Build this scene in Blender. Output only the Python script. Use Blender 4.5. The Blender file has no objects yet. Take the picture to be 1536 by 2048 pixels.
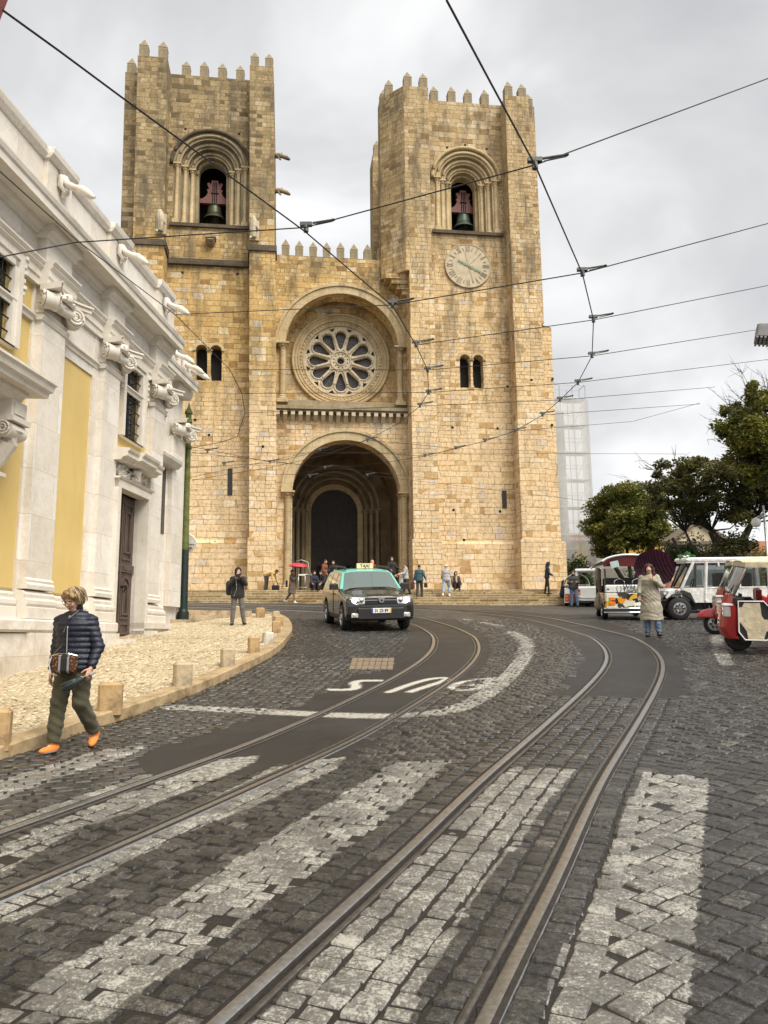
import bpy, math, random
import numpy as np
from mathutils import Vector, Matrix
from mathutils.geometry import tessellate_polygon
R=math.radians
random.seed(7); rng=np.random.default_rng(7)
SC=bpy.context.scene; COL=SC.collection
# ---------------------------------------------------------------- camera
F=1540.; TH=R(9.25); RO=0.010
EYE=np.array([0,0,1.6])
cd=bpy.data.cameras.new('camera'); cam=bpy.data.objects.new('camera',cd); COL.objects.link(cam)
cd.sensor_fit='VERTICAL'; cd.sensor_height=36; cd.sensor_width=27; cd.lens=36*F/2048
cd.clip_start=0.1; cd.clip_end=2000
cam.matrix_world=Matrix.Translation((0,0,1.6))@Matrix.Rotation(R(90)+TH,4,'X')@Matrix.Rotation(-RO,4,'Z')
SC.camera=cam
# ---------------------------------------------------------------- world: overcast sky
SUN_EL,SUN_AZ=R(52),R(140)      # azimuth measured clockwise from +Y: light from behind and to the right
W=bpy.data.worlds.new('World'); SC.world=W; W.use_nodes=True
wt=W.node_tree; wt.nodes.clear()
def wn(t,**k):
    n=wt.nodes.new(t)
    for a,b in k.items(): setattr(n,a,b)
    return n
wo=wn('ShaderNodeOutputWorld')
sky=wn('ShaderNodeTexSky'); sky.sky_type='NISHITA'; sky.sun_disc=False
sky.sun_elevation=SUN_EL; sky.sun_rotation=SUN_AZ
bg1=wn('ShaderNodeBackground'); bg1.inputs[1].default_value=0.06
wt.links.new(sky.outputs[0],bg1.inputs[0])
tc=wn('ShaderNodeTexCoord'); mp=wn('ShaderNodeMapping'); mp.inputs['Scale'].default_value=(1.5,1.5,2.3); mp.inputs['Location'].default_value=(2.4,1.7,0.9)
wt.links.new(tc.outputs['Generated'],mp.inputs['Vector'])
n1=wn('ShaderNodeTexNoise'); n1.inputs['Scale'].default_value=1.5; n1.inputs['Detail'].default_value=5; n1.inputs['Roughness'].default_value=.5; n1.inputs['Distortion'].default_value=.35
wt.links.new(mp.outputs[0],n1.inputs['Vector'])
cr=wn('ShaderNodeValToRGB'); e=cr.color_ramp.elements
e[0].position=.36; e[0].color=(.405,.405,.413,1); e[1].position=.66; e[1].color=(.72,.72,.718,1)
m=e.new(.50); m.color=(.50,.50,.505,1)
wt.links.new(n1.outputs['Fac'],cr.inputs[0])
bg2=wn('ShaderNodeBackground'); bg2.inputs[1].default_value=0.47
wt.links.new(cr.outputs[0],bg2.inputs[0])
mx=wn('ShaderNodeMixShader'); mx.inputs[0].default_value=.96
wt.links.new(bg1.outputs[0],mx.inputs[1]); wt.links.new(bg2.outputs[0],mx.inputs[2]); wt.links.new(mx.outputs[0],wo.inputs[0])
# ---------------------------------------------------------------- sun behind the cloud
sl=bpy.data.lights.new('sun','SUN'); sl.energy=1.5; sl.angle=R(40); sl.color=(1,.93,.82)
so=bpy.data.objects.new('sun',sl); COL.objects.link(so); so.location=(20,-20,60)
sd=Vector((math.sin(SUN_AZ)*math.cos(SUN_EL),math.cos(SUN_AZ)*math.cos(SUN_EL),math.sin(SUN_EL)))
so.rotation_euler=sd.to_track_quat('Z','Y').to_euler()
vs=SC.view_settings; vs.view_transform='Standard'; vs.look='None'; vs.gamma=1; vs.exposure=1.70
SC.cycles.max_bounces=6; SC.cycles.diffuse_bounces=3; SC.cycles.glossy_bounces=3; SC.cycles.transparent_max_bounces=16
SC.cycles.use_denoising=True
# ---------------------------------------------------------------- ground height and pixel rays
GY=[-400,-5,0,4,8,12,15,17.5,20,23,25,30,38,44,60,120,300,900]
GZ=[-1.8,-1.8,-1.6,-1.40,-1.10,-.68,-.32,-.03,.14,.40,.60,1.0,1.6,1.9,2.5,4.5,8,8]
_yy=np.linspace(-400,900,26001); _zz=np.interp(_yy,GY,GZ)+1.6
_k=np.ones(31)/31; _zs=np.convolve(np.pad(_zz,15,mode='edge'),_k,mode='valid')
def gz(x,y):
    x=np.asarray(x,float); y=np.asarray(y,float)
    s=np.clip((y-10)/25,0,1)*np.clip((140-np.abs(x))/80,0,1)
    return np.interp(y,_yy,_zs)-.02*np.clip(x,-30,30)*s
def ray(px,py):
    a=(px-768)/F; b=-(py-1024)/F
    c,s=math.cos(RO),math.sin(RO); a,b=a*c+b*s,-a*s+b*c
    return np.array([a,math.cos(TH)-math.sin(TH)*b,math.sin(TH)+math.cos(TH)*b])
def gnd(px,py,off=0.):
    """the point of the ground (raised by off) seen at a pixel of the photograph"""
    r=ray(px,py); ys=np.linspace(1.2,110,40000)
    w=EYE[2]+r[2]*ys/r[1]-gz(r[0]*ys/r[1],ys)-off<0
    i=np.argmax(w) if w.any() else len(ys)-1
    y=ys[i]; x=r[0]*y/r[1]; return np.array([x,y,float(gz(x,y))+off])
def wirept(px,py,h):
    """the point of the surface h metres above the street seen at a pixel"""
    r=ray(px,py); ys=np.linspace(1.0,80,40000)
    w=EYE[2]+r[2]*ys/r[1]-gz(r[0]*ys/r[1],ys)-h>0
    i=np.argmax(w) if w.any() else len(ys)-1
    y=ys[i]; return (r[0]*y/r[1],y,EYE[2]+r[2]*y/r[1])
def atd(px,py,y):
    r=ray(px,py); return np.array([r[0]*y/r[1],y,1.6+r[2]*y/r[1]])
# ---------------------------------------------------------------- mesh helpers
class MB:
    def __init__(s): s.v=[]; s.f=[]; s.m=[]; s.mi=0
    def add(s,vs,fs,mi=None):
        b=len(s.v); s.v+= [tuple(map(float,p)) for p in vs]; s.f+=[[i+b for i in f] for f in fs]
        s.m+=[s.mi if mi is None else mi]*len(fs); return s
    def box(s,x0,x1,y0,y1,z0,z1,mi=None):
        x0,x1=min(x0,x1),max(x0,x1); y0,y1=min(y0,y1),max(y0,y1); z0,z1=min(z0,z1),max(z0,z1)
        return s.add([(x0,y0,z0),(x1,y0,z0),(x1,y1,z0),(x0,y1,z0),(x0,y0,z1),(x1,y0,z1),(x1,y1,z1),(x0,y1,z1)],
          [[0,3,2,1],[4,5,6,7],[0,1,5,4],[1,2,6,5],[2,3,7,6],[3,0,4,7]],mi)
    def rbox(s,c,h,M,b=0.,mi=None):
        """box with half sizes h, bevelled vertical look by b, placed by matrix M"""
        x,y,z=h; pts=[]
        o=[(x-b,y),(x,y-b),(x,-y+b),(x-b,-y),(-x+b,-y),(-x,-y+b),(-x,y-b),(-x+b,y)] if b>0 else [(x,y),(x,-y),(-x,-y),(-x,y)]
        k=len(o); i2=[(max(abs(p)-b,0)*(1 if p>0 else -1),max(abs(q)-b,0)*(1 if q>0 else -1)) for p,q in o]
        for (p,q) in o: pts.append((p,q,-z))
        for (p,q) in o: pts.append((p,q,z-b))
        fs=[[i,i+k,(i+1)%k+k,(i+1)%k] for i in range(k)]
        if b>0:
            for (p,q) in o: pts.append((p*(x-b)/x,q*(y-b)/y,z))
            fs+=[[i+k,i+2*k,(i+1)%k+2*k,(i+1)%k+k] for i in range(k)]; fs.append([2*k+i for i in range(k)][::-1])
        else: fs.append([k+i for i in range(k)][::-1])
        fs.append(list(range(k)))
        return s.add([M@Vector((p[0]+c[0],p[1]+c[1],p[2]+c[2])) for p in pts],fs,mi)
    def tube(s,path,r,n=8,caps=True,mi=None):
        path=[Vector(p) for p in path]; rs=r if hasattr(r,'__len__') else [r]*len(path)
        vs=[];fs=[]
        for i,p in enumerate(path):
            d=(path[min(i+1,len(path)-1)]-path[max(i-1,0)])
            if d.length<1e-9: d=Vector((0,0,1))
            d.normalize(); up=Vector((0,0,1)) if abs(d.z)<.95 else Vector((1,0,0))
            a=d.cross(up).normalized(); b=d.cross(a)
            for k in range(n):
                t=2*math.pi*k/n; vs.append(p+(a*math.cos(t)+b*math.sin(t))*rs[i])
        for i in range(len(path)-1):
            for k in range(n):
                q=(k+1)%n; fs.append([i*n+k,i*n+q,(i+1)*n+q,(i+1)*n+k])
        if caps: fs.append(list(range(n))[::-1]); fs.append([(len(path)-1)*n+k for k in range(n)])
        return s.add(vs,fs,mi)
    def lathe(s,c,prof,n=16,axis='z',mi=None,a0=0,a1=2*math.pi):
        vs=[];fs=[]; full=abs(a1-a0-2*math.pi)<1e-6; m=n if full else n+1
        for (r,h) in prof:
            for k in range(m):
                t=a0+(a1-a0)*k/n; x,y=r*math.cos(t),r*math.sin(t)
                p={'z':(x,y,h),'y':(x,h,y),'x':(h,x,y)}[axis]
                vs.append((p[0]+c[0],p[1]+c[1],p[2]+c[2]))
        for i in range(len(prof)-1):
            for k in range(n):
                q=(k+1)%m; fs.append([i*m+k,i*m+q,(i+1)*m+q,(i+1)*m+k])
        return s.add(vs,fs,mi)
    def prism(s,poly,d,f,mi=None):
        """closed polygon (2-D) extruded between depths d[0] and d[1]; f maps (a,b,depth) to a point"""
        n=len(poly); vs=[f(a,b,d[0]) for a,b in poly]+[f(a,b,d[1]) for a,b in poly]
        t=tessellate_polygon([[Vector((a,b,0)) for a,b in poly]])
        fs=[list(q) for q in t]+[[i+n for i in q][::-1] for q in t]+[[i,(i+1)%n,(i+1)%n+n,i+n] for i in range(n)]
        return s.add(vs,fs,mi)
    def plate(s,outer,holes,d,f,mi=None,back=True):
        loops=[outer]+holes; flat=[p for l in loops for p in l]; n=len(flat)
        t=tessellate_polygon([[Vector((a,b,0)) for a,b in l] for l in loops])
        vs=[f(a,b,d[0]) for a,b in flat]+[f(a,b,d[1]) for a,b in flat]
        fs=[list(q) for q in t]
        if back: fs+=[[i+n for i in q][::-1] for q in t]
        b=0
        for l in loops:
            k=len(l); fs+=[[b+i,b+(i+1)%k,b+(i+1)%k+n,b+i+n] for i in range(k)]; b+=k
        return s.add(vs,fs,mi)
    def build(s,name,mats,parent=None,smooth=False,fix=True,uv=True):
        me=bpy.data.meshes.new(name); me.from_pydata(s.v,[],s.f)
        if not isinstance(mats,(list,tuple)): mats=[mats]
        for q in mats: me.materials.append(q)
        if len(mats)>1: me.polygons.foreach_set('material_index',s.m)
        if fix:
            import bmesh
            bm=bmesh.new(); bm.from_mesh(me); bmesh.ops.recalc_face_normals(bm,faces=bm.faces); bm.to_mesh(me); bm.free()
        if uv: boxuv(me)
        o=bpy.data.objects.new(name,me); COL.objects.link(o)
        if parent: o.parent=parent
        if smooth: shade(o,smooth)
        return o
def shade(o,ang=True):
    me=o.data
    me.polygons.foreach_set('use_smooth',[True]*len(me.polygons))
    if ang is not True:
        try: me.set_sharp_from_angle(angle=R(ang))
        except Exception: pass
def boxuv(me):
    nl=len(me.loops)
    if nl==0: return
    co=np.empty(len(me.vertices)*3); me.vertices.foreach_get('co',co); co=co.reshape(-1,3)
    li=np.empty(nl,int); me.loops.foreach_get('vertex_index',li)
    nr=np.empty(len(me.polygons)*3); me.polygons.foreach_get('normal',nr); nr=nr.reshape(-1,3)
    lt=np.empty(len(me.polygons),int); me.polygons.foreach_get('loop_total',lt)
    a=np.abs(np.repeat(nr,lt,axis=0)); p=co[li]; ax=np.argmax(a,axis=1)
    uv=np.empty((nl,2))
    uv[:,0]=np.where(ax==0,p[:,1]+.37,p[:,0]); uv[:,1]=np.where(ax==2,p[:,1],p[:,2])
    l=me.uv_layers.new(name='UVMap'); l.data.foreach_set('uv',uv.ravel())
def npmesh(name,V,Fq,mats,parent=None,smooth=False,mi=None,attr=None,uv=False):
    """mesh from numpy arrays of vertices and quads"""
    me=bpy.data.meshes.new(name); V=np.asarray(V,np.float32); Fq=np.asarray(Fq,np.int32); k=Fq.shape[1]
    me.vertices.add(len(V)); me.vertices.foreach_set('co',V.ravel())
    me.loops.add(Fq.size); me.loops.foreach_set('vertex_index',Fq.ravel())
    me.polygons.add(len(Fq)); me.polygons.foreach_set('loop_start',np.arange(0,Fq.size,k,dtype=np.int32))
    me.polygons.foreach_set('loop_total',np.full(len(Fq),k,np.int32))
    if not isinstance(mats,(list,tuple)): mats=[mats]
    for q in mats: me.materials.append(q)
    if mi is not None: me.polygons.foreach_set('material_index',np.asarray(mi,np.int32))
    if smooth: me.polygons.foreach_set('use_smooth',np.ones(len(Fq),bool))
    me.update(calc_edges=True); me.validate()
    if attr is not None:
        a=me.attributes.new('fx','FLOAT_COLOR','POINT'); a.data.foreach_set('color',np.asarray(attr,np.float32).ravel())
    if uv: boxuv(me)
    o=bpy.data.objects.new(name,me); COL.objects.link(o)
    if parent: o.parent=parent
    return o
def empty(name,loc=(0,0,0),rz=0.,label=None,cat=None,group=None):
    o=bpy.data.objects.new(name,None); COL.objects.link(o); o.location=[float(q) for q in loc]; o.rotation_euler=(0,0,rz); o.empty_display_size=.3
    return tag(o,label,cat,group)
def tag(o,label=None,cat=None,group=None,kind=None):
    if label: o['label']=label
    if cat: o['category']=cat
    if group: o['group']=group
    if kind: o['kind']=kind
    return o
def arch(c,r,z0,zs,n=20,sy=1.):
    """outline of a round-headed opening: centre c, half width r, sill z0, springing zs"""
    p=[(c-r,z0),(c+r,z0)]
    for i in range(n+1):
        t=math.pi*i/n; p.append((c+r*math.cos(t),zs+r*sy*math.sin(t)))
    return p
def circ(c,z,r,n=40): return [(c+r*math.cos(2*math.pi*i/n),z+r*math.sin(2*math.pi*i/n)) for i in range(n)]
def inpoly(P,poly):
    """P (n,2) inside polygon?"""
    P=np.asarray(P); x,y=P[:,0],P[:,1]; r=np.zeros(len(P),bool); n=len(poly); j=n-1
    for i in range(n):
        xi,yi=poly[i][:2]; xj,yj=poly[j][:2]
        c=((yi>y)!=(yj>y))&(x<(xj-xi)*(y-yi)/((yj-yi) if yj!=yi else 1e-12)+xi); r^=c; j=i
    return r
def smooth_path(pts,step=.12):
    """Catmull-Rom through 2-D points resampled at equal steps"""
    P=np.array(pts,float); P=np.vstack([2*P[0]-P[1],P,2*P[-1]-P[-2]]); out=[]
    for i in range(1,len(P)-2):
        for t in np.linspace(0,1,24,endpoint=False):
            a,b,c,d=P[i-1:i+3]
            out.append(.5*((2*b)+(-a+c)*t+(2*a-5*b+4*c-d)*t*t+(-a+3*b-3*c+d)*t**3))
    out=np.array(out+[P[-2]]); k=np.ones(41)/41
    d=np.r_[0,np.cumsum(np.linalg.norm(np.diff(out,axis=0),axis=1))]
    s=np.arange(0,d[-1],step); q=np.c_[np.interp(s,d,out[:,0]),np.interp(s,d,out[:,1])]
    w=min(21,(len(q)//4)*2+1)
    if w>2:
        pad=np.vstack([2*q[0]-q[w//2:0:-1],q,2*q[-1]-q[-2:-w//2-1:-1]]); kk=np.ones(w)/w
        q=np.c_[np.convolve(pad[:,0],kk,'valid'),np.convolve(pad[:,1],kk,'valid')]
    return q
# ---------------------------------------------------------------- materials
class NT:
    def __init__(s,name):
        s.m=bpy.data.materials.new(name); s.m.use_nodes=True; s.t=s.m.node_tree; s.t.nodes.clear()
        s.out=s.t.nodes.new('ShaderNodeOutputMaterial'); s.b=s.t.nodes.new('ShaderNodeBsdfPrincipled')
        s.t.links.new(s.b.outputs[0],s.out.inputs[0])
    def n(s,typ,ins=None,out=0,**k):
        q=s.t.nodes.new('ShaderNode'+typ)
        for a,b in k.items(): setattr(q,a,b)
        for a,b in (ins or {}).items(): s.set(q.inputs[a],b)
        q_=q.outputs[out]; return q_
    def set(s,inp,v):
        if isinstance(v,bpy.types.NodeSocket): s.t.links.new(v,inp)
        elif hasattr(v,'__len__') and len(v)==3 and inp.type=='RGBA': inp.default_value=(*v,1)
        else: inp.default_value=v
    def p(s,**k):
        for a,b in k.items(): s.set(s.b.inputs[a.replace('_',' ')],b)
        return s
    def noise(s,scale,vec=None,detail=4,rough=.55,dist=0.,out='Fac'):
        i={'Scale':scale,'Detail':detail,'Roughness':rough,'Distortion':dist}
        if vec is not None: i['Vector']=vec
        q=s.t.nodes.new('ShaderNodeTexNoise')
        for a,b in i.items(): s.set(q.inputs[a],b)
        return q.outputs[out]
    def coord(s,kind='Object'): return s.n('TexCoord',out=kind)
    def uv(s): return s.n('TexCoord',out='UV')
    def ramp(s,fac,stops,const=False):
        q=s.t.nodes.new('ShaderNodeValToRGB'); s.t.links.new(fac,q.inputs[0]); c=q.color_ramp
        if const: c.interpolation='CONSTANT'
        while len(c.elements)<len(stops): c.elements.new(.5)
        for e,(p,col) in zip(c.elements,stops):
            e.position=p; e.color=(*col,1) if hasattr(col,'__len__') else (col,col,col,1)
        return q.outputs[0]
    def mix(s,f,a,b,mode='MIX'):
        q=s.t.nodes.new('ShaderNodeMix'); q.data_type='RGBA'; q.blend_type=mode; q.clamp_factor=True
        s.set(q.inputs[0],f); s.set(q.inputs[6],a); s.set(q.inputs[7],b); return q.outputs[2]
    def math(s,op,a,b=0.,c=0.):
        q=s.t.nodes.new('ShaderNodeMath'); q.operation=op; s.set(q.inputs[0],a); s.set(q.inputs[1],b); s.set(q.inputs[2],c); return q.outputs[0]
    def bump(s,h,strength=.5,dist=.01):
        s.set(s.b.inputs['Normal'],s.n('Bump',{'Height':h,'Strength':strength,'Distance':dist})); return s
    def mapping(s,v,scale=(1,1,1),loc=(0,0,0),rot=(0,0,0)): return s.n('Mapping',{'Vector':v,'Scale':scale,'Location':loc,'Rotation':rot})
    def vadd(s,a,b):
        q=s.t.nodes.new('ShaderNodeVectorMath'); q.operation='ADD'; s.set(q.inputs[0],a); s.set(q.inputs[1],b); return q.outputs[0]
    def xyz(s,v):
        q=s.t.nodes.new('ShaderNodeSeparateXYZ'); s.t.links.new(v,q.inputs[0]); return q.outputs
    def comb(s,x,y,z=0.):
        q=s.t.nodes.new('ShaderNodeCombineXYZ'); s.set(q.inputs[0],x); s.set(q.inputs[1],y); s.set(q.inputs[2],z); return q.outputs[0]
def plain(name,col,rough=.6,metal=0.,var=.12,scale=6.,bump=0.,spec=.5,coat=0.):
    t=NT(name); c=t.coord()
    n=t.noise(scale,c,5,.6)
    a=tuple(max(0,q*(1-var)) for q in col); b=tuple(min(1,q*(1+var)) for q in col)
    t.p(Base_Color=t.ramp(n,[(.3,a),(.7,b)]),Roughness=rough,Metallic=metal,Specular_IOR_Level=spec,Coat_Weight=coat,Coat_Roughness=.05)
    if bump: t.bump(t.noise(scale*8,c,4),bump,.01)
    return t.m
MATS={}
def cloth(name,col,rough=.85,sc=60.):
    if name in MATS: return MATS[name]
    t=NT(name); c=t.coord(); n=t.noise(7,c,5,.6)
    t.p(Base_Color=t.ramp(n,[(.3,tuple(q*.75 for q in col)),(.7,tuple(min(1,q*1.2) for q in col))]),Roughness=rough,Sheen_Weight=.15)
    t.bump(t.math('ADD',t.noise(9,c,4),t.math('MULTIPLY',t.noise(sc,c,2),.15)),.5,.03)
    MATS[name]=t.m; return t.m
# ================================================================ ROAD
def G2(px,py,off=0.): return gnd(px,py,off)[:2]
PB=smooth_path([(-1.1,0.4),(-.62,1.9),(-.16,3.2),(.36,4.4),(1.24,6.6),(2.0,8.3),(2.93,10.3),(3.85,12.4),(4.36,13.7),(4.77,15.2),(5.09,17.3),(5.28,20.5),(5.12,23.6),(4.5,27),(3.1,30.4),(1.0,33.2),(-2.5,35),(-7,36.2),(-16,37.5)])
PA=smooth_path([(-4.4,.8),(-3.55,2.6),(-2.9,3.85),(-2.19,5.32),(-1.5,6.9),(-.58,9.0),(0.1,10.87),(.92,13.35),(1.33,15.1),(1.53,16.87),(1.57,19.6),(1.32,22.4),(.72,25),(-.4,27.6),(-2.4,29.8),(-5.5,31.8),(-10,33.5),(-18,35)])
def lateral(P,path):
    """signed distance to a path (+ right) and the arc position"""
    P=np.asarray(P); best=np.full(len(P),1e9); sg=np.zeros(len(P)); ar=np.zeros(len(P))
    T=np.gradient(path,axis=0); T/=np.linalg.norm(T,axis=1)[:,None]
    for i0 in range(0,len(P),4000):
        q=P[i0:i0+4000]; d=((q[:,None,:]-path[None])**2).sum(2); j=d.argmin(1); v=q-path[j]
        sg[i0:i0+4000]=v[:,0]*T[j,1]-v[:,1]*T[j,0]; best[i0:i0+4000]=np.sqrt(d[np.arange(len(q)),j]); ar[i0:i0+4000]=j*.12
    return np.where(best>np.abs(sg)+.3,np.sign(sg)*best,sg),ar
KERB=[(-140,1568),(-60,1541),(1,1520),(90,1492),(185,1456),(262,1434),(317,1412),(388,1388),(453,1358),(522,1325),(563,1298),(582,1273),(584,1257),(576,1244),(560,1236),(536,1231)]
KP=smooth_path([G2(*p) for p in KERB],.06)
WA=np.array([-6.1,12.4]); WY=R(4.9); WE=np.array([math.sin(WY),math.cos(WY)]); WN=np.array([math.cos(WY),-math.sin(WY)])
def wallp(s,n): return WA+WE*s+WN*n
_T=np.gradient(KP,axis=0); _T/=np.linalg.norm(_T,axis=1)[:,None]
KN=np.c_[-_T[:,1],_T[:,0]]                       # towards the pavement
SW=[tuple(p) for p in KP+KN*.26]+[tuple(G2(372,1246,.13)),tuple(wallp(10.4,-.85)),tuple(wallp(-12,-.05))]
ROADEDGE=[tuple(p) for p in KP]+[tuple(wallp(11,-.4)),tuple(wallp(-16,.0))]
PX=lambda *q: [tuple(G2(*p)) for p in q]
ASPH=[PX((272,1512),(340,1490),(455,1452),(560,1422),(600,1409),(662,1378),(722,1347),(772,1341),(800,1305),(819,1265),(812,1240),(900,1238),(936,1252),(965,1268),(987,1300),(975,1325),(940,1352),(868,1392),(800,1430),(745,1468),(712,1516),(560,1528),(440,1560),(300,1562)),
      PX((1090,1389),(1131,1378),(1168,1315),(1147,1284),(1105,1263),(1053,1245),(965,1229),(905,1218),(1000,1221),(1110,1229),(1225,1248),(1303,1274),(1350,1300),(1371,1352),(1366,1398))]
PAINT=[PX((0,1690),(320,1557),(440,1518),(520,1510),(500,1528),(310,1608),(150,1662),(0,1748)),
 PX((-30,1568),(200,1500),(290,1493),(270,1508),(120,1555),(-30,1612)),
 PX((0,1645),(290,1548),(310,1553),(0,1668)),
 PX((-60,1830),(0,1800),(150,1745),(325,1650),(545,1535),(690,1513),(675,1537),(500,1617),(350,1674),(200,1757),(100,1812),(0,1852),(-60,1880)),
 PX((790,1525),(905,1520),(860,1560),(770,1640),(640,1735),(520,1818),(400,1908),(260,1998),(190,2048),(-20,2048),(50,1975),(200,1890),(410,1760),(600,1640)),
 PX((1005,1535),(1150,1537),(1085,1620),(1010,1720),(940,1815),(870,1930),(800,2060),(500,2060),(600,1950),(690,1850),(800,1750),(900,1650)),
 PX((1288,1545),(1418,1557),(1405,1700),(1390,1850),(1372,2060),(1080,2060),(1108,1940),(1168,1820),(1208,1730),(1248,1625)),
 PX((1415,1245),(1440,1245),(1447,1290),(1470,1330),(1440,1330),(1424,1300))]
LINES=[([(345,1414),(480,1421),(600,1426),(740,1432),(870,1428),(935,1410),(985,1378),(1025,1345),(1048,1312),(1054,1290),(1044,1275),(1022,1264)],.15),([(1004,1252),(965,1245)],.12),([(938,1240),(888,1233)],.12),
 ([(761,1361),(730,1358),(699,1362),(707,1370),(725,1374),(712,1381),(683,1382),(664,1379)],.085),
 ([(777,1384),(845,1360),(892,1352),(912,1354),(876,1365),(818,1384)],.07),
 ([(983,1356),(949,1382),(897,1381),(907,1368),(933,1360),(983,1356)],.07),([(925,1371),(966,1369)],.06),
 ([(215,1210),(250,1207),(280,1209)],.1),([(400,1210),(440,1212),(465,1210)],.12),([(420,1206),(450,1207)],.12)]
LINES=[(smooth_path([G2(*p) for p in q],.05) if len(q)>3 else np.array([G2(*p)*(1-t)+G2(*q[-1])*t for p in q[:1] for t in np.linspace(0,1,20)]),w) for q,w in LINES]
def paintmask(P,soft=.02):
    m=np.zeros(len(P))
    for q in PAINT: m[inpoly(P,q)]=1
    for q,w in LINES:
        lo,hi=q.min(0)-w-.1,q.max(0)+w+.1; k=np.where(((P>lo)&(P<hi)).all(1))[0]
        for i0 in range(0,len(k),4000):
            kk=k[i0:i0+4000]; d=np.sqrt(((P[kk][:,None]-q[None])**2).sum(2)).min(1)
            m[kk]=np.maximum(m[kk],np.clip((w-d)/soft+.5,0,1)*(1.2 if w<.11 else 1.06))
    return m
# --- materials
def mat_setts():
    t=NT('sett_stone'); c=t.coord(); a=t.n('Attribute',attribute_name='fx',out='Color'); s=t.n('SeparateColor',{'Color':a},out=0); g=t.n('SeparateColor',{'Color':a},out=1)
    n1=t.noise(30,c,6,.7); n2=t.noise(110,c,5,.75); n3=t.noise(.55,c,3)
    base=t.ramp(s,[(0,(.022,.0215,.021)),(.5,(.042,.041,.039)),(.8,(.066,.064,.060)),(1,(.105,.10,.092))])
    base=t.mix(.85,base,t.ramp(n1,[(.38,(.30,.30,.31)),(.5,(.85,.84,.82)),(.64,(1.9,1.86,1.76))]),'MULTIPLY')
    base=t.mix(.75,base,t.ramp(n2,[(.40,(.35,.35,.35)),(.52,(.9,.9,.9)),(.63,(2.6,2.52,2.4))]),'MULTIPLY')
    w=t.noise(3.2,c,6,.7); w2=t.noise(34,c,5,.7); w3=t.noise(75,c,5,.75)
    wear=t.math('ADD',t.math('ADD',t.math('MULTIPLY',w,.45),t.math('MULTIPLY',w2,.50)),t.math('MULTIPLY',w3,.70))
    wear=t.math('ADD',t.math('ADD',wear,t.math('MULTIPLY',s,.09)),t.math('MULTIPLY',t.math('MAXIMUM',t.math('SUBTRACT',g,1.),0.),.5))
    gs=t.ramp(g,[(.38,0.),(.60,1.)]); pm=t.math('MULTIPLY',gs,t.ramp(wear,[(.875,0.),(.955,.85)]))
    pf=t.math('MULTIPLY',gs,t.ramp(wear,[(.68,.2),(.82,.88)]))
    col=t.mix(pf,base,(.15,.144,.131)); col=t.mix(pm,col,t.mix(n1,(.27,.26,.23),(.56,.55,.49)))
    rough=t.ramp(t.math('ADD',t.math('MULTIPLY',n1,.55),t.math('MULTIPLY',n3,.45)),[(.36,.20),(.64,.48)])
    t.p(Base_Color=col,Roughness=t.mix(pm,rough,(.5,.5,.5)),Specular_IOR_Level=.5)
    t.bump(t.math('ADD',t.math('ADD',n1,t.math('MULTIPLY',n2,.5)),t.math('MULTIPLY',pm,.15)),.4,.010); return t.m
M_SETT=mat_setts()
def mat_road():
    t=NT('road_bed'); c=t.coord(); y=t.xyz(c)[1]
    br=t.n('TexBrick',{'Vector':t.mapping(t.vadd(c,t.mix(.5,(0,0,0),t.noise(1.5,c,2,out='Color'),'MIX')),(1,1,1),rot=(0,0,R(14))),'Color1':(0,0,0),'Color2':(1,1,1),'Mortar':(0,0,0),'Scale':1.,'Mortar Size':.014,'Mortar Smooth':.3,'Brick Width':.15,'Row Height':.13})
    brf=t.t.nodes[-1].outputs['Fac'] if False else None
    bn=[q for q in t.t.nodes if q.type=='TEX_BRICK'][0]; fac=bn.outputs['Fac']
    col=t.ramp(br,[(0,(.042,.040,.036)),(.6,(.072,.067,.058)),(1,(.12,.11,.095))])
    col=t.mix(t.ramp(t.noise(.35,c,4),[(.35,0.),(.65,.55)]),col,(.05,.047,.043)); col=t.mix(fac,col,(.014,.013,.011))
    near=t.ramp(t.math('DIVIDE',y,60.),[(.36,1.),(.40,0.)])
    col=t.mix(near,col,t.ramp(t.noise(60,c,4),[(.3,(.008,.006,.0045)),(.7,(.020,.0155,.011))]))
    t.p(Base_Color=col,Roughness=t.ramp(t.noise(2,c,4),[(.3,.4),(.7,.7)])); t.bump(t.math('SUBTRACT',t.noise(40,c,3),fac),.5,.02); return t.m
M_ROAD=mat_road()
def mat_asph():
    t=NT('wet_asphalt'); c=t.coord(); g=t.n('SeparateColor',{'Color':t.n('Attribute',attribute_name='fx',out='Color')},out=1)
    n=t.noise(1.1,c,5,.6); f=t.noise(260,c,3,.7); k=t.noise(24,c,5,.7)
    col=t.ramp(n,[(.3,(.017,.0165,.016)),(.7,(.036,.034,.032))]); col=t.mix(.8,col,t.ramp(f,[(.3,(.35,.35,.35)),(.7,(1.7,1.7,1.7))]),'MULTIPLY')
    pm=t.math('MULTIPLY',g,t.ramp(t.math('ADD',t.math('ADD',t.math('MULTIPLY',k,.7),t.math('MULTIPLY',f,.3)),t.math('MULTIPLY',t.math('MAXIMUM',t.math('SUBTRACT',g,1.),0.),.8)),[(.43,.12),(.58,.80)]))
    d_=t.noise(.7,c,7,.75,1.2); col=t.mix(t.ramp(d_,[(.52,0.),(.72,.55)]),col,(.06,.053,.043)); col=t.mix(t.ramp(t.noise(4.5,c,6,.75),[(.55,0.),(.70,.6)]),col,(.016,.015,.014)); col=t.mix(pm,col,(.52,.50,.44)); t.p(Base_Color=col,Roughness=t.ramp(n,[(.3,.42),(.7,.62)]),Specular_IOR_Level=.28); t.bump(f,.45,.006); return t.m
M_ASPH=mat_asph()
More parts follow.
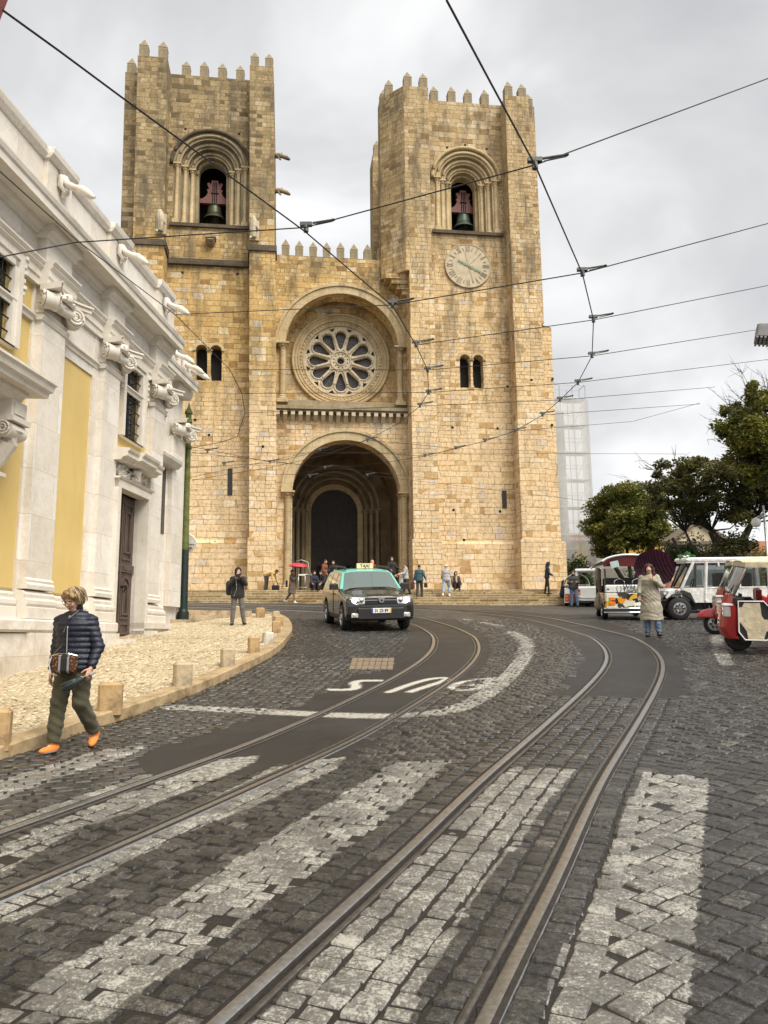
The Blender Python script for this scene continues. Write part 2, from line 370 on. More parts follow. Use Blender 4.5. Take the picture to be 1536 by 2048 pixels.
M_STEEL=plain('worn_rail_steel',(.43,.425,.41),.36,1.,.25,30)
M_RUST=plain('rusty_rail_groove',(.024,.018,.014),.75,.2,.5,25)
M_LIP=plain('dull_rail_steel',(.17,.16,.14),.45,.9,.35,20)
def mat_calc():
    t=NT('limestone_cobble'); c=t.coord(); s=t.n('SeparateColor',{'Color':t.n('Attribute',attribute_name='fx',out='Color')},out=0)
    base=t.ramp(s,[(0,(.31,.24,.14)),(.3,(.48,.395,.255)),(.7,(.60,.515,.365)),(1,(.70,.635,.50))])
    base=t.mix(.6,base,t.ramp(t.noise(.8,c,5,.6),[(.3,(.72,.66,.56)),(.7,(1.08,1.06,1.0))]),'MULTIPLY')
    base=t.mix(.35,base,t.ramp(t.noise(60,c,4),[(.3,(.6,.58,.5)),(.7,(1.2,1.2,1.2))]),'MULTIPLY')
    t.p(Base_Color=base,Roughness=.45); t.bump(t.noise(50,c,4),.4,.01); return t.m
M_CALC=mat_calc()
M_DIRT=plain('sandy_joint',(.10,.078,.048),.9,0,.4,30)
def mat_slab(name,a,b,dirt=(.16,.11,.05)):
    t=NT(name); c=t.coord(); n=t.noise(2.5,c,6,.65); k=t.noise(22,c,5,.65)
    col=t.ramp(n,[(.3,a),(.7,b)]); col=t.mix(t.ramp(t.noise(3.4,c,6,.7),[(.46,0.),(.64,.7)]),col,dirt); col=t.mix(.5,col,t.ramp(k,[(.3,(.65,.64,.6)),(.7,(1.15,1.15,1.15))]),'MULTIPLY')
    t.p(Base_Color=col,Roughness=.6); t.bump(t.math('ADD',k,t.noise(90,c,3)),.4,.01); return t.m
M_KERB=mat_slab('kerb_limestone',(.36,.255,.13),(.52,.40,.24))
# --- ground sheet
def sheet(name,xs,ys,dz,mat):
    X,Y=np.meshgrid(xs,ys); Z=gz(X,Y)+dz; nx,ny=len(xs),len(ys); V=np.c_[X.ravel(),Y.ravel(),Z.ravel()]
    i=np.arange(ny*nx).reshape(ny,nx); Fq=np.c_[i[:-1,:-1].ravel(),i[:-1,1:].ravel(),i[1:,1:].ravel(),i[1:,:-1].ravel()]
    return npmesh(name,V,Fq,mat,smooth=True)
xs=np.unique(np.r_[np.linspace(-400,-30,12),np.linspace(-30,30,61),np.linspace(30,400,12)]); ys=np.unique(np.r_[np.linspace(-60,0,13),np.linspace(0,64,129),np.linspace(64,140,20),np.linspace(140,900,14)])
tag(sheet('road',xs,ys,-.0085,M_ROAD),kind='structure')
# --- setts
def stones(name,cx,cy,ang,ha,hb,n_us,mat,jit=.15,dome=.003,drop=.026,lift=0.,kind='structure',paint=True,tone=None,zoff=.004):
    N=len(cx); us=np.array(n_us,float); k=len(us)
    corners=np.array([(-1,-1),(1,-1),(1,1),(-1,1)],float)[None]+rng.uniform(-jit,jit,(N,4,2))
    u,v=np.meshgrid(us,us); u=u.ravel(); v=v.ravel()
    wgt=np.stack([(1-u)*(1-v),(1+u)*(1-v),(1+u)*(1+v),(1-u)*(1+v)])/4
    L=np.einsum('kp,nkc->npc',wgt,corners)*np.stack([ha,hb],1)[:,None,:]
    c,s=np.cos(ang)[:,None],np.sin(ang)[:,None]
    X=cx[:,None]+L[...,0]*c-L[...,1]*s; Y=cy[:,None]+L[...,0]*s+L[...,1]*c
    edge=np.maximum(np.abs(u),np.abs(v)); zl=dome*(1-(u*u+v*v)/2)-np.where(edge>.99,drop,0)-np.where((edge>.9)&(edge<.99),.0022,0)
    tilt=rng.normal(0,.010,(N,2)); Z=gz(X,Y)+lift+zl[None]+rng.normal(0,zoff,(N,1))+tilt[:,:1]*L[...,0]+tilt[:,1:]*L[...,1]
    V=np.stack([X,Y,Z],2).reshape(-1,3)
    i=np.arange(k*k).reshape(k,k); q=np.c_[i[:-1,:-1].ravel(),i[:-1,1:].ravel(),i[1:,1:].ravel(),i[1:,:-1].ravel()]
    Fq=(q[None]+(np.arange(N)*k*k)[:,None,None]).reshape(-1,4)
    tn=np.clip(rng.normal(.45,.22,N) if tone is None else tone,0,1); at=np.zeros((len(V),4)); at[:,0]=np.repeat(tn,k*k); at[:,3]=1
    if paint: at[:,1]=paintmask(V[:,:2])
    return tag(npmesh(name,V,Fq,mat,smooth=True,attr=at),kind=kind)
NEAR=[-1,-.97,-.86,-.3,.3,.86,.97,1]; MIDL=[-1,-.95,-.5,0,.5,.95,1]; FAR=[-1,-.92,.92,1]
def lattice(ang,a,b,bond,box):
    x0,x1,y0,y1=box; r=max(x1-x0,y1-y0)*.75; mxx,myy=(x0+x1)/2,(y0+y1)/2
    m=int(2*r/a); n=int(2*r/b); I,J=np.meshgrid(np.arange(m),np.arange(n)); U=I*a-r+(J%2)*a*bond; Vv=J*b-r
    U=U+rng.normal(0,.012,U.shape); Vv=Vv+.05*np.sin(U*1.3)+.02*np.sin(U*3.1+1)
    c,s=math.cos(ang),math.sin(ang); X=(mxx+U*c-Vv*s).ravel(); Y=(myy+U*s+Vv*c).ravel(); k=(X>x0)&(X<x1)&(Y>y0)&(Y<y1); return X[k],Y[k]
def keep(X,Y,ymax=25.):
    P=np.c_[X,Y]; k=(Y>1.9)&(Y<ymax)&(np.abs(X)<.56*Y+.9)&~inpoly(P,ROADEDGE)
    for q in ASPH: k&=~inpoly(P,q)
    return k
S=[]
box=(-9,15,1.8,25.5)
for (ang,a,b,bond,zone) in ((R(41),.146,.140,.0,'right'),(R(-17),.150,.112,.5,'mid'),(R(24),.150,.118,.5,'left')):
    X,Y=lattice(ang,a,b,bond,box); k=keep(X,Y); X,Y=X[k],Y[k]; P=np.c_[X,Y]; lb,_=lateral(P,PB); la,_=lateral(P,PA)
    z={'right':lb>.80,'mid':(lb<-.84)&(la>.80),'left':(la<-.74)&(lb<-.84)}[zone]
    X,Y=X[z],Y[z]; n=len(X); S.append((X,Y,np.full(n,ang)+rng.normal(0,.05,n),np.full(n,a*.468)*rng.uniform(.92,1.05,n),np.full(n,b*.468)*rng.uniform(.92,1.05,n)))
for path,lim in ((PB,25),(PA,25)):
    T=np.gradient(path,axis=0); T/=np.linalg.norm(T,axis=1)[:,None]; s=np.arange(len(path))*.12
    ss=np.arange(0,s[-1],.112); px=np.interp(ss,s,path[:,0]); py=np.interp(ss,s,path[:,1]); tx=np.interp(ss,s,T[:,0]); ty=np.interp(ss,s,T[:,1])
    tl=[(-.76,.075),(-.60,.075),(-.307,.068),(-.155,.075),(0,.072),(.155,.075),(.307,.068),(.60,.075),(.76,.075)]
    for j,(t0,hw) in enumerate(tl):
        X=px+ty*t0; Y=py-tx*t0; sh=(j%2)*.056; X=X+tx*sh; Y=Y+ty*sh; k=keep(X,Y)
        if path is PA: lb,_=lateral(np.c_[X,Y],PB); k&=np.abs(lb)>.86
        X_,Y_=X[k],Y[k]; n=len(X_); a_=np.arctan2(ty,tx)[k]
        S.append((X_,Y_,a_,np.full(n,.0508)*rng.uniform(.9,1.05,n),np.full(n,hw*.93)*rng.uniform(.92,1.03,n)))
X,Y,A,HA,HB=[np.concatenate([q[i] for q in S]) for i in range(5)]
for k,us in ((Y<7.5,NEAR),((Y>=7.5)&(Y<14.5),MIDL),(Y>=14.5,FAR)): stones('road_setts',X[k],Y[k],A[k],HA[k],HB[k],us,M_SETT)
# --- asphalt along the tracks
for q in ASPH:
    q_=np.array(q); lo,hi=q_.min(0),q_.max(0); st=.042; gx=np.arange(lo[0],hi[0]+st,st); gy=np.arange(lo[1],hi[1]+st,st)
    Xc,Yc=np.meshgrid(gx,gy); cc=np.c_[(Xc[:-1,:-1]+st/2).ravel(),(Yc[:-1,:-1]+st/2).ravel()]; ins=inpoly(cc,q)
    for dx_,dy_ in ((.11,0),(-.11,0),(0,.11),(0,-.11)): ins|=inpoly(cc+np.array([dx_,dy_]),q)
    l1,_=lateral(cc,PA); l2,_=lateral(cc,PB); ins&=~((np.abs(np.abs(l1)-.465)<.05)|(np.abs(np.abs(l2)-.465)<.05))
    nx=len(gx); i=np.arange(Xc.size).reshape(Xc.shape); Fq=np.c_[i[:-1,:-1].ravel(),i[:-1,1:].ravel(),i[1:,1:].ravel(),i[1:,:-1].ravel()][ins]
    u,inv=np.unique(Fq,return_inverse=True); XY=np.c_[Xc.ravel(),Yc.ravel()][u]; at=np.zeros((len(u),4)); at[:,1]=paintmask(XY); at[:,3]=1
    tag(npmesh('asphalt_road',np.c_[XY,gz(XY[:,0],XY[:,1])-.003],inv.reshape(-1,4),M_ASPH,smooth=True,attr=at),kind='structure')
# --- tram rails
RP=[(-.060,-.05,0),(-.058,.004,1),(-.030,.008,0),(.020,.007,0),(.030,.003,1),(.034,-.03,1),(.062,-.03,1),(.066,.001,2),(.098,.002,1),(.10,-.05,1)]
def rail(path,side,lab):
    T=np.gradient(path,axis=0); T/=np.linalg.norm(T,axis=1)[:,None]; ctr=path+np.c_[T[:,1],-T[:,0]]*.47*side
    vs=[];fs=[];mi=[]; n=len(RP)
    for j in range(len(ctr)):
        for (t,z,_) in RP:
            q=ctr[j]+np.array([T[j,1],-T[j,0]])*(-side*t); vs.append((q[0],q[1],float(gz(q[0],q[1]))+z+.004))
    for j in range(len(ctr)-1):
        for i in range(n-1): fs.append((j*n+i,j*n+i+1,(j+1)*n+i+1,(j+1)*n+i)); mi.append(RP[i][2])
    return tag(npmesh('tram_rail',vs,fs,[M_STEEL,M_RUST,M_LIP],mi=mi),lab,'tram rail','grooved tram rails set in the street')
rail(PB,-1,'left rail of the right-hand track, running up from the bottom edge of the photo')
rail(PB,1,'right rail of the right-hand track, the rail closest to the white crossing bar at right')
rail(PA,-1,'left rail of the left-hand track, nearest the kerb and the walking woman')
rail(PA,1,'right rail of the left-hand track, crossing the lower left corner of the photo')
# --- kerb, pavement, bollards
def kerb():
    b=MB(); n=len(KP); i=0
    while i<n-3:
        L=random.randint(12,19); j=min(i+L,n-1); idx=list(range(i,j+1,2))
        if idx[-1]!=j: idx.append(j)
        rows=[]
        for m,q in enumerate(idx):
            ins=.006 if m in (0,len(idx)-1) else 0; row=[]; h=.135+.004*math.sin(i*3.1)
            for (t,z) in ((0,-.1),(0,h-.02-ins),(.022,h-ins),(.255,h-ins),(.262,-.02)):
                p=KP[q]+KN[q]*t; row.append((p[0],p[1],float(gz(*KP[q]))+z))
            rows.append(row)
        vs=[p for r in rows for p in r]; k=5; fs=[]
        for a in range(len(rows)-1):
            for c in range(k-1): fs.append([a*k+c,a*k+c+1,(a+1)*k+c+1,(a+1)*k+c])
        fs.append(list(range(k))); fs.append([(len(rows)-1)*k+c for c in range(k)][::-1]); b.add(vs,fs); i=j
    tag(b.build('kerb',M_KERB),kind='structure')
kerb()
def pavement():
    st=.2; P=np.array(SW); gx=np.arange(P[:,0].min(),P[:,0].max()+st,st); gy=np.arange(3.,26,st)
    t=tessellate_polygon([[Vector((a,b,0)) for a,b in SW]]); 
    X,Y=np.meshgrid(gx,gy); Z=gz(X,Y)+.112; cc=np.c_[(X[:-1,:-1]+st/2).ravel(),(Y[:-1,:-1]+st/2).ravel()]
    k=inpoly(cc,[tuple(p) for p in KP+KN*.14]+SW[-3:]); i=np.arange(X.size).reshape(X.shape)
    Fq=np.c_[i[:-1,:-1].ravel(),i[:-1,1:].ravel(),i[1:,1:].ravel(),i[1:,:-1].ravel()][k]
    u,inv=np.unique(Fq,return_inverse=True)
    tag(npmesh('pavement',np.c_[X.ravel(),Y.ravel(),Z.ravel()][u],inv.reshape(-1,4),M_DIRT),kind='structure')
    a=.070; xx,yy=lattice(R(12),a,a,.45,(-9,0,5.5,25.5)); k=inpoly(np.c_[xx,yy],SW)&(np.abs(xx)<.58*yy+.6); xx,yy=xx[k],yy[k]; n=len(xx)
    stones('pavement_cobbles',xx,yy,rng.uniform(-.16,.16,n),np.full(n,a*.46)*rng.uniform(.88,1.05,n),np.full(n,a*.45)*rng.uniform(.88,1.05,n),FAR,M_CALC,jit=.15,dome=.002,drop=.016,lift=.126,paint=False,tone=np.clip(rng.normal(.55,.25,n),0,1),zoff=.003)
pavement()
M_BOLL=[mat_slab('bollard_stone_ochre',(.40,.26,.11),(.56,.40,.22),(.13,.075,.03)),mat_slab('bollard_stone_tan',(.42,.33,.20),(.58,.48,.33),(.15,.12,.09)),mat_slab('bollard_stone_white',(.55,.50,.40),(.72,.68,.60),(.16,.13,.10))]
for (x0,x1,yt,yb,mi,rz,lab) in ((185,240,1362,1422,0,.25,'ochre stone cube bollard beside the walking woman, with a dark stain on its side'),
  (339,382,1321,1372,1,.35,'grey-topped pale stone cube bollard, second one up from the walking woman'),
  (436,469,1293,1333,1,.3,'tan stone cube bollard halfway along the kerb, standing alone'),
  (492,519,1270,1306,0,.3,'brown-stained stone cube bollard just before the whitish one'),
  (521,546,1262,1286,2,.5,'low whitish stone bollard with black scuffs, leaning'),
  (541,562,1239,1266,0,.1,'tan stone cube bollard in front of two others at the kerb corner'),
  (544,566,1229,1252,0,.3,'middle stone cube bollard of the three bunched at the kerb corner'),
  (542,560,1220,1243,1,.2,'rear stone cube bollard of the three bunched at the kerb corner'),
  (509,530,1213,1235,0,.05,'stone cube bollard standing apart at the end of the pavement, nearest the cathedral steps'),
  (467,479,1209,1234,1,.1,'stone bollard partly hidden behind the photographing woman'),
  (-42,12,1415,1492,0,.3,'ochre stone bollard cut off by the left edge of the photo')):
    c=gnd((x0+x1)/2,yb,.13); w=(x1-x0)*c[1]/F*.5*.82; h=(yb-yt)*c[1]/F*.435
    b=MB(); b.rbox((0,0,h-.03),(w,w,h+.03),Matrix.Identity(4),.03)
    o=b.build('stone_bollard',M_BOLL[mi]); o.location=(c[0],c[1]+w*.9,c[2]+(float(gz(c[0],c[1]+w))-float(gz(c[0],c[1])))*.5); o.rotation_euler=(random.uniform(-.03,.03),.0 if mi<2 else .12,rz)
    tag(o,lab,'bollard','stone cube bollards along the kerb')
# --- low steps from the pavement up to the side street
M_STEP=mat_slab('worn_step_stone',(.36,.27,.16),(.55,.44,.29),(.15,.11,.06))
Pr=gnd(533,1232,.14); L0=gnd(352,1249,.14)
for kx,lab in enumerate(('lowest wedge-shaped stone step at the end of the pavement','middle wedge-shaped stone step beside the green pole','top wedge-shaped stone step along the side street')):
    L=L0+np.array([-.2*kx,.75*kx,0]); Rr=Pr+np.array([-.25*kx,.12*kx,0]); z=L0[2]+.16*(kx+1)-.004*kx
    b=MB(); b.prism([(L[0]-1.2,L[1]),(Rr[0],Rr[1]),(Rr[0]-.4,Rr[1]+.5),(L[0]-1.2,L[1]+1.6)],(z-.5,z),lambda a,c,d:(a,c,d))
    tag(b.build('stone_step',M_STEP),lab,'step','stone steps at the end of the pavement')
# --- brick-coloured drain cover in the road
b=MB(); q=[gnd(*p) for p in ((697,1340),(786,1340),(789,1317),(705,1317))]
for i in range(7):
    for j in range(3):
        def bl(u,v): return (q[0]*(1-u)+q[1]*u)*(1-v)+(q[3]*(1-u)+q[2]*u)*v
        u0,u1,v0,v1=(i+.05)/7,(i+.95)/7,(j+.06)/3,(j+.94)/3; p4=[bl(u0,v0),bl(u1,v0),bl(u1,v1),bl(u0,v1)]
        b.add([(p[0],p[1],p[2]-.02) for p in p4]+[(p[0],p[1],p[2]+.014) for p in p4],[[4,5,6,7],[0,1,5,4],[1,2,6,5],[2,3,7,6],[3,0,4,7]])
tag(b.build('drain_cover',plain('drain_clay',(.20,.155,.105),.7,0,.3,14)),'tan block-paved drain cover set flush in the dark setts near the lettering','drain cover')
# --- leaves and grit swept against the kerb
def litter():
    vs=[];fs=[]
    for i in range(520):
        j=random.randrange(20,len(KP)-2); d=-abs(random.gauss(.02,.14)); p=KP[j]+KN[j]*d; s=random.uniform(.008,.03); a=random.uniform(0,6.3); z=float(gz(*p))+.012
        b0=len(vs); e=(math.cos(a)*s,math.sin(a)*s); f=(-e[1]*.6,e[0]*.6)
        vs+= [(p[0]-e[0],p[1]-e[1],z+random.uniform(0,.012)),(p[0]+f[0],p[1]+f[1],z+.004),(p[0]+e[0],p[1]+e[1],z+random.uniform(0,.014)),(p[0]-f[0],p[1]-f[1],z+.004)]; fs.append((b0,b0+1,b0+2,b0+3))
    tag(npmesh('fallen_leaves',vs,fs,plain('dry_leaf',(.30,.20,.09),.8,0,.5,9)),kind='stuff')
litter()
# ================================================================ CATHEDRAL (local axes: x along the front, y inward, z up)
YAW=R(7.3); D0=43.
FE=np.array([math.cos(YAW),math.sin(YAW),0]); FN=np.array([-math.sin(YAW),math.cos(YAW),0])
def fac(px,py,n=0.):
    r=ray(px,py); O=np.array([0,D0,0])+FN*n; t=((O-EYE)@FN)/(r@FN); p=EYE+r*t
    return float((p-O)@FE),float(p[2])
def facw(u,n,z): return np.array([0,D0,0])+FE*u+FN*n+np.array([0,0,z])
def mat_stone():
    t=NT('ashlar_limestone'); uv=t.uv(); c=t.coord(); X=t.xyz(c); z=X[2]
    s=t.xyz(uv); vw=t.math('ADD',s[1],t.math('MULTIPLY',t.noise(.9,t.comb(0.,s[1]),1),.55))
    uw=t.math('ADD',s[0],t.math('MULTIPLY',t.noise(.55,t.comb(s[0],t.math('MULTIPLY',s[1],.6)),1),.8))
    w=t.noise(2.2,uv,3,out='Color'); vec=t.vadd(t.comb(uw,vw),t.mix(.955,w,(.5,.5,.5)))
    def brick(bw,rh,ms,off=.5,sq=.7,f=3):
        q=t.t.nodes.new('ShaderNodeTexBrick'); q.offset=off; q.squash=sq; q.squash_frequency=f; q.offset_frequency=2
        for a,b in {'Vector':vec,'Color1':(0,0,0,1),'Color2':(1,1,1,1),'Mortar':(.5,.5,.5,1),'Scale':1.,'Mortar Size':ms,'Mortar Smooth':.35,'Brick Width':bw,'Row Height':rh}.items(): t.set(q.inputs[a],b)
        return q.outputs['Color'],q.outputs['Fac']
    a,fa=brick(.74,.335,.016); b,fb=brick(.52,.265,.018,.37,.6,2)
    sel=t.ramp(t.noise(.14,c,2),[(.48,0.),(.52,1.)])
    rnd=t.mix(sel,a,b); mor=t.mix(sel,fa,fb)
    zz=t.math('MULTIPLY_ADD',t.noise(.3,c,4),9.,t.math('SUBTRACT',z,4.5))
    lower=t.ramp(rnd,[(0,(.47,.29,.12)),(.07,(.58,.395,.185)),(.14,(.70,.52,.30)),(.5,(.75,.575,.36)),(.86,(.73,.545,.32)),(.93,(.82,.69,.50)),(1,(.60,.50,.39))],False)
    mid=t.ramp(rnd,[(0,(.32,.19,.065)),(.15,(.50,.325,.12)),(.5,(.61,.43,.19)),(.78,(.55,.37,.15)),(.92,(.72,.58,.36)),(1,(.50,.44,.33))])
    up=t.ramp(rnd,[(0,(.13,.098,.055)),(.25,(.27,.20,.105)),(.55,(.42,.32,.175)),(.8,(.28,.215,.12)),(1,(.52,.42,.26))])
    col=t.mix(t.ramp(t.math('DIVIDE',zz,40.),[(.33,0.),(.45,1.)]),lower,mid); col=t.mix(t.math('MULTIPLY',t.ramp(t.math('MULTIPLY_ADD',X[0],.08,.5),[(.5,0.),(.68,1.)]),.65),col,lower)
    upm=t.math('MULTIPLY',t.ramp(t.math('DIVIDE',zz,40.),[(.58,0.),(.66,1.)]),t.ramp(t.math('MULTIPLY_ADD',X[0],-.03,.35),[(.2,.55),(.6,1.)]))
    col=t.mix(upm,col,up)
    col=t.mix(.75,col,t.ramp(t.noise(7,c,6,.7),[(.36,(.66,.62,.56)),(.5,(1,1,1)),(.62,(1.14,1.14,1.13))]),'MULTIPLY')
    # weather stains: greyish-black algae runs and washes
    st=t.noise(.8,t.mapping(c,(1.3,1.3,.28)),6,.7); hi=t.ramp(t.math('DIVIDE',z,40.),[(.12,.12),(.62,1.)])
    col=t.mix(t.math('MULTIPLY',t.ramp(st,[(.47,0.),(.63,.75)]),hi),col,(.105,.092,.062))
    pit=t.ramp(t.noise(16,t.mapping(c,(1,1,1.8)),4,.75),[(.60,0.),(.70,.55)]); col=t.mix(pit,col,(.15,.10,.045))
    mcol=t.mix(t.noise(1.1,c,3),(.10,.06,.025),(.22,.15,.075)); mm=t.math('MULTIPLY',mor,t.ramp(t.noise(2.6,c,5,.7),[(.40,.12),(.60,.95)])); crk=t.ramp(t.noise(5.5,t.mapping(c,(.55,.55,2.6)),5,.75,1.2),[(.485,0.),(.5,.5),(.515,0.)]); col=t.mix(t.math('MULTIPLY',crk,t.ramp(t.noise(.9,c,3),[(.45,0.),(.6,1.)])),col,(.17,.105,.045))
    col=t.mix(mm,col,mcol)
    t.p(Base_Color=col,Roughness=.88,Specular_IOR_Level=.25)
    t.bump(t.math('ADD',t.math('SUBTRACT',t.math('MULTIPLY',t.noise(9,c,6,.7),.55),mor),t.math('MULTIPLY',rnd,.35)),.75,.035); return t.m
M_ST=mat_stone()
def mat_dressed(name,a,b,st=.6):
    t=NT(name); c=t.coord(); n=t.noise(1.3,c,5,.6); k=t.noise(11,c,6,.7)
    col=t.ramp(n,[(.3,a),(.7,b)]); col=t.mix(.6,col,t.ramp(k,[(.3,(.6,.57,.52)),(.7,(1.15,1.15,1.13))]),'MULTIPLY')
    br=t.n('TexBrick',{'Vector':t.uv(),'Scale':1.,'Mortar Size':.012,'Brick Width':.8,'Row Height':.55}); bf=[q for q in t.t.nodes if q.type=='TEX_BRICK'][0].outputs['Fac']
    col=t.mix(t.math('MULTIPLY',bf,.5),col,(.2,.14,.07)); col=t.mix(t.ramp(t.noise(1.1,t.mapping(c,(1,1,.35)),6,.7),[(.52,0.),(.72,st)]),col,(.11,.095,.07))
    t.p(Base_Color=col,Roughness=.85,Specular_IOR_Level=.25); t.bump(k,.5,.02); return t.m
M_DR=mat_dressed('dressed_limestone',(.46,.35,.19),(.60,.49,.31))
M_DRG=mat_dressed('weathered_limestone',(.25,.21,.14),(.42,.34,.21),.9)
M_DK=mat_dressed('blackened_ledge_stone',(.06,.052,.04),(.14,.11,.075))
M_PALE=mat_dressed('pale_carved_stone',(.52,.44,.31),(.66,.59,.46),.4)
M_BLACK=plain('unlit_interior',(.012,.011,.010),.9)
M_GLASSD=plain('leaded_glass',(.045,.042,.04),.25,0,.5,14,.4)
M_DOOR=plain('dark_oak',(.030,.021,.014),.6,0,.5,5,.3)
M_BRONZE=plain('verdigris_bronze',(.075,.115,.085),.5,.4,.45,3,.2)
M_BRONZE2=plain('dark_bronze',(.075,.08,.045),.45,.5,.45,3,.2)
M_YOKE=plain('red_painted_wood',(.20,.075,.062),.6,0,.25,8)
M_IRON=plain('black_iron',(.02,.02,.021),.5,.5,.2,20)
CATH=empty('cathedral',(0,D0,0),YAW,'fortress-like sandstone cathedral with twin crenellated bell towers, rose window and deep round porch','cathedral')
FR=lambda u,z,n:(u,n,z)
FL=lambda u,z,n:(u-.017*(z-24),n,z)
def fbox(b,f,u0,u1,n0,n1,z0,z1,mi=None):
    pts=[f(u,z,n) for (u,n,z) in ((u0,n0,z0),(u1,n0,z0),(u1,n1,z0),(u0,n1,z0),(u0,n0,z1),(u1,n0,z1),(u1,n1,z1),(u0,n1,z1))]
    b.add(pts,[[0,3,2,1],[4,5,6,7],[0,1,5,4],[1,2,6,5],[2,3,7,6],[3,0,4,7]],mi)
# merlon
mb=MB(); mb.box(-.25,.25,-.24,.24,-.15,.74); mb.add([(-.265,-.255,.74),(.265,-.255,.74),(.265,.255,.74),(-.265,.255,.74),(0,0,1.30)],[[0,1,4],[1,2,4],[2,3,4],[3,0,4],[3,2,1,0]])
MERL=mb.build('merlon',M_DRG); first=[True]
def merlon(u,n,z,par,f=FR,sc=1.):
    o=MERL if first[0] else MERL.copy()
    if not first[0]: COL.objects.link(o)
    first[0]=False; o.parent=par; o.location=f(u,z,n); o.scale=(sc,sc,random.uniform(.95,1.05)*sc)
    o.rotation_euler=(0,0,random.uniform(-.04,.04))
def tower_common(f,b,u0,u1,ul,ur,bc,br,bs,bz,bif,zt):
    """front wall with its openings between the buttresses, and the three other sides"""
    holes=[arch(bc,br,bz,bs,24)]
    for (c,z0,zs) in bif: holes.append(arch(c,.33,z0,zs,10))
    b.plate([(u0,2.6),(u1,2.6),(u1,zt),(u0,zt)],holes,(1.1,1.75),f)
    fbox(b,f,ul,u0-.0,1.18,9.2,2.6,zt-.05); fbox(b,f,u1,ur,1.18,9.2,2.6,zt-.05); fbox(b,f,u0,u1,8.5,9.2,2.6,zt-.02)
    fbox(b,f,u0,u1,2.6,8.45,zt-1.2,zt-.9); fbox(b,f,u0,u1,3.4,8.45,15.6,bz-.2)
# ---- left tower
b=MB()
tower_common(FL,b,-12.7,-7.7,-15.35,-6.32,-10.13,2.25,29.95,26.1,[(-10.58,16.4,18.2),(-9.75,16.4,18.2)],36.0)
fbox(b,FL,-14.4,-12.66,0,1.3,24.0,36.2); fbox(b,FL,-7.78,-6.34,0,1.3,24.0,36.15)
fbox(b,FL,-14.42,-12.6,-.14,1.2,7.05,24.1); fbox(b,FL,-7.78,-6.28,-.14,1.2,7.05,24.1)
fbox(b,FL,-14.6,-12.5,-.3,1.25,2.6,7.05); fbox(b,FL,-7.86,-6.2,-.3,1.25,2.6,7.05); fbox(b,FL,-12.55,-7.8,.93,1.3,2.6,6.9)
b.add([FL(-12.55,6.9,.93),FL(-7.8,6.9,.93),FL(-7.8,7.1,1.1),FL(-12.55,7.1,1.1)],[[0,1,2,3]])
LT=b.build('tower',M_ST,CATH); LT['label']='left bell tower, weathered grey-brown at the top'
for px in (371,407.5,444,480): merlon(fac(px,150,1.1)[0]+.017*12,1.45,36.0,LT,FL)
for u in (-14.1,-12.98): merlon(u,.35,36.2,LT,FL,1.05)
for u in (-7.5,-6.62): merlon(u,.35,36.15,LT,FL,.95)
for u,n in ((-15.05,1.6),(-15.05,4),(-15.05,6.4),(-6.65,2.6),(-6.65,4.6),(-6.65,6.6)): merlon(u,n,35.95,LT,FL)
b=MB()
for (u0,u1,n0) in ((-14.5,-12.52,-.26),(-7.88,-6.2,-.26)): fbox(b,FL,u0,u1,n0,.98,23.95,24.3)
fbox(b,FL,-12.52,-7.88,.86,1.16,23.45,23.8)
fbox(b,FL,-12.62,-12.52,-.2,1.12,23.82,24.3); fbox(b,FL,-7.88,-7.78,-.2,1.12,23.82,24.3)
b.build('string_course',M_DK,CATH)
# ---- right tower
b=MB()
tower_common(FR,b,3.0,8.05,1.66,10.02,5.6,2.1,30.15,26.6,[(5.2,16.45,18.2),(6.0,16.45,18.2)],35.6)
b.prism([(3.05,0),(1.5,0),(.15,1.35),(.15,2.3),(3.05,2.3)],(23.3,35.6),lambda a,c,d:(a,c,d))
fbox(b,FR,1.68,3.16,-.02,1.3,7.05,23.35); fbox(b,FR,1.58,3.28,-.16,1.34,2.6,7.05)
for i in range(4): fbox(b,FR,.32+.34*i,1.7,.5+.08*i,2.2,23.3-.3*(i+1),23.3-.3*i-.002)
fbox(b,FR,8.0,9.52,0,1.3,20.3,35.5); fbox(b,FR,9.51,10.06,.45,3,20.5,35.2)
fbox(b,FR,8.0,9.72,-.05,1.3,7.05,20.3); fbox(b,FR,9.71,10.42,.25,8.8,7.05,20.15)
b.add([FR(9.5,20.5,.45),FR(10.42,20.15,.25),FR(10.42,20.15,3),FR(10.06,20.5,3)],[[0,1,2,3]])
fbox(b,FR,7.82,9.86,-.3,1.34,2.6,7.05); fbox(b,FR,9.85,10.62,.05,8.9,2.6,7.0); fbox(b,FR,3.27,7.83,.93,1.36,2.6,6.9)
b.add([FR(3.27,6.9,.93),FR(7.83,6.9,.93),FR(7.83,7.1,1.1),FR(3.27,7.1,1.1)],[[0,1,2,3]])
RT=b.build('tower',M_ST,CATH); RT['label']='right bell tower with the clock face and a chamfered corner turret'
for px in (869,904,937,970.5): merlon(fac(px,190,1.1)[0],1.42,35.6,RT)
for u,n in ((1.78,.3),(2.78,.3),(.72,1.2),(.5,2.05)): merlon(u,n,35.55,RT)
for u,n in ((8.3,.35),(9.2,.35),(9.8,.9),(9.8,3)): merlon(u,n,35.45 if n<.5 else 35.1,RT)
for u,n in ((9.65,5),(9.65,7)): merlon(u,n,35.5,RT)
# ---- rear corner turret between the towers
u0,_=fac(746,400,8.6); u1,zt=fac(767,310,8.6)
b=MB(); fbox(b,FR,u0,u1+.6,8.6,10.5,2.6,zt); RB_=b.build('rear_turret',M_ST,CATH); merlon(u0+.35,8.85,zt,RB_,FR,1.05)
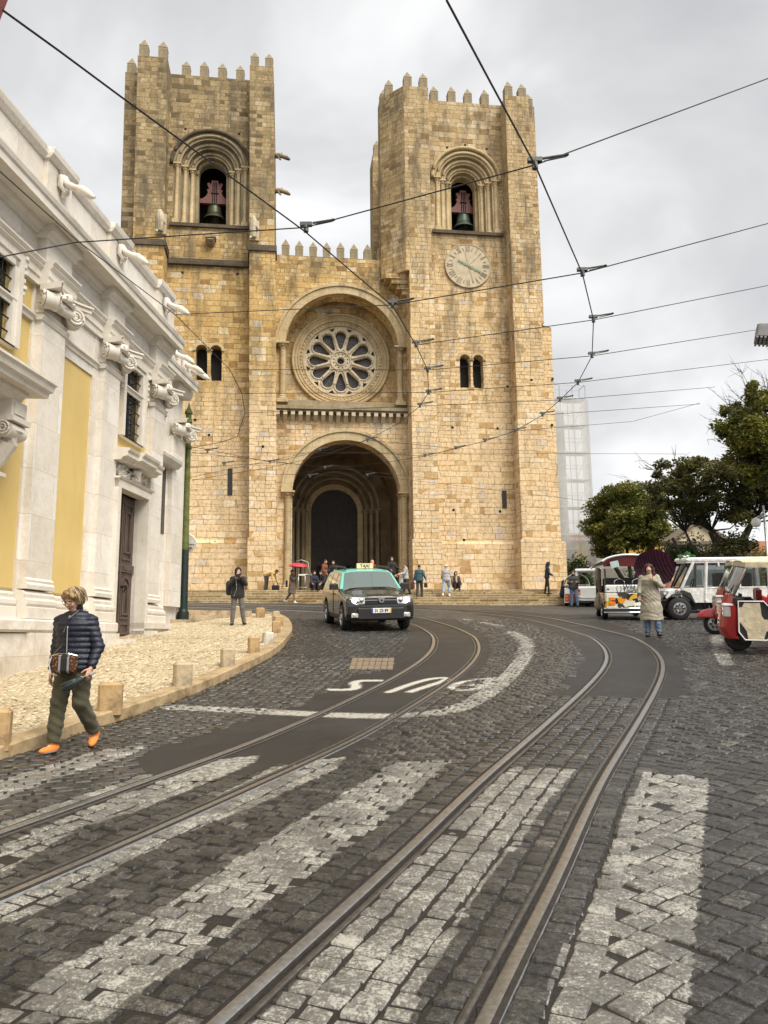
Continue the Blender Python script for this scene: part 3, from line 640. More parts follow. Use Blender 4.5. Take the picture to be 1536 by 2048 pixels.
# ---- middle front with arch over the rose and the porch
b=MB()
CU,CZ=-2.25,18.9
b.plate([(-6.9,14.95),(1.7,14.95),(1.7,24.7),(-6.9,24.7)],[arch(CU,3.38,15.45,CZ,40)],(1.6,2.6),FR)
b.plate([(-6.9,15.0),(1.7,15.0),(1.7,23.2),(-6.9,23.2)],[circ(-2.22,18.62,2.36,48)],(3.1,3.7),FR)
b.plate([(-6.9,14.4),(1.7,14.4),(1.7,24),(-6.9,24)],[arch(CU,3.55,14.9,CZ,40)],(2.6,3.1),FR)
PC=-2.0
b.plate([(-6.9,2.6),(1.72,2.6),(1.72,14.85),(-6.9,14.85)],[arch(PC,3.15,2.7,9.95,40)],(1.6,2.4),FR)
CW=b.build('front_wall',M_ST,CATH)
for px in (571,598.5,626.6,653.8,681.7,708.7,736,762.6): merlon(fac(px,510,1.6)[0],1.95,24.7,CW,FR,.92)
def ringplate(b,c,zs,ri,ro,n0,n1,f=FR,n=40,legs=0.):
    pi=[(c+ri*math.cos(math.pi*i/n),zs+ri*math.sin(math.pi*i/n)) for i in range(n+1)]; po=[(c+ro*math.cos(math.pi*i/n),zs+ro*math.sin(math.pi*i/n)) for i in range(n+1)]
    if legs: pi=[(c+ri,zs-legs)]+pi+[(c-ri,zs-legs)]; po=[(c+ro,zs-legs)]+po+[(c-ro,zs-legs)]
    b.prism(po+pi[::-1],(n0,n1),f)
b=MB(); ringplate(b,CU,CZ,3.40,3.86,1.42,1.72); ringplate(b,CU,CZ,3.86,4.02,1.34,1.7); b.build('blind_arch',M_DR,CATH)
b=MB(); ringplate(b,PC,9.95,3.17,3.66,1.42,1.72); ringplate(b,PC,9.95,3.66,3.8,1.34,1.7); b.build('porch_arch',M_DR,CATH)
def capital(b,c,z,r,h=.4):
    b.lathe((c[0],c[1],z),[(r*1.05,0),(r*1.15,.05),(r*1.02,.09),(r*1.2,h*.5),(r*1.75,h*.8),(r*1.7,h*.86)],12)
    for k in range(8):
        t=k*math.pi/4; b.lathe((c[0]+r*1.35*math.cos(t),c[1]+r*1.35*math.sin(t),z+h*.62),[(0,-.1*h*2),(.28*r,-.05),(.34*r,.04),(0,.1*h*1.5)],6)
    b.box(c[0]-r*1.9,c[0]+r*1.9,c[1]-r*1.9,c[1]+r*1.9,z+h*.86,z+h*1.12)
def column(par,u,n,z0,z1,r,mat=None,name='column'):
    b=MB(); b.box(u-r*1.7,u+r*1.7,n-r*1.7,n+r*1.7,z0,z0+.22); b.lathe((u,n,0),[(r*1.5,z0+.22),(r*1.55,z0+.3),(r*1.2,z0+.36),(r*1.3,z0+.42),(r,z0+.48),(r*.97,z1-.42),(r,z1-.4)],14)
    capital(b,(u,n),z1-.4,r,.36); return b.build(name,mat or M_DR,par,smooth=40)
RW=MB()
# rose window: frame rings are the part itself, tracery and glass its sub-parts
def torus(b,c,z,Rr,r,n,N=72,k=8):
    vs=[];fs=[]
    for i in range(N):
        a=2*math.pi*i/N
        for j in range(k):
            t=2*math.pi*j/k; rr=Rr+r*math.cos(t); vs.append((c+rr*math.cos(a),n-r*math.sin(t),z+rr*math.sin(a)))
    for i in range(N):
        for j in range(k): fs.append([i*k+j,i*k+(j+1)%k,((i+1)%N)*k+(j+1)%k,((i+1)%N)*k+j])
    b.add(vs,fs)
rc,rz=-2.22,18.62
RW.plate(circ(rc,rz,3.02,64),[circ(rc,rz,2.62,64)],(2.98,3.14),FR); RW.plate(circ(rc,rz,2.62,64),[circ(rc,rz,2.3,64)],(3.06,3.2),FR)
for (Rr,r,n) in ((2.98,.085,2.96),(2.62,.07,3.0),(2.33,.06,3.08),(2.80,.045,2.97)): torus(RW,rc,rz,Rr,r,n)
for i in range(64):
    t=2*math.pi*i/64; u,z=rc+2.47*math.cos(t),rz+2.47*math.sin(t); RW.lathe((u,3.04,z),[(0,-.05),(.06,-.02),(.07,.03)],6,'y')
ROSE=RW.build('rose_window',M_DR,CATH,smooth=35); 
b=MB(); holes=[]
for k in range(12):
    a=math.pi/2+k*math.pi/6; ca,sa=math.cos(a),math.sin(a); p=[]
    r0,r1,w0,w1=.86,1.62,.10,.335
    pts=[(r0,-w0),(r1,-w1)]+[(r1+w1*math.sin(math.pi*i/10),-w1*math.cos(math.pi*i/10)) for i in range(1,10)]+[(r1,w1),(r0,w0)]+[(r0-.09,.0)]
    holes.append([(rc+x*ca-y*sa,rz+x*sa+y*ca) for x,y in pts])
    a2=a+math.pi/12; q=[(2.17,-.20),(2.17,.20),(1.95,0)]; holes.append([(rc+x*math.cos(a2)-y*math.sin(a2),rz+x*math.sin(a2)+y*math.cos(a2)) for x,y in q])
    holes.append(circ(rc+.44*math.cos(a2),rz+.44*math.sin(a2),.05,8))
holes.append(circ(rc,rz,.22,20))
b.plate(circ(rc,rz,2.34,72),holes,(3.16,3.42),FR)
for k in range(12):
    a=math.pi/2+math.pi/12+k*math.pi/6; e=lambda r:(rc+r*math.cos(a),3.13,rz+r*math.sin(a))
    b.tube([e(.70),e(.8),e(1.5),e(1.55)],[.085,.055,.055,.09],8)
    a=math.pi/2+k*math.pi/6; cx,cz=rc+1.62*math.cos(a),rz+1.62*math.sin(a)
    vs=[(cx+.40*math.cos(a+t),3.14,cz+.40*math.sin(a+t)) for t in np.linspace(-1.75,1.75,12)]; b.tube(vs,.045,6)
torus(b,rc,rz,.62,.06,3.14,40); torus(b,rc,rz,.27,.05,3.14,30)
b.build('tracery',M_PALE,ROSE,smooth=35)
b=MB(); b.plate(circ(rc,rz,2.34,40),[],(3.46,3.50),FR); o=b.build('stained_glass',M_GLASSD,ROSE)
b=MB()
for k in range(12):
    a=math.pi/2+k*math.pi/6
    for r,s in ((1.62,.19),(1.15,.11)): 
        cx,cz=rc+r*math.cos(a),rz+r*math.sin(a); b.tube([(cx+s*math.cos(t),3.43,cz+s*math.sin(t)) for t in np.linspace(0,2*math.pi,16)],.012,5)
    b.tube([(rc+.85*math.cos(a),3.43,rz+.85*math.sin(a)),(rc+1.95*math.cos(a),3.43,rz+1.95*math.sin(a))],.009,5)
b.build('lead_lines',plain('lead_grey',(.16,.15,.14),.6),ROSE)
for u in (-5.78,1.25): column(CATH,u,1.52,15.3,19.0,.19)
b=MB(); fbox(b,FR,-6.32,1.72,1.05,1.62,14.85,15.05); fbox(b,FR,-6.3,1.7,1.2,1.64,14.74,14.85); fbox(b,FR,-6.3,1.7,1.5,1.66,15.05,15.5); b.build('cornice',M_DRG,CATH)
b=MB()
for i in range(18):
    u=-6.05+i*.445; b.prism([(1.12,14.74),(1.62,14.74),(1.62,14.2),(1.45,14.3),(1.12,14.52)],(u-.115,u+.115),lambda a,c,d:(d,a,c))
b.build('corbel_table',M_PALE,CATH)
# ---- porch interior and main door
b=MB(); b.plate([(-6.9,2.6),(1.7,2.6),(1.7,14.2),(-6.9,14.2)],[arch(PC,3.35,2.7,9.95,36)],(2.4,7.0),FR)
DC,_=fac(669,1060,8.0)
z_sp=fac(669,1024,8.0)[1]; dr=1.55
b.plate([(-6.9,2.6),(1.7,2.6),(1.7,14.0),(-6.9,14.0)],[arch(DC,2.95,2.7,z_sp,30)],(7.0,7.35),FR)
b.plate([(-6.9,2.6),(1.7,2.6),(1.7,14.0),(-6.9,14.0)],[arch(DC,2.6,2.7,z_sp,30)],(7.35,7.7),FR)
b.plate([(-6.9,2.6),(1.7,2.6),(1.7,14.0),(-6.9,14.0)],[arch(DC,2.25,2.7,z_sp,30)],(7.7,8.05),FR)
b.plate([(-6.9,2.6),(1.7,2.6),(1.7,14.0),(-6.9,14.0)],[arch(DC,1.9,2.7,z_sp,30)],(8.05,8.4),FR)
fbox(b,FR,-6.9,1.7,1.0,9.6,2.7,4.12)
PORCH=b.build('porch',mat_dressed('shaded_porch_stone',(.11,.076,.04),(.27,.195,.105),.9),CATH)  # darker stone colour carries the shade inside the porch
b=MB(); ringplate(b,DC,z_sp,dr,1.92,8.12,8.5,legs=z_sp-4.12); b.build('door_surround',M_DR,PORCH)
for s in (-1,1):
    for (r,n) in ((2.78,7.12),(2.43,7.5),(2.08,7.85)): column(PORCH,DC+s*(r),n,4.12,z_sp+.1,.13,M_DRG)
b=MB(); 
for (r,n) in ((2.86,7.05),(2.50,7.4),(2.14,7.75)): b.tube([(DC+r*math.cos(t),n,z_sp+.1+r*math.sin(t)) for t in np.linspace(0,math.pi,26)],.11,8)
b.build('archivolt',M_DRG,PORCH,smooth=True)
for u in (PC-3.4,PC+3.4): column(PORCH,u+(.0),1.55,4.12,10.0,.21,M_DR)
b=MB(); b.plate(arch(DC,1.9,4.1,z_sp,24),[],(8.5,8.6),FR)
for i in range(-3,4): fbox(b,FR,DC+i*.42-.03,DC+i*.42+.03,8.46,8.5,4.13,z_sp-.1)
for z in (6.2,7.6,z_sp-.12): fbox(b,FR,DC-1.5,DC+1.5,8.44,8.5,z,z+.09)
DOOR=b.build('door',M_DOOR,CATH)
b=MB(); fbox(b,FR,DC-1.15,DC-.5,8.40,8.45,4.14,6.35); fbox(b,FR,DC+.5,DC+1.15,8.40,8.45,4.14,6.35); b.build('wicket',M_BLACK,DOOR)
# ---- belfry windows
def belfry(f,c,r,zs,z0,lab,mat):
    b=MB(); rs=[r,r*.80,r*.62,r*.45]; ri=r*.37
    for i in range(3):
        n0=1.1+.05+.30*i; ringplate(b,c,zs-.0,rs[i+1],rs[i]+.02,n0,n0+.5,f,30,legs=zs-z0)
    ringplate(b,c,zs,ri,rs[3]+.02,2.1,2.6,f,24,legs=zs-z0)
    o=b.build('belfry_window',mat,CATH); o['label']=lab
    b=MB()
    for i,(rr,n,th) in enumerate(((r+.1,1.04,.11),(r*.9,1.12,.10),(r*.71,1.42,.10),(r*.535,1.72,.09),(r*.41,2.06,.06))): b.tube([f(c+rr*math.cos(t),zs+rr*math.sin(t),n) for t in np.linspace(0,math.pi,30)],th,8,mi=1 if i==0 and c<0 else 0)
    b.build('archivolt',[mat,M_DK],o,smooth=True)
    for s in (-1,1):
        for (rr,n) in ((r*.9,1.13),(r*.71,1.43),(r*.535,1.73)):
            u,y,_=f(c+s*rr,(z0+zs)/2,n); column(o,u,y,z0,zs+.05,.115,M_DR)
    b=MB(); fbox(b,f,c-r-.15,c+r+.15,.93,2.6,z0-.2,z0); b.build('sill',M_DK,o)
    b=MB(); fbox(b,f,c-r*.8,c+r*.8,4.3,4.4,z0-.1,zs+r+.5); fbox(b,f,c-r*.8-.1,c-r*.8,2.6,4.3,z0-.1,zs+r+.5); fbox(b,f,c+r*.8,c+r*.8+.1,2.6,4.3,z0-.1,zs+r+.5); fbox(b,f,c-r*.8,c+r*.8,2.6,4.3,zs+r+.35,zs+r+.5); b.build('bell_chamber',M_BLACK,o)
    return o
def bell(f,c,z,n,s,mat,lab):
    u,y,_=f(c,z,n); b=MB()
    b.lathe((u,y,z),[(0,1.12*s),(.22*s,1.1*s),(.36*s,1.0*s),(.42*s,.8*s),(.47*s,.45*s),(.56*s,.2*s),(.72*s,.0),(.74*s,-.04*s),(.68*s,-.04*s),(.4*s,.4*s),(.3*s,.9*s),(0,.95*s)],24)
    for h,rr in ((.95,.395),(.88,.41),(.16,.60),(.3,.535)): b.tube([(u+rr*s*math.cos(t),y+rr*s*math.sin(t),z+h*s) for t in np.linspace(0,2*math.pi,24)],.018*s,6)
    B=b.build('bell',mat,CATH,smooth=50); B['label']=lab
    b=MB(); pr=[(-1.02,1.1),(1.02,1.1),(1.02,1.36),(.75,1.42),(.55,1.6),(.42,1.85),(.5,2.05),(.36,2.1),(.44,2.32),(.5,2.46),(.36,2.55),(.26,2.4),(.2,2.7),(-.2,2.7),(-.26,2.4),(-.36,2.55),(-.5,2.46),(-.44,2.32),(-.36,2.1),(-.5,2.05),(-.42,1.85),(-.55,1.6),(-.75,1.42),(-1.02,1.36)]
    b.prism([(q[0]*s,q[1]*s) for q in pr],(-.14*s,.14*s),lambda a,h,d:(u+a,y+d,z+h)); b.build('headstock',M_YOKE,B)
    b=MB()
    for a in (-.13,0,.13): b.tube([(u+a*s,y-.16*s,z+1.0*s),(u+a*.8*s,y-.17*s,z+2.55*s)],.028*s,6)
    b.tube([(u-.25*s,y-.17*s,z+1.8*s),(u+.25*s,y-.17*s,z+1.8*s)],.03*s,6); b.build('iron_strap',M_IRON,B)
belfry(FL,-10.13,2.25,29.95,26.1,'bell opening of the left tower, its outer arch blackened',M_DRG); bell(FL,-10.13+.04,fac(422,441,2.9)[1],2.9,.98,M_BRONZE2,'dark bronze bell in the left tower')
belfry(FR,5.6,2.1,30.15,26.6,'bell opening of the right tower, above the clock',M_DR); bell(FR,fac(927,458,2.9)[0],fac(927,458,2.9)[1],2.9,.98,M_BRONZE,'green bronze bell in the right tower')
# ---- twin windows, slits
for f,c,lab in ((FL,-10.16,'twin window of the left tower'),(FR,5.6,'twin window of the right tower')):
    b=MB()
    for q in (-.41,.41): ringplate(b,c+q,18.2,.34,.5,1.02,1.2,f,14)
    fbox(b,f,c-.75,c+.75,1.75,1.9,16.3,18.7); o=b.build('twin_window',M_DR,CATH); o['label']=lab; o.data.materials.append(M_BLACK)
    o.data.polygons.foreach_set('material_index',[0]*(len(o.data.polygons)-6)+[1]*6)
    u,y,_=f(c,17,1.3); column(o,u,y,16.4,18.3,.085,M_PALE)
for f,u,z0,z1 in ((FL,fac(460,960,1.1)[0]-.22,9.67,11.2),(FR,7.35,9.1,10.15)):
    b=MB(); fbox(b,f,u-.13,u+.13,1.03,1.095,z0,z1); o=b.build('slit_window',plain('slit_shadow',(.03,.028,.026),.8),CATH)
# ---- clock
cu,cz=5.53,24.3
b=MB(); b.plate(circ(cu,cz,1.44,48),[],(1.0,1.14),FR); torus(b,cu,cz,1.42,.035,1.0,48,6); CLK=b.build('clock',plain('clock_limestone',(.47,.39,.26),.7,0,.18,3),CATH)
M_NUM=plain('clock_paint',(.17,.145,.11),.7); b=MB()
def stroke(b,p,q,w,n):
    d=Vector((q[0]-p[0],q[1]-p[1])); d.normalize(); x,z=-d.y*w/2,d.x*w/2
    b.prism([(p[0]+x,p[1]+z),(p[0]-x,p[1]-z),(q[0]-x,q[1]-z),(q[0]+x,q[1]+z)],(n,n+.012),FR)
for h,s in enumerate(['XII','I','II','III','IIII','V','VI','VII','VIII','IX','X','XI']):
    a=math.pi/2-h*math.pi/6; wd={'I':.075,'V':.16,'X':.16}; tot=sum(wd[ch] for ch in s); x=-tot/2
    def T(px,pz): return (cu+1.14*math.cos(a)+px*math.sin(a)+pz*math.cos(a),cz+1.14*math.sin(a)-px*math.cos(a)+pz*math.sin(a))
    for ch in s:
        w=wd[ch]
        if ch=='I': stroke(b,T(x+w/2,-.2),T(x+w/2,.2),.034,.985)
        if ch=='V': stroke(b,T(x+.02,.2),T(x+w/2,-.2),.034,.985); stroke(b,T(x+w-.02,.2),T(x+w/2,-.2),.016,.985)
        if ch=='X': stroke(b,T(x+.02,.2),T(x+w-.02,-.2),.034,.985); stroke(b,T(x+w-.02,.2),T(x+.02,-.2),.016,.985)
        x+=w
for h in range(12):
    a=math.pi/2-(h+.5)*math.pi/6; stroke(b,(cu+1.0*math.cos(a),cz+1.0*math.sin(a)),(cu+1.2*math.cos(a),cz+1.2*math.sin(a)),.05,.987)
for a,l in ((1.75,.95),(.75,1.0),(5.0,1.15)): stroke(b,(cu+.1*math.cos(a),cz+.1*math.sin(a)),(cu+l*math.cos(a),cz+l*math.sin(a)),.022,.99)
b.build('numeral',M_NUM,CLK)
M_HAND=plain('verdigris_hand',(.13,.24,.16),.6,.2,.3,8)
for a,l in ((R(-27),.95),(R(152),.72)):
    b=MB(); dx,dz=math.cos(a),math.sin(a)
    for r0,r1,w in ((0,.25,.09),(.25,.32,.17),(.32,.55,.07),(.55,.63,.16),(.63,.82,.07),(.82,.95,.13)):
        stroke(b,(cu+r0*l*dx,cz+r0*l*dz),(cu+r1*l*dx,cz+r1*l*dz),w,.94)
    b.build('clock_hand',M_HAND,CLK)
# ---- gargoyles, carved lions, corbel
for n,z in ((2.2,31.6),(2.2,29.2)):
    b=MB(); u=-6.32-.017*(z-24); b.tube([(u-.1,n,z+.05),(u+.25,n,z+.12),(u+.5,n,z+.08),(u+.75,n,z+.0),(u+.95,n,z-.12)],[.16,.17,.13,.14,.07],8); b.tube([(u+.2,n-.12,z),(u+.3,n-.14,z-.2),(u+.4,n-.13,z-.26)],[.06,.05,.04],6); b.tube([(u+.5,n,z+.1),(u+.42,n-.1,z+.3)],[.05,.02],5)
    b.build('gargoyle',M_DRG,CATH,smooth=True)
for px,py,sx in ((322,445,1),(508,458,-1)):
    u,z=fac(px,py,-.1); b=MB(); b.box(u-.25,u+.3,-.1,.1,z-.7,z+.55); b.tube([(u,-.25,z-.6),(u+.05*sx,-.35,z-.1),(u,-.4,z+.35),(u-.05,-.42,z+.6)],[.18,.22,.2,.12],8); b.tube([(u+.15,-.3,z-.25),(u+.25,-.42,z-.15),(u+.15,-.5,z)],[.08,.07,.06],6); b.tube([(u-.15,-.3,z-.6),(u-.2,-.42,z-.75)],[.09,.06],6)
    b.build('carved_lion',M_PALE,CATH,smooth=40)
u,z=fac(422,487,1.0); b=MB(); b.tube([(u,1.1,z),(u,.85,z+.05),(u,.7,z+.2)],[.22,.24,.25],8); b.box(u-.3,u+.3,.6,1.1,z+.2,z+.36); b.build('corbel',M_DRG,CATH)
# ---- putlog holes and iron rings
for px,py,n in ((430,1085,1),(600,250,9),(371,258,1.1),(426,262,1.1),(478,268,1.1),(357,283,1.1),(486,296,1.1),(894,295,1.1),(930,290,1.1),(920,295,1.1),(973,298,1.1),(365,545,1.1),(475,548,1.1),(928,1080,1.1),(1000,1023,1.1),(907,1020,1.1),(1063,760,-.05),(1015,773,1.1),(1105,758,.2),(905,855,1.1),(995,857,1.1),(1104,850,.2),(418,870,1.1),(390,840,1.1),(526,893,-.14)):
    if n>5: continue
    b=MB(); u,z=fac(px,py,n); b.lathe((u,n-.01,z),[(.0,.0),(.085,.0),(.085,.02),(0,.02)],8,'y'); b.build('putlog_hole',M_BLACK,CATH)
# ================================================================ CATHEDRAL STEPS
def mat_stairs():
    t=NT('stair_stone'); c=t.coord(); X=t.xyz(c); q=t.t.nodes.new('ShaderNodeTexBrick'); q.offset=.43
    for a,b_ in {'Vector':t.comb(t.math('ADD',X[0],t.math('MULTIPLY',t.noise(.6,t.comb(X[0],t.math('MULTIPLY',X[2],3.)),1),1.2)),t.math('SUBTRACT',X[2],3.05)),'Color1':(0,0,0,1),'Color2':(1,1,1,1),'Mortar':(.2,.2,.2,1),'Scale':1.,'Mortar Size':.016,'Mortar Smooth':.2,'Brick Width':.95,'Row Height':.153}.items(): t.set(q.inputs[a],b_)
    col=t.ramp(q.outputs['Color'],[(0,(.33,.24,.12)),(.3,(.55,.43,.25)),(.7,(.68,.56,.36)),(1,(.45,.35,.22))]); k=t.noise(7,c,6,.7)
    col=t.mix(.8,col,t.ramp(k,[(.3,(.5,.46,.4)),(.7,(1.2,1.2,1.18))]),'MULTIPLY'); col=t.mix(t.ramp(t.noise(2.2,t.mapping(c,(1.4,1,.5)),6,.75),[(.52,0.),(.70,.65)]),col,(.14,.10,.055)); col=t.mix(t.math('MULTIPLY',q.outputs['Fac'],.7),col,(.10,.07,.04))
    t.p(Base_Color=col,Roughness=.85,Specular_IOR_Level=.25); t.bump(t.math('SUBTRACT',k,q.outputs['Fac']),.6,.02); return t.m
M_STP=mat_stairs()
b=MB(); NS=7
for i in range(NS):
    n0=-4.3+i*.46; z1=3.05+.153*(i+1); x1=10.55
    b.box(-16 if i>1 else -13,x1-.0*i,n0,n0+.46 if i<NS-1 else 1.0,1.8,z1); 
    b.box(-16 if i>1 else -13,x1+.002,n0-.025,n0+.02,z1-.05,z1+.003)
STAIR=b.build('stone_steps',M_STP); STAIR.location=(0,D0,0); STAIR.rotation_euler=(0,0,YAW)
tag(STAIR,'broad flight of worn stone steps across the foot of the cathedral front','steps')
# ================================================================ WHITE AND YELLOW CHURCH ON THE LEFT (local axes: x along the wall, -y towards the street)
def mat_marble():
    t=NT('pale_marble'); c=t.coord(); uv=t.uv()
    q=t.t.nodes.new('ShaderNodeTexBrick'); q.offset=.5
    for a,b_ in {'Vector':t.mapping(uv,loc=(.3,.2,0)),'Color1':(0,0,0,1),'Color2':(1,1,1,1),'Mortar':(.5,.5,.5,1),'Scale':1.,'Mortar Size':.006,'Brick Width':1.3,'Row Height':.78}.items(): t.set(q.inputs[a],b_)
    col=t.ramp(q.outputs['Color'],[(0,(.66,.61,.53)),(.5,(.73,.69,.62)),(1,(.79,.76,.71))])
    n=t.noise(2.6,c,7,.7,.6); col=t.mix(.55,col,t.ramp(n,[(.3,(.80,.74,.66)),(.5,(1,1,1)),(.7,(1.06,1.05,1.03))]),'MULTIPLY')
    v=t.noise(1.2,c,8,.75,1.5); col=t.mix(t.ramp(v,[(.47,0.),(.5,.28),(.53,0.)]),col,(.45,.36,.27))
    col=t.mix(t.math('MULTIPLY',q.outputs['Fac'],.45),col,(.33,.25,.17))
    z=t.xyz(c)[2]; low=t.math('MULTIPLY',t.ramp(t.math('DIVIDE',z,10.),[(.12,.75),(.27,0.)]),t.ramp(t.noise(1.6,c,6,.7),[(.42,0.),(.7,1.)]))
    col=t.mix(low,col,(.40,.28,.15)); t.p(Base_Color=col,Roughness=.5,Specular_IOR_Level=.35); t.bump(t.noise(30,c,4),.12,.01); return t.m
M_MB=mat_marble()
def mat_trim():
    t=NT('carved_white_stone'); c=t.coord(); n=t.noise(2.2,c,6,.65)
    col=t.ramp(n,[(.3,(.61,.56,.48)),(.7,(.75,.71,.64))]); col=t.mix(t.ramp(t.noise(5,c,6,.7),[(.55,0.),(.75,.45)]),col,(.36,.28,.18))
    t.p(Base_Color=col,Roughness=.6,Specular_IOR_Level=.3); t.bump(t.noise(35,c,4),.15,.01); return t.m
M_TR=mat_trim()
def mat_yel():
    t=NT('yellow_stucco'); c=t.coord(); n=t.noise(.8,c,5,.6)
    col=t.ramp(n,[(.3,(.60,.435,.15)),(.7,(.67,.51,.205))]); col=t.mix(.3,col,t.ramp(t.noise(3,t.mapping(c,(1,1,.25)),6,.7),[(.35,(.82,.78,.7)),(.7,(1.05,1.05,1.05))]),'MULTIPLY')
    t.p(Base_Color=col,Roughness=.9); t.bump(t.noise(60,c,4),.25,.006); return t.m
M_YE=mat_yel()
M_WIN=plain('dark_window_glass',(.02,.021,.023),.12,0,.3,3)
M_WOODB=plain('brown_panelled_wood',(.085,.058,.045),.5,0,.25,4,.15)
CH=empty('baroque_church',(WA[0],WA[1],0),math.pi/2-WY,'white marble baroque church with yellow stucco panels, ionic pilasters and gargoyle spouts','church')
FC=lambda s,z,n:(s,-n,z)
def prof(b,s0,s1,pts,mi=None,m0=0,m1=0):
    """moulding: profile (n,z) run along the wall from s0 to s1; m0/m1=1 mitre outward at that end"""
    b.add([(s0-m0*n,-n,z) for n,z in pts]+[(s1+m1*n,-n,z) for n,z in pts],
      [[i,(i+1)%len(pts),(i+1)%len(pts)+len(pts),i+len(pts)] for i in range(len(pts))]+[list(range(len(pts)))[::-1],[len(pts)+i for i in range(len(pts))]],mi)
def run(b,spans,pts):
    """the same moulding stepping forward over pilasters: spans are (s0,s1,extra)"""
    for s0,s1,e in spans: prof(b,s0,s1,[(n+(e if n>.02 else 0),z) for n,z in pts])
S0,S1,S2=-17.,6.42,9.62; N2=-.72
PIL=[(.28,1.10),(2.74,3.48),(5.36,6.08)]
b=MB(); b.plate([(S0,-1),(S1,-1),(S1,8.75),(S0,8.75)],[[(3.6,1.62),(5.1,1.62),(5.1,4.78),(3.6,4.78)],[(4.0,6.0),(4.86,6.0),(4.86,7.68),(4.0,7.68)],[(-2.5,.8),(-1.1,.8),(-1.1,4.6),(-2.5,4.6)],[(-2.3,6.35),(-.5,6.35),(-.5,7.95),(-2.3,7.95)]],(0,-.6),FC)
b.box(S0,S1-.6,.6,9,-1,8.68); b.box(S1,S2-.05,-N2,9,-1,8.68)
b.build('stucco_wall',M_YE,CH)
b=MB()
# marble strips standing proud of the stucco
fb=lambda s0,s1,n0,n1,z0,z1:b.box(s0,s1,-n0,-n1,z0,z1)
fb(S0,S1,-.1,.03,6.87,8.62) if False else None
for a,c in ((S0,-2.9),(1.1,2.74)): fb(a,c,-.05,.032,7.0 if a>-1 else 8.0,8.72)
fb(-2.9,1.1,-.05,.03,8.02,8.72); fb(2.74,S1,-.05,.03,7.88,8.72)
fb(1.36,2.6,-.05,.03,6.87,7.0)
for (a,c) in ((.2,1.35),(2.5,3.5),(5.34,6.4)): fb(a,c,-.04,.045,1.9,7.9)
for (a,c) in PIL: fb(a,c,0,.17,2.62,7.25)
for (a,c) in PIL: fb(a+.02,c-.02,0,.15,7.25,7.72)
fb(S1-.3,S1,-.7,.028,1.9,8.72)
fb(S1,S2,-.1+N2,N2+.05,2.0,8.72); fb(8.6,9.54,N2,N2+.2,2.5,7.25); fb(6.9,7.9,N2,N2+.17,2.5,7.25); fb(S2-.1,S2,-6,N2,-.5,8.62)
b.build('pilaster',M_MB,CH)
b=MB()
fb=lambda s0,s1,n0,n1,z0,z1:b.box(s0,s1,-n0,-n1,z0,z1)
fb(S0,3.5,-.1,.28,-1,1.72); prof(b,S0,3.5,[(0,1.72),(.32,1.74),(.36,1.78),(.36,1.92),(.33,1.95),(0,1.96)],m1=0)
for (a,c) in PIL[:2]: fb(a-.1,c+.1,.2,.36,-1,1.735)
fb(5.16,6.5,-.1,.30,-1,1.85); fb(5.1,6.55,-.1,.36,1.85,1.98); fb(S1,S2,N2-.2,N2+.25,-1,2.0)
b.build('plinth',M_MB,CH)
b=MB()
ATT=[(0,1.96),(.26,1.96),(.26,2.14),(.22,2.16),(.25,2.2),(.25,2.26),(.19,2.30),(.20,2.36),(.14,2.42),(0,2.45)]
run(b,[(S0,.2,-.16),(1.17,2.67,-.16),(5.2,6.4,.0)],ATT)
run(b,[(a-.07,c+.07,.02) for a,c in PIL[:2]],[(n*1.0,z+(.0)) for n,z in ATT]+[])
run(b,[(a-.03,c+.03,.0) for a,c in PIL],[(0,2.45),(.22,2.45),(.23,2.52),(.2,2.56),(.21,2.6),(.17,2.64),(0,2.64)])
b.build('base_moulding',M_TR,CH)
# entablature
b=MB()
br=[]; last=S0
for a,c in PIL: br+= [(last,a-.08,0.),(a-.08,c+.08,.17)]; last=c+.08
br.append((last,S1,0.))
run(b,br,[(0,7.73),(.10,7.73),(.10,7.86),(.13,7.87),(.13,8.0),(.19,8.05),(.17,8.08),(.22,8.13),(.22,8.16),(0,8.18)])
run(b,[(p,q,e) for p,q,e in br if e==0],[(0,7.06),(.06,7.06),(.07,7.13),(.11,7.15),(.11,7.18),(0,7.2)])
for a,c in PIL: run(b,[(a-.05,c+.05,.16)],[(0,7.1),(.03,7.1),(.05,7.14),(.07,7.18),(0,7.2)])
b.build('architrave',M_TR,CH)
b=MB()
CORN=[(0,8.66),(.08,8.66),(.10,8.72),(.17,8.75),(.20,8.82),(.26,8.84),(.50,8.84),(.50,8.80),(.53,8.80),(.53,8.93),(.56,8.96),(.58,9.03),(.58,9.06),(0,9.12)]
prof(b,S0,S1-.18,CORN)
for a,c in PIL: prof(b,a-.12,c+.12,[(0,8.60),(.24,8.60),(.26,8.68),(.34,8.71),(.36,8.838),(0,8.838)])
for a,c in PIL: prof(b,a-.04,c+.04,[(0,8.18),(.20,8.18),(.20,8.60),(0,8.60)])
b.box(S1-.19,S1+.3,.25,6,8.70,9.05)
prof(b,S1+.02,S2+.05,[(n+N2,z-.005) for n,z in CORN[:-1]]+[(N2,9.11)],m1=.6); prof(b,8.55,9.64,[(N2,8.6),(N2+.28,8.6),(N2+.34,8.7),(N2+.36,8.832),(N2,8.832)])
b.build('cornice',M_TR,CH)
b=MB()
prof(b,S0,S1-.2,[(-.4,9.02),(.30,9.02),(.30,9.14),(.27,9.16),(.27,9.86),(-.4,9.86)]); 
prof(b,S0,S1-.15,[(-.4,9.86),(.31,9.86),(.36,9.93),(.38,10.02),(.38,10.05),(-.4,10.09)])
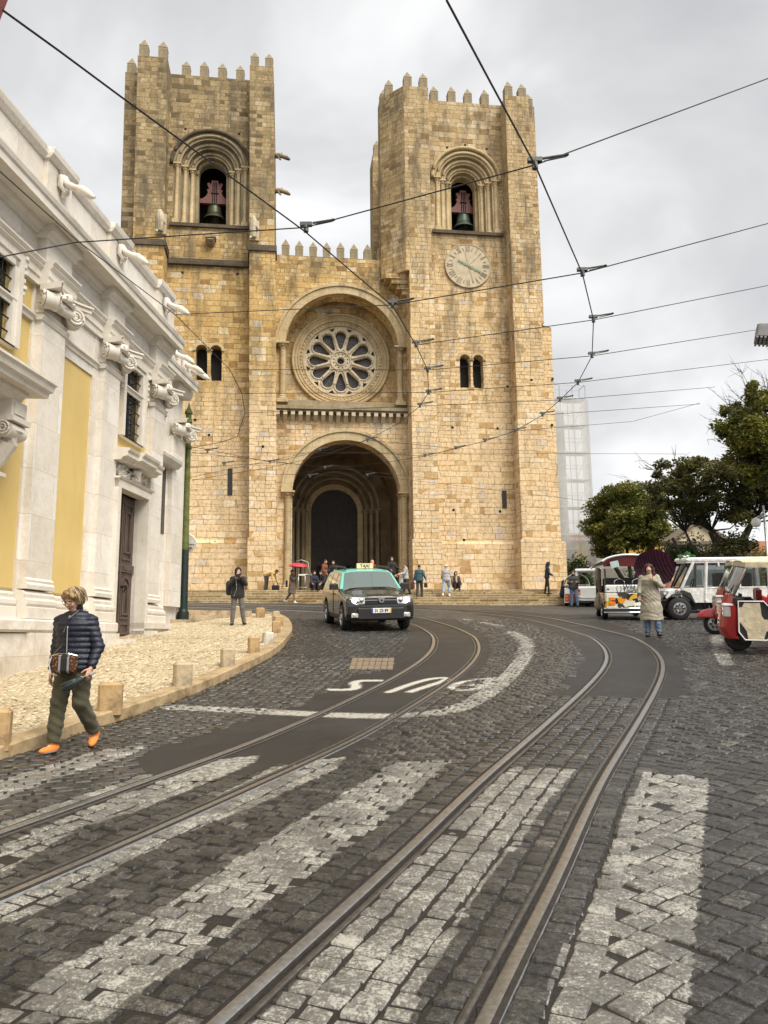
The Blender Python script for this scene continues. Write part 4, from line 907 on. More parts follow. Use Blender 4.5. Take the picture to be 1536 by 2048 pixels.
for s in (.25,2.72,5.3): prof(b,s-.42,s+.42,[(0,9.04),(.36,9.04),(.36,9.86),(0,9.86)]); prof(b,s-.46,s+.46,[(0,9.861),(.40,9.861),(.46,9.94),(.48,10.03),(.48,10.06),(0,10.1)])
prof(b,S1-.2,S2-.2,[(N2-.3,9.02),(N2+.30,9.02),(N2+.28,9.7),(N2-.3,9.7)]); prof(b,S1-.2,S2-.15,[(N2-.3,9.7),(N2+.34,9.7),(N2+.38,9.8),(N2-.3,9.85)])
b.build('parapet',M_MB,CH)
# scrolled capitals
def spiral(b,c,ax,u,v,r,th):
    P=[]; 
    for i in range(46):
        t=i/45; a=t*2*math.pi*2.4; rr=r*(1-t*.86); P.append(c+u*rr*math.cos(a)+v*rr*math.sin(a)+ax*(.02+.03*t))
    b.tube(P,[th*(1-.5*i/45) for i in range(46)],6)
def volute(b,s,n,z,sx):
    ax=Vector((-.72*1,-.70,0)) if sx>0 else Vector((-.72,.70,0)); ax.normalize(); v=Vector((0,0,1)); u=ax.cross(v); c=Vector((s,-n,z))
    r=.18
    pts=[c-ax*.11,c-ax*.04,c+ax*.04,c+ax*.11]
    b.tube(pts,[r*.97,r*.86,r*.86,r*.97],20)
    for d in (1,-1): spiral(b,c+ax*.11*d,ax*d,u*d,v,r*.93,.028); b.tube([c+ax*.1*d,c+ax*.16*d],[.045,.03],8)
def ion(a,c,n0,lab=None):
    b=MB(); z=7.45
    volute(b,a-.01,n0+.15,z,-1); volute(b,c+.01,n0+.15,z,1)
    b.tube([(a+.1,-n0-.16,z+.04),((a+c)/2,-n0-.12,z+.01),(c-.1,-n0-.16,z+.04)],[.1,.085,.1],10)
    P=[]
    for i in range(9):
        t=i/8; P.append((a-.16+(c-a+.32)*t, n0+.42-.24*math.sin(math.pi*t)))
    poly=P+[(c+.1,n0-.0),(a-.1,n0-.0)]
    b.prism(poly,(7.62,7.70),lambda s,n,d:(s,-n,d)); b.prism([(s,n+.04 if n>n0+.1 else n) for s,n in poly],(7.70,7.735),lambda s,n,d:(s,-n,d))
    for i in range(7):
        t=i/6; b.lathe(((a+.2)+(c-a-.4)*t,-n0-.17,z+.07),[(0,-.06),(.05,-.03),(.055,.02),(0,.06)],7)
    m=(a+c)/2; b.lathe((m,-n0-.24,7.66),[(0,-.1),(.09,-.06),(.11,0),(.07,.07),(0,.1)],8)
    for k in range(5):
        t=k/4*math.pi; b.tube([(m,-n0-.2,7.62),(m+.16*math.cos(t),-n0-.26,7.6+.10*math.sin(t)),(m+.26*math.cos(t),-n0-.22,7.56+.10*math.sin(t))],[.04,.05,.02],6)
    prof(b,a-.02,c+.02,[(n0-.1,7.24),(n0+.03,7.24),(n0+.05,7.27),(n0+.03,7.3),(n0-.1,7.3)])
    o=b.build('capital',M_TR,CH,smooth=45)
for a,c in PIL: ion(a,c,.15)
ion(8.66,9.5,N2+.18)
# gargoyle spouts
def spout(s,n,z,L=.62):
    b=MB(); P=[(n-.05,z+.14,.11),(n+.04,z+.09,.115),(n+.12,z+.02,.075),(n+.26,z-.05,.062),(n+.40,z-.10,.082),(n+L-.10,z-.19,.078),(n+L-.03,z-.24,.045),(n+L+.02,z-.26,.025)]
    b.tube([(s,-p[0],p[1]) for p in P],[p[2] for p in P],12)
    for d in (-1,1): b.tube([(s+d*.10,-n-.02,z+.24),(s+d*.14,-n-.07,z+.1),(s+d*.12,-n-.05,z-.06),(s+d*.05,-n-.1,z-.16)],[.03,.05,.05,.02],7)
    b.tube([(s,-n-.02,z+.1),(s,-n-.1,z-.12),(s,-n-.02,z-.22)],[.08,.07,.03],8)
    b.build('gargoyle',M_TR,CH,smooth=60)
for s in (.28,2.74,5.32): spout(s,.36,9.62)
for s in (8.05,8.9,9.4): spout(s,N2+.28,9.42)
# door
def panel(b,s0,s1,z0,z1,n,archd=False):
    o=[(s0,z0),(s1,z0),(s1,z1),(s0,z1)]; i=[(s0+.05,z0+.05),(s1-.05,z0+.05),(s1-.05,z1-.05),(s0+.05,z1-.05)]
    if archd:
        m=(s0+s1)/2; r=(s1-s0)/2; o=arch(m,r,z0,z1-r,10); i=arch(m,r-.05,z0+.05,z1-r,10)
    b.plate(o,[i],(n,n+.03),FC)
b=MB(); b.box(3.6,5.1,.08,.14,1.62,4.78)
for (a,c) in ((3.62,4.34),(4.36,5.08)):
    panel(b,a+.12,c-.12,3.35,4.62,-.08); panel(b,a+.2,c-.2,3.5,4.45,-.075); panel(b,a+.12,c-.12,1.72,1.98,-.08); panel(b,a+.12,c-.12,2.05,3.0,-.08,True); panel(b,a+.2,c-.2,2.14,2.85,-.075,True); b.box(a,c,.03,.08,3.08,3.25); b.box(a+.14,c-.14,.02,.05,3.13,3.2)
b.box(4.32,4.38,.02,.08,1.64,4.76)
D=b.build('door',M_WOODB,CH); b=MB(); b.tube([(4.5,-.0,2.75),(4.5,.06,2.75)],.03,8); b.tube([(4.5,-.02,2.78),(4.5,-.04,2.7),(4.5,.0,2.62)],.014,6); b.build('handle',M_IRON,D)
b=MB(); fb=lambda s0,s1,n0,n1,z0,z1:b.box(s0,s1,-n0,-n1,z0,z1)
for a,c,w in ((3.46,3.6,1),(5.1,5.24,1)): fb(a,c,-.14,.26,1.62,4.92)
fb(3.46,5.24,-.14,.262,4.78,4.96); prof(b,3.42,5.27,[(0,4.96),(.29,4.96),(.32,5.0),(0,5.02)])
fb(3.5,5.2,-.1,.10,5.02,5.36); prof(b,3.36,5.34,[(0,5.34),(.32,5.34),(.36,5.40),(.46,5.42),(.46,5.50),(.50,5.53),(.52,5.58),(0,5.64)])
prof(b,3.9,4.8,[(0,5.335),(.40,5.335),(.44,5.405),(.55,5.425),(.55,5.495),(.6,5.535),(.62,5.59),(0,5.66)])
fb(3.5,5.25,-.3,.5,.9,1.62); fb(5.1,5.5,-.1,.42,.9,1.80)
for k in range(46):
    t=random.uniform(-1,1); s=4.35+t*.75; z=5.18+random.uniform(-.16,.14)*(1-.4*abs(t)); a=random.uniform(0,6.3); r=random.uniform(.03,.07)
    b.tube([(s,-.1,z),(s+.08*math.cos(a),-.16-random.uniform(0,.05),z+.08*math.sin(a)),(s+.13*math.cos(a+.9),-.12,z+.13*math.sin(a+.9))],[r,r*.8,.012],6)
b.tube([(4.35,-.1,5.0),(4.35,-.22,5.12),(4.35,-.26,5.26),(4.35,-.2,5.38)],[.07,.14,.13,.06],9)
b.build('door_surround',M_TR,CH)
def window(s0,s1,z0,z1,nb,nh,lab):
    b=MB(); b.box(s0-.01,s1+.01,.06,.10,z0-.01,z1+.01); o=b.build('window',M_WIN,CH); o['label']=lab
    b=MB(); w=.16
    b.plate([(s0-w,z0-.02),(s1+w,z0-.02),(s1+w,z1+w),(s0-w,z1+w)],[[(s0,z0+.02),(s1,z0+.02),(s1,z1),(s0,z1)]],(-.04,.10),FC)
    b.plate([(s0-w-.05,z0),(s1+w+.05,z0),(s1+w+.05,z1+w+.05),(s0-w-.05,z1+w+.05)],[[(s0-w+.06,z0),(s1+w-.06,z0),(s1+w-.06,z1+w-.06),(s0-w+.06,z1+w-.06)]],(.0,.135),FC)
    for q,d in ((s0-w-.1,-1),(s1+w+.1,1)):
        for (zz,rr) in ((z1+.02,.07),(z1-.12,.045),(z1-.24,.06),(z1-.38,.035),(z1-.5,.06),(z1-.6,.03)): b.lathe((q,-.1,zz),[(0,-.06),(rr,-.03),(rr,.03),(0,.06)],8)
    b.build('frame',M_TR,o,smooth=30)
    b=MB()
    for i in range(1,nb+1): s=s0+(s1-s0)*i/(nb+1); b.tube([(s,-.03,z0),(s,-.03,z1)],.013,6)
    for i in range(1,nh+1): z=z0+(z1-z0)*i/(nh+1); b.tube([(s0,-.035,z),(s1,-.035,z)],.015,6); b.tube([(s1-.22,-.0,z-.01),(s1-.22,.05,z-.04)],.012,5)
    b.box(s0,s1,.035,.05,z0,z0+.05); b.box((s0+s1)/2-.03,(s0+s1)/2+.03,.03,.055,z0,z1)
    b.build('grille',M_IRON,o); return o
window(4.0,4.86,6.0,7.68,3,6,'iron-barred upper window above the carved door hood')
window(-2.3,-.5,6.35,7.95,6,6,'iron-barred upper window cut off by the left edge')
# heavy hood on scroll brackets at the far left
b=MB(); prof(b,-4.4,-.62,[(0,5.42),(.78,5.42),(.80,5.50),(.86,5.52),(.88,5.60),(.92,5.63),(.92,5.67),(0,5.75)],m1=.2)
prof(b,-4.2,-.75,[(0,5.26),(.5,5.26),(.56,5.34),(.62,5.36),(.62,5.42),(0,5.42)])
b.box(-1.02,-.6,-.52,0,5.0,5.27); b.box(-1.06,-.56,-.58,0,4.92,5.0); b.box(-.96,-.66,-.545,-.52,5.05,5.22)
b.tube([(-.81,-.42,4.82),(-.81,-.38,4.62),(-.81,-.24,4.38),(-.81,-.14,4.2)],[.17,.15,.12,.08],10); b.tube([(-1.02,-.42,4.8),(-.60,-.42,4.8)],.13,14)
for q in (-1.03,-.59): spiral(b,Vector((q,-.42,4.8)),Vector((1 if q>-.8 else -1,0,0)),Vector((0,1,0)),Vector((0,0,1)),.12,.02)
b.box(-1.0,-.62,-.26,0,4.12,4.18)
for z,r in ((4.05,.1),(3.9,.08),(3.78,.06),(3.62,.07)): b.lathe((-.8,-.12,z),[(0,-.09),(r,-.04),(r*.9,.04),(0,.09)],8)
b.plate([(-2.8,.8),(-.62,.8),(-.62,5.25),(-2.8,5.25)],[arch(-1.85,.80,.85,3.9,14)],(-.05,.1),FC); b.plate([(-2.75,.8),(-.9,.8),(-.9,5.0),(-2.75,5.0)],[arch(-1.85,.84,.85,3.9,14)],(.09,.15),FC)
b.build('door_hood',M_TR,CH,smooth=35)
b=MB(); b.box(-2.75,-1.0,.12,.2,.8,4.8); D2=b.build('door',M_WIN,CH); D2['label']='dark glazed doorway under the heavy hood'
b=MB()
for i in range(8): s=-2.6+.22*i; b.tube([(s,.1,.9),(s,.1,4.7)],.014,6)
for z in (1.6,2.3,3.0,3.7,4.3): b.tube([(-2.7,.09,z),(-1.02,.09,z)],.014,6)
b.build('grille',M_IRON,D2)
b=MB(); b.box(8.15,8.45,-N2-.07,-N2+.2,4.45,6.6); b.build('slot_window',M_WIN,CH)
b=MB(); prof(b,7.3,8.75,[(N2,6.3),(N2+.3,6.3),(N2+.42,6.42),(N2+.44,6.5),(N2,6.56)]); b.build('hood_moulding',M_TR,CH)
# ================================================================ GREEN POLE WITH A ROUND SIGN SEEN FROM BEHIND
pb=gnd(366,1231,.28); yy=pb[1]; top=atd(378,815,yy)
P0=empty('catenary_pole',pb,0,'tall green tram-wire pole with mossy upper part beside the church corner','pole')
hx=top[2]-pb[2]; dx=top[0]-pb[0]; zs_=atd(371,1100,yy)[2]-pb[2]
b=MB(); b.tube([(0,0,-.3),(0,0,.1)],[.17,.17],16); b.tube([(0,0,0),(dx*zs_/hx,0,zs_)],[.125,.118],16); b.tube([(0,0,.1),(0,0,.18)],[.15,.13],16)
b.build('pole_base',plain('dark_green_paint',(.012,.026,.022),.4,0,.3,9),P0,smooth=40)
b=MB(); b.tube([(dx*zs_/hx,0,zs_-.01),(dx*.5,0,hx*.5),(dx,0,hx-.2)],[.11,.095,.085],16); b.lathe((dx,0,hx-.22),[(.085,0),(.12,.03),(.12,.08),(.09,.12),(.05,.2),(.02,.32),(0,.42)],14)
for z in (hx*.93,hx*.8): b.lathe((dx*z/hx,0,z),[(.10,-.05),(.115,-.04),(.115,.04),(.10,.05)],14)
b.build('pole_shaft',plain('mossy_green_paint',(.105,.125,.03),.75,0,.5,7),P0,smooth=40)
sg=atd(371,1084,yy-.1)-pb; r=17.5*yy/F
b=MB(); b.lathe((sg[0]-.02,.17,sg[2]),[(0,0),(r,0),(r,.02),(0,.02)],36,'y'); b.tube([(sg[0]-.02+r*math.cos(t),.18,sg[2]+r*math.sin(t)) for t in np.linspace(0,2*math.pi,37)],.018,6); b.box(sg[0]-.2,sg[0]+.2,.135,.17,sg[2]-.03,sg[2]+.03); b.box(sg[0]-.15,sg[0]+.15,.10,.15,sg[2]-.12,sg[2]-.09)
b.build('round_sign',plain('galvanised_sign_back',(.62,.60,.55),.45,.3,.12,5),P0,smooth=35)
# ================================================================ WRAPPED SCAFFOLD BEHIND THE CATHEDRAL
M_NET=NT('scaffold_netting'); c_=M_NET.coord(); _k=M_NET.n('BsdfTransparent'); _m=M_NET.n('MixShader',{0:M_NET.ramp(M_NET.noise(1.2,M_NET.mapping(c_,(1,1,.5)),4),[(.3,.56),(.7,.72)]),1:_k,2:M_NET.b.outputs[0]}); M_NET.p(Base_Color=(.60,.61,.61),Roughness=.7); M_NET.t.links.new(_m,M_NET.out.inputs[0]); M_NET=M_NET.m
sx0=fac(1098,900,9)[0]; sx1=fac(1192,1100,9)[0]; zt=fac(1172,772,9)[1]
SCF=empty('scaffold',facw(sx0,9.0,3),YAW,'scaffold tower wrapped in translucent white netting beside the cathedral','scaffold')
M_TUBE=plain('galvanised_tube',(.55,.56,.57),.4,.7,.15,9); Wd=sx1-sx0; Hh=zt-3
b=MB()
for x in np.linspace(0,Wd-.1,4):
    for y in (0,1.1): b.tube([(x,y,-.5),(x*.97,y,Hh)],.03,6)
lv=np.arange(1.6,Hh+.2,1.0)
for z in lv:
    for y in (0,1.1): b.tube([(0,y,z),(Wd-.15,y,z)],.024,5)
    b.tube([(Wd-.2,0,z),(Wd-.2,1.1,z)],.024,5)
for i in range(0,len(lv)-2,2): b.tube([(Wd*.62,0,lv[i]),(Wd-.2,0,lv[i+2])],.022,5); b.tube([(Wd*.3,1.1,lv[i+2]),(Wd*.62,1.1,lv[i])],.022,5)
b.build('frame',M_TUBE,SCF)
b=MB()
for z in lv[::2]: b.box(0,Wd-.15,.05,1.05,z-.06,z-.02)
b.build('planks',plain('scaffold_plank',(.20,.20,.20),.8,0,.2,4),SCF)
b=MB(); n=12
for j in range(n):
    x0,x1=j*(Wd*.985)/n,(j+1)*(Wd*.985)/n; w=lambda x:-.08+.03*math.sin(x*5); b.add([(x0,w(x0),-.4),(x1,w(x1),-.4),(x1,w(x1),Hh-1.0),(x0,w(x0),Hh-1.0)],[[0,1,2,3]])
b.add([(Wd*.985,-.08,-.4),(Wd*.985,1.2,-.4),(Wd*.985,1.2,Hh-1.),(Wd*.985,-.08,Hh-1.)],[[0,1,2,3]])
b.build('netting',M_NET,SCF)
b=MB(); b.box(-3,Wd*.55,1.3,1.6,-.5,Hh-1.6); b.build('sheeted_panel',plain('pale_sheeting',(.42,.42,.42),.75,0,.2,1.2),SCF)
# ================================================================ OVERHEAD TRAM WIRES
M_WIRE=plain('black_wire',(.016,.016,.018),.5,.3,.2,20)
M_CLAMP=plain('grey_clamp',(.10,.105,.10),.5,.4,.3,30)
def wire(pts,r,lab,group,name,clamps=(),dirs=1,sag=0.):
    P=[]
    for i in range(len(pts)-1):
        a,c=np.array(pts[i]),np.array(pts[i+1]); n=10
        for t in np.linspace(0,1,n,endpoint=False): q=a*(1-t)+c*t; q=q-np.array([0,0,sag*4*t*(1-t)]); P.append(q)
    P.append(np.array(pts[-1])); b=MB(); b.tube(P,r,5); o=b.build(name,M_WIRE); tag(o,lab,'wire',group)
    for c in clamps:
        c=np.array(c); s=.55+.0*c[1]
        b=MB(); b.tube([c+[0,0,.07],c+[0,0,-.04]],.032,8); b.box(c[0]-.075,c[0]+.075,c[1]-.03,c[1]+.03,c[2]+.04,c[2]+.085); b.tube([c+[.08,0,.08],c+[.33*dirs,0,.12]],.014,6); b.tube([c+[.1,0,.05],c+[.33*dirs,0,.10]],.008,5); b.lathe(c+np.array([.34*dirs,0,.12]),[(0,-.025),(.028,0),(0,.025)],8)
        b.build('clamp',M_CLAMP,o)
    return o
WH=6.0
A_=[wirept(x,y,WH) for x,y in ((5,20),(120,103),(240,192),(425,327),(610,463),(700,540),(785,612),(832,690),(855,740),(857,785),(840,812),(800,845),(735,880),(650,910),(540,935),(385,960))]
B_=[wirept(x,y,WH) for x,y in ((893,0),(980,163),(1070,330),(1165,548),(1187,640),(1184,712),(1156,765),(1120,800),(1085,830),(1030,862),(970,882),(912,897),(850,912),(770,925),(600,945))]
wire(A_,.0095,'thick contact wire from the top left corner bending down over the left track','tram contact wires','contact_wire')
wire(B_,.0095,'thick contact wire from the top centre curving over the right track','tram contact wires','contact_wire')
def at(x,y,h=WH+.05): return wirept(x,y,h)
cl=lambda *q:[at(x,y) for x,y in q]
G='cross-span wires carrying the tram contact wires'
def wp(s,n,z): q=wallp(s,n); return (q[0],q[1],z)
wire([atd(-40,522,7.5),atd(150,485,9.),at(610,455),at(1070,330),atd(1536,157,9),atd(1640,120,9)],.008,'long span wire rising across both bell towers to the upper right edge',G,'span_wire',cl((612,458),(1070,331)))
wire([atd(352,629,17.),at(785,610),at(1165,546),atd(1536,447,13),atd(1650,415,13)],.009,'span wire crossing the rose window arch and the clock buttress',G,'span_wire',cl((785,611),(1165,547)))
wire([at(832,690),at(1187,640),atd(1536,571,16),atd(1650,545,16)],.008,'span wire rising right from above the twin window of the right tower',G,'span_wire',cl((832,690),(1187,640)))
wire([atd(468,739,21),at(855,740),at(1183,712),atd(1536,656,20),atd(1650,640,20)],.008,'span wire level with the rose window centre, rising gently to the right',G,'span_wire',cl((855,741),(1184,712)))
wire([atd(485,787,22),at(857,785),at(1156,765),atd(1536,719,24),atd(1640,706,24)],.008,'span wire just above the corbel table running out to the bare treetop',G,'span_wire',cl((857,786),(1156,766)))
wire([atd(490,826,23),at(840,812),at(1120,800),atd(1430,774,28)],.008,'span wire level with the corbel table, reaching over the scaffold top',G,'span_wire',cl((840,812),(1120,800)))
wire([at(1085,830),atd(1400,808,30)],.008,'short span wire from the right buttress to the tree, below the scaffold top',G,'span_wire',cl((1085,830)))
wire([at(1030,862),atd(1265,843,32),atd(1400,806,30)],.008,'span wire that bends upward at a joint left of the trees',G,'span_wire',cl((1030,862)))
wire([atd(380,906,24),atd(870,906,32),atd(1370,908,32)],.008,'level span wire from the green pole across the porch arch to the trees',G,'span_wire',[atd(415,903,24)])
wire([atd(382,893,24),atd(545,925,29),at(735,880),at(912,897)],.008,'slack span wire dipping over the left part of the porch arch',G,'span_wire',cl((735,881),(912,897)))
wire([atd(380,935,24),atd(560,925,30),atd(800,950,34)],.007,'thin span wire low across the left buttress and the porch opening',G,'span_wire',[atd(448,929,26),atd(540,925,29)])
wire([atd(380,955,24),atd(640,900,32),at(850,912),at(970,882)],.007,'thin span wire rising from the green pole to the right tower',G,'span_wire',cl((850,912),(970,882))+[atd(640,900,32)])
wire([atd(520,948,29),atd(750,952,33),atd(1185,1003,33)],.007,'lowest span wire sloping down across the porch and the right slit window',G,'span_wire',[atd(620,953,31),atd(735,951,33)])
wire([atd(385,905,24),atd(700,940,33),atd(880,958,34)],.007,'lowest left span wire slanting from the pole into the porch shade',G,'span_wire',[atd(650,936,33)])
pts=[atd(-20,325,9),atd(153,480,12.6),atd(350,629,17),atd(459,738,21),atd(484,787,22),atd(490,826,23),atd(475,873,23.4),atd(448,883,23.7),atd(377,897,23.9)]
wire(pts,.010,'pull-off wire running along the church cornice and bending back to the green pole','tram contact wires','pull_off_wire',())
# ================================================================ TREES
def mat_leaf(name,cols):
    t=NT(name); a=t.n('SeparateColor',{'Color':t.n('Attribute',attribute_name='fx',out='Color')},out=0)
    col=t.ramp(a,[(i/(len(cols)-1),c) for i,c in enumerate(cols)])
    tr=t.n('BsdfTranslucent',{'Color':t.mix(.5,col,(.5,.5,.15),'MULTIPLY')}); m=t.n('MixShader',{0:.28,1:t.b.outputs[0],2:tr}); t.p(Base_Color=col,Roughness=.55,Specular_IOR_Level=.3)
    t.t.links.new(m,t.out.inputs[0]); return t.m
def mat_bark(name,c0):
    t=NT(name); c=t.coord(); n=t.noise(5,t.mapping(c,(3,3,.7)),6,.7); t.p(Base_Color=t.ramp(n,[(.3,tuple(q*.5 for q in c0)),(.7,c0)]),Roughness=.9); t.bump(n,.8,.04); return t.m
M_BARK=mat_bark('dark_bark',(.05,.040,.030))
def leafcloud(name,C,rad,n,size,mat,par,flat=.75,tone0=.45):
    """leaf clumps: C are clump centres (m,3), rad their radii"""
    m=len(C); k=rng.integers(0,m,n); d=rng.normal(0,1,(n,3)); d/=np.linalg.norm(d,axis=1)[:,None]; rr=rng.uniform(0,1,n)**.45
    P=C[k]+d*(rad[k]*rr)[:,None]*np.array([1,1,flat]); a=rng.normal(0,1,(n,3)); a[:,2]*=.6; a/=np.linalg.norm(a,axis=1)[:,None]; b=np.cross(a,rng.normal(0,1,(n,3))); b/=np.linalg.norm(b,axis=1)[:,None]
    s=size*rng.uniform(.6,1.4,n); a*=s[:,None]; b*=(s*.5)[:,None]; nn=np.cross(a,b); nn/=np.linalg.norm(nn,axis=1)[:,None]; fold=nn*(s*.12)[:,None]
    V=np.stack([P-a,P-b*.9+fold,P+a,P+b*.9+fold],1).reshape(-1,3); Fq=np.arange(4*n).reshape(-1,4)
    ct=rng.normal(0,.16,m); at=np.zeros((4*n,4)); at[:,0]=np.repeat(np.clip(tone0+ct[k]+rng.normal(0,.14,n),0,1),4); at[:,3]=1
    return npmesh(name,V,Fq,mat,par,attr=at)
def tree(loc,lab,trunks,crown,leaf,nleaf,size,bare=0,group='trees in the square',seed=1,bark=None,clump=.55,inner=.25,nclump=90,tone=.45):
    """trunks: lists of (x,y,z,r); crown: list of ellipsoids (cx,cy,cz,rx,ry,rz) around the base point"""
    rs=np.random.default_rng(seed); T=empty('tree',loc,0,lab,'tree',group); b=MB(); bark=bark or M_BARK
    for tr in trunks: b.tube([q[:3] for q in tr],[q[3] for q in tr],9)
    C=[];Rd=[]
    w=np.array([e[3]*e[4]*e[5] for e in crown]); w=w/w.sum()
    for i in range(nclump):
        e=crown[rs.choice(len(crown),p=w)]; d=rs.normal(0,1,3); d/=np.linalg.norm(d); r=rs.uniform(inner,1)**.5
        C.append((e[0]+d[0]*e[3]*r,e[1]+d[1]*e[4]*r,e[2]+d[2]*e[5]*r)); Rd.append(clump*rs.uniform(.6,1.3))
    tips=[np.array(t[-1][:3]) for t in trunks]
    for i in range(0,nclump,2):
        c=np.array(C[i]); t=min(tips,key=lambda q:np.linalg.norm(q-c)); mid=(t+c)/2+rs.normal(0,.15,3); mid[2]-=.1*np.linalg.norm(c-t)
        b.tube([t,mid,c],[.05,.03,.012],5)
    b.build('trunk',bark,T,smooth=True)
    if bare:
        b=MB()
        for i in range(bare):
            e=crown[rs.integers(len(crown))]; d=rs.normal(0,1,3); d[2]=abs(d[2])*1.1; d[0]-=.5; d/=np.linalg.norm(d); p0=np.array(e[:3])+d*np.array(e[3:])*.6; L=rs.uniform(.6,1.3)*np.mean(e[3:])*.8
            p1=p0+d*L*.5+rs.normal(0,.08,3); p2=p1+d*L*.5+rs.normal(0,.15,3); b.tube([p0,p1,p2],[.02,.011,.004],4)
            for q in range(4):
                u=rs.uniform(.2,1); s=p0*(1-u)+p2*u; b.tube([s,s+(d+rs.normal(0,.6,3))*L*.28],[.008,.003],4)
        b.build('bare_twigs',bark,T)
    leafcloud('crown',np.array(C),np.array(Rd),nleaf,size,leaf,T,tone0=tone); return T
M_LF1=mat_leaf('olive_leaf',[(.05,.065,.014),(.105,.122,.026),(.18,.185,.042),(.28,.25,.06)])
M_LF2=mat_leaf('dark_leaf',[(.034,.040,.013),(.07,.075,.024),(.125,.12,.038),(.20,.175,.055)])
M_LF3=mat_leaf('yellowing_leaf',[(.055,.07,.014),(.13,.14,.025),(.24,.23,.04),(.36,.29,.06)])
M_LF4=mat_leaf('shrub_leaf',[(.015,.028,.010),(.035,.055,.02),(.06,.09,.03),(.10,.13,.05)])
def gd(x,y): return float(gz(x,y))
# round tree behind the tuk-tuk
y=50.; c=atd(1258,1032,y); g0=np.array([c[0],y,gd(c[0],y)]); dz=c[2]-g0[2]; u=y/F
tree(g0,'rounded dense olive-green tree right of the scaffold',[[(-.2,0,-.3,.2),(-.5,0,1.5,.17),(-1.4,.2,3.2,.1)],[(.3,0,-.3,.2),(.5,.1,1.6,.16),(1.2,0,3.3,.1)],[(.1,.3,-.3,.17),(.0,.4,2,.13),(-.2,.3,4,.09)]],
  [(-.3,0,dz+.1,85*u,2.6,66*u),(1.6,.3,dz-.9,45*u,2.2,45*u),(-1.3,-.3,dz-1.0,45*u,2.,50*u),(.6,0,dz+.9,45*u,2,35*u)],M_LF1,34000,.11,seed=3,clump=.62,nclump=150,tone=.50)
# dark spreading tree with the leaning stem
y=35.; c=atd(1425,985,y); g0=np.array([c[0]+.4,y,gd(c[0],y)]); dz=c[2]-g0[2]; u=y/F
tree(g0,'large dark spreading tree with an ivy-clad trunk behind the white vehicle',[[(.3,0,-.3,.42),(.15,0,1.2,.38),(-.1,0,2.4,.26),(-.6,0,3.6,.16)],[(.2,0,1.8,.3),(.8,.2,3,.2),(1.4,.2,4,.12)],[(-1.1,.2,-.3,.12),(-1.5,.1,1.3,.10),(-2.1,0,2.6,.08),(-2.4,0,3.3,.06)],[(-1.5,.1,1.3,.08),(-1.4,.0,2.6,.06),(-1.8,0,3.6,.05)]],
  [(-.2,0,dz+.2,115*u,2.6,70*u),(-1.9,0,dz-.1,70*u,2,55*u),(1.9,.2,dz+.6,80*u,2.4,80*u),(-2.4,0,dz+1.0,40*u,1.4,24*u),(.6,-.4,dz-1.9,62*u,1.2,42*u)],M_LF2,30000,.095,bare=26,seed=5,clump=.46,nclump=150,tone=.52)
# tall yellowing tree at the right edge
y=29.; c=atd(1520,850,y); g0=np.array([c[0]+1.2,y,gd(c[0],y)]); dz=c[2]-g0[2]; u=y/F
tree(g0,'tall sparse tree with yellow-green leaves and bare twigs at the right edge',[[(.6,0,-.3,.3),(.5,0,2.5,.26),(.1,0,4.6,.2),(-.2,0,dz+.2,.14)],[(.2,0,4,.14),(-.8,.1,5.4,.09),(-1.4,.1,6.2,.05)],[(.1,0,4.6,.12),(1,.2,6.5,.08)]],
  [(-.8,0,dz+.1,95*u,1.7,85*u),(-1.9,0,dz-.3,50*u,1.3,50*u),(-1.2,0,dz-1.4,60*u,1.3,50*u),(.6,0,dz+.9,70*u,1.6,75*u),(-.2,.3,dz-1.9,60*u,1.4,50*u)],M_LF3,30000,.082,bare=120,seed=8,clump=.36,nclump=230,tone=.42)
def shrub(px,pyt,y,w,lab,mat,n,size,seed,tone=.45,h=None):
    c=atd(px,pyt,y); g=gd(c[0],y); h=(c[2]-g); T=tree(np.array([c[0],y,g]),lab,[[(.02*k,.03*(k%3),-.2,.03),(.12*math.cos(k*1.3)*w,.1*math.sin(k*1.3),h*.55,.015)] for k in range(5)],[(0,0,h*.40,w,w*.7,h*.42),(w*.35,0,h*.6,w*.55,w*.5,h*.34),(-w*.4,0,h*.5,w*.5,w*.5,h*.36)],mat,n,size,seed=seed,clump=.16*h+.05,nclump=60,group='shrubs in the square',tone=tone)
    T.name='shrub'; T['category']='shrub'
shrub(1150,1098,47,.85,'small green shrub squeezed between the right buttress and the white tuk-tuk',M_LF4,3600,.09,11,.6)
shrub(1362,1066,38,1.7,'dark green shrub behind the purple umbrella',M_LF4,12000,.075,12,.5)
shrub(1290,1112,46,1.2,'low shrub at the foot of the rounded olive tree',M_LF4,4000,.08,13,.5)
shrub(1505,1085,33,1.2,'clipped light green hedge under the lamp at the right edge',M_LF1,6000,.06,14,.75)
shrub(1400,1075,41,1.0,'dark shrub in front of the cream gabled house',M_LF4,6000,.075,17,.5)
shrub(1448,1040,34.4,.9,'ivy clump around the dark tree trunk',M_LF2,6500,.08,15,.45)
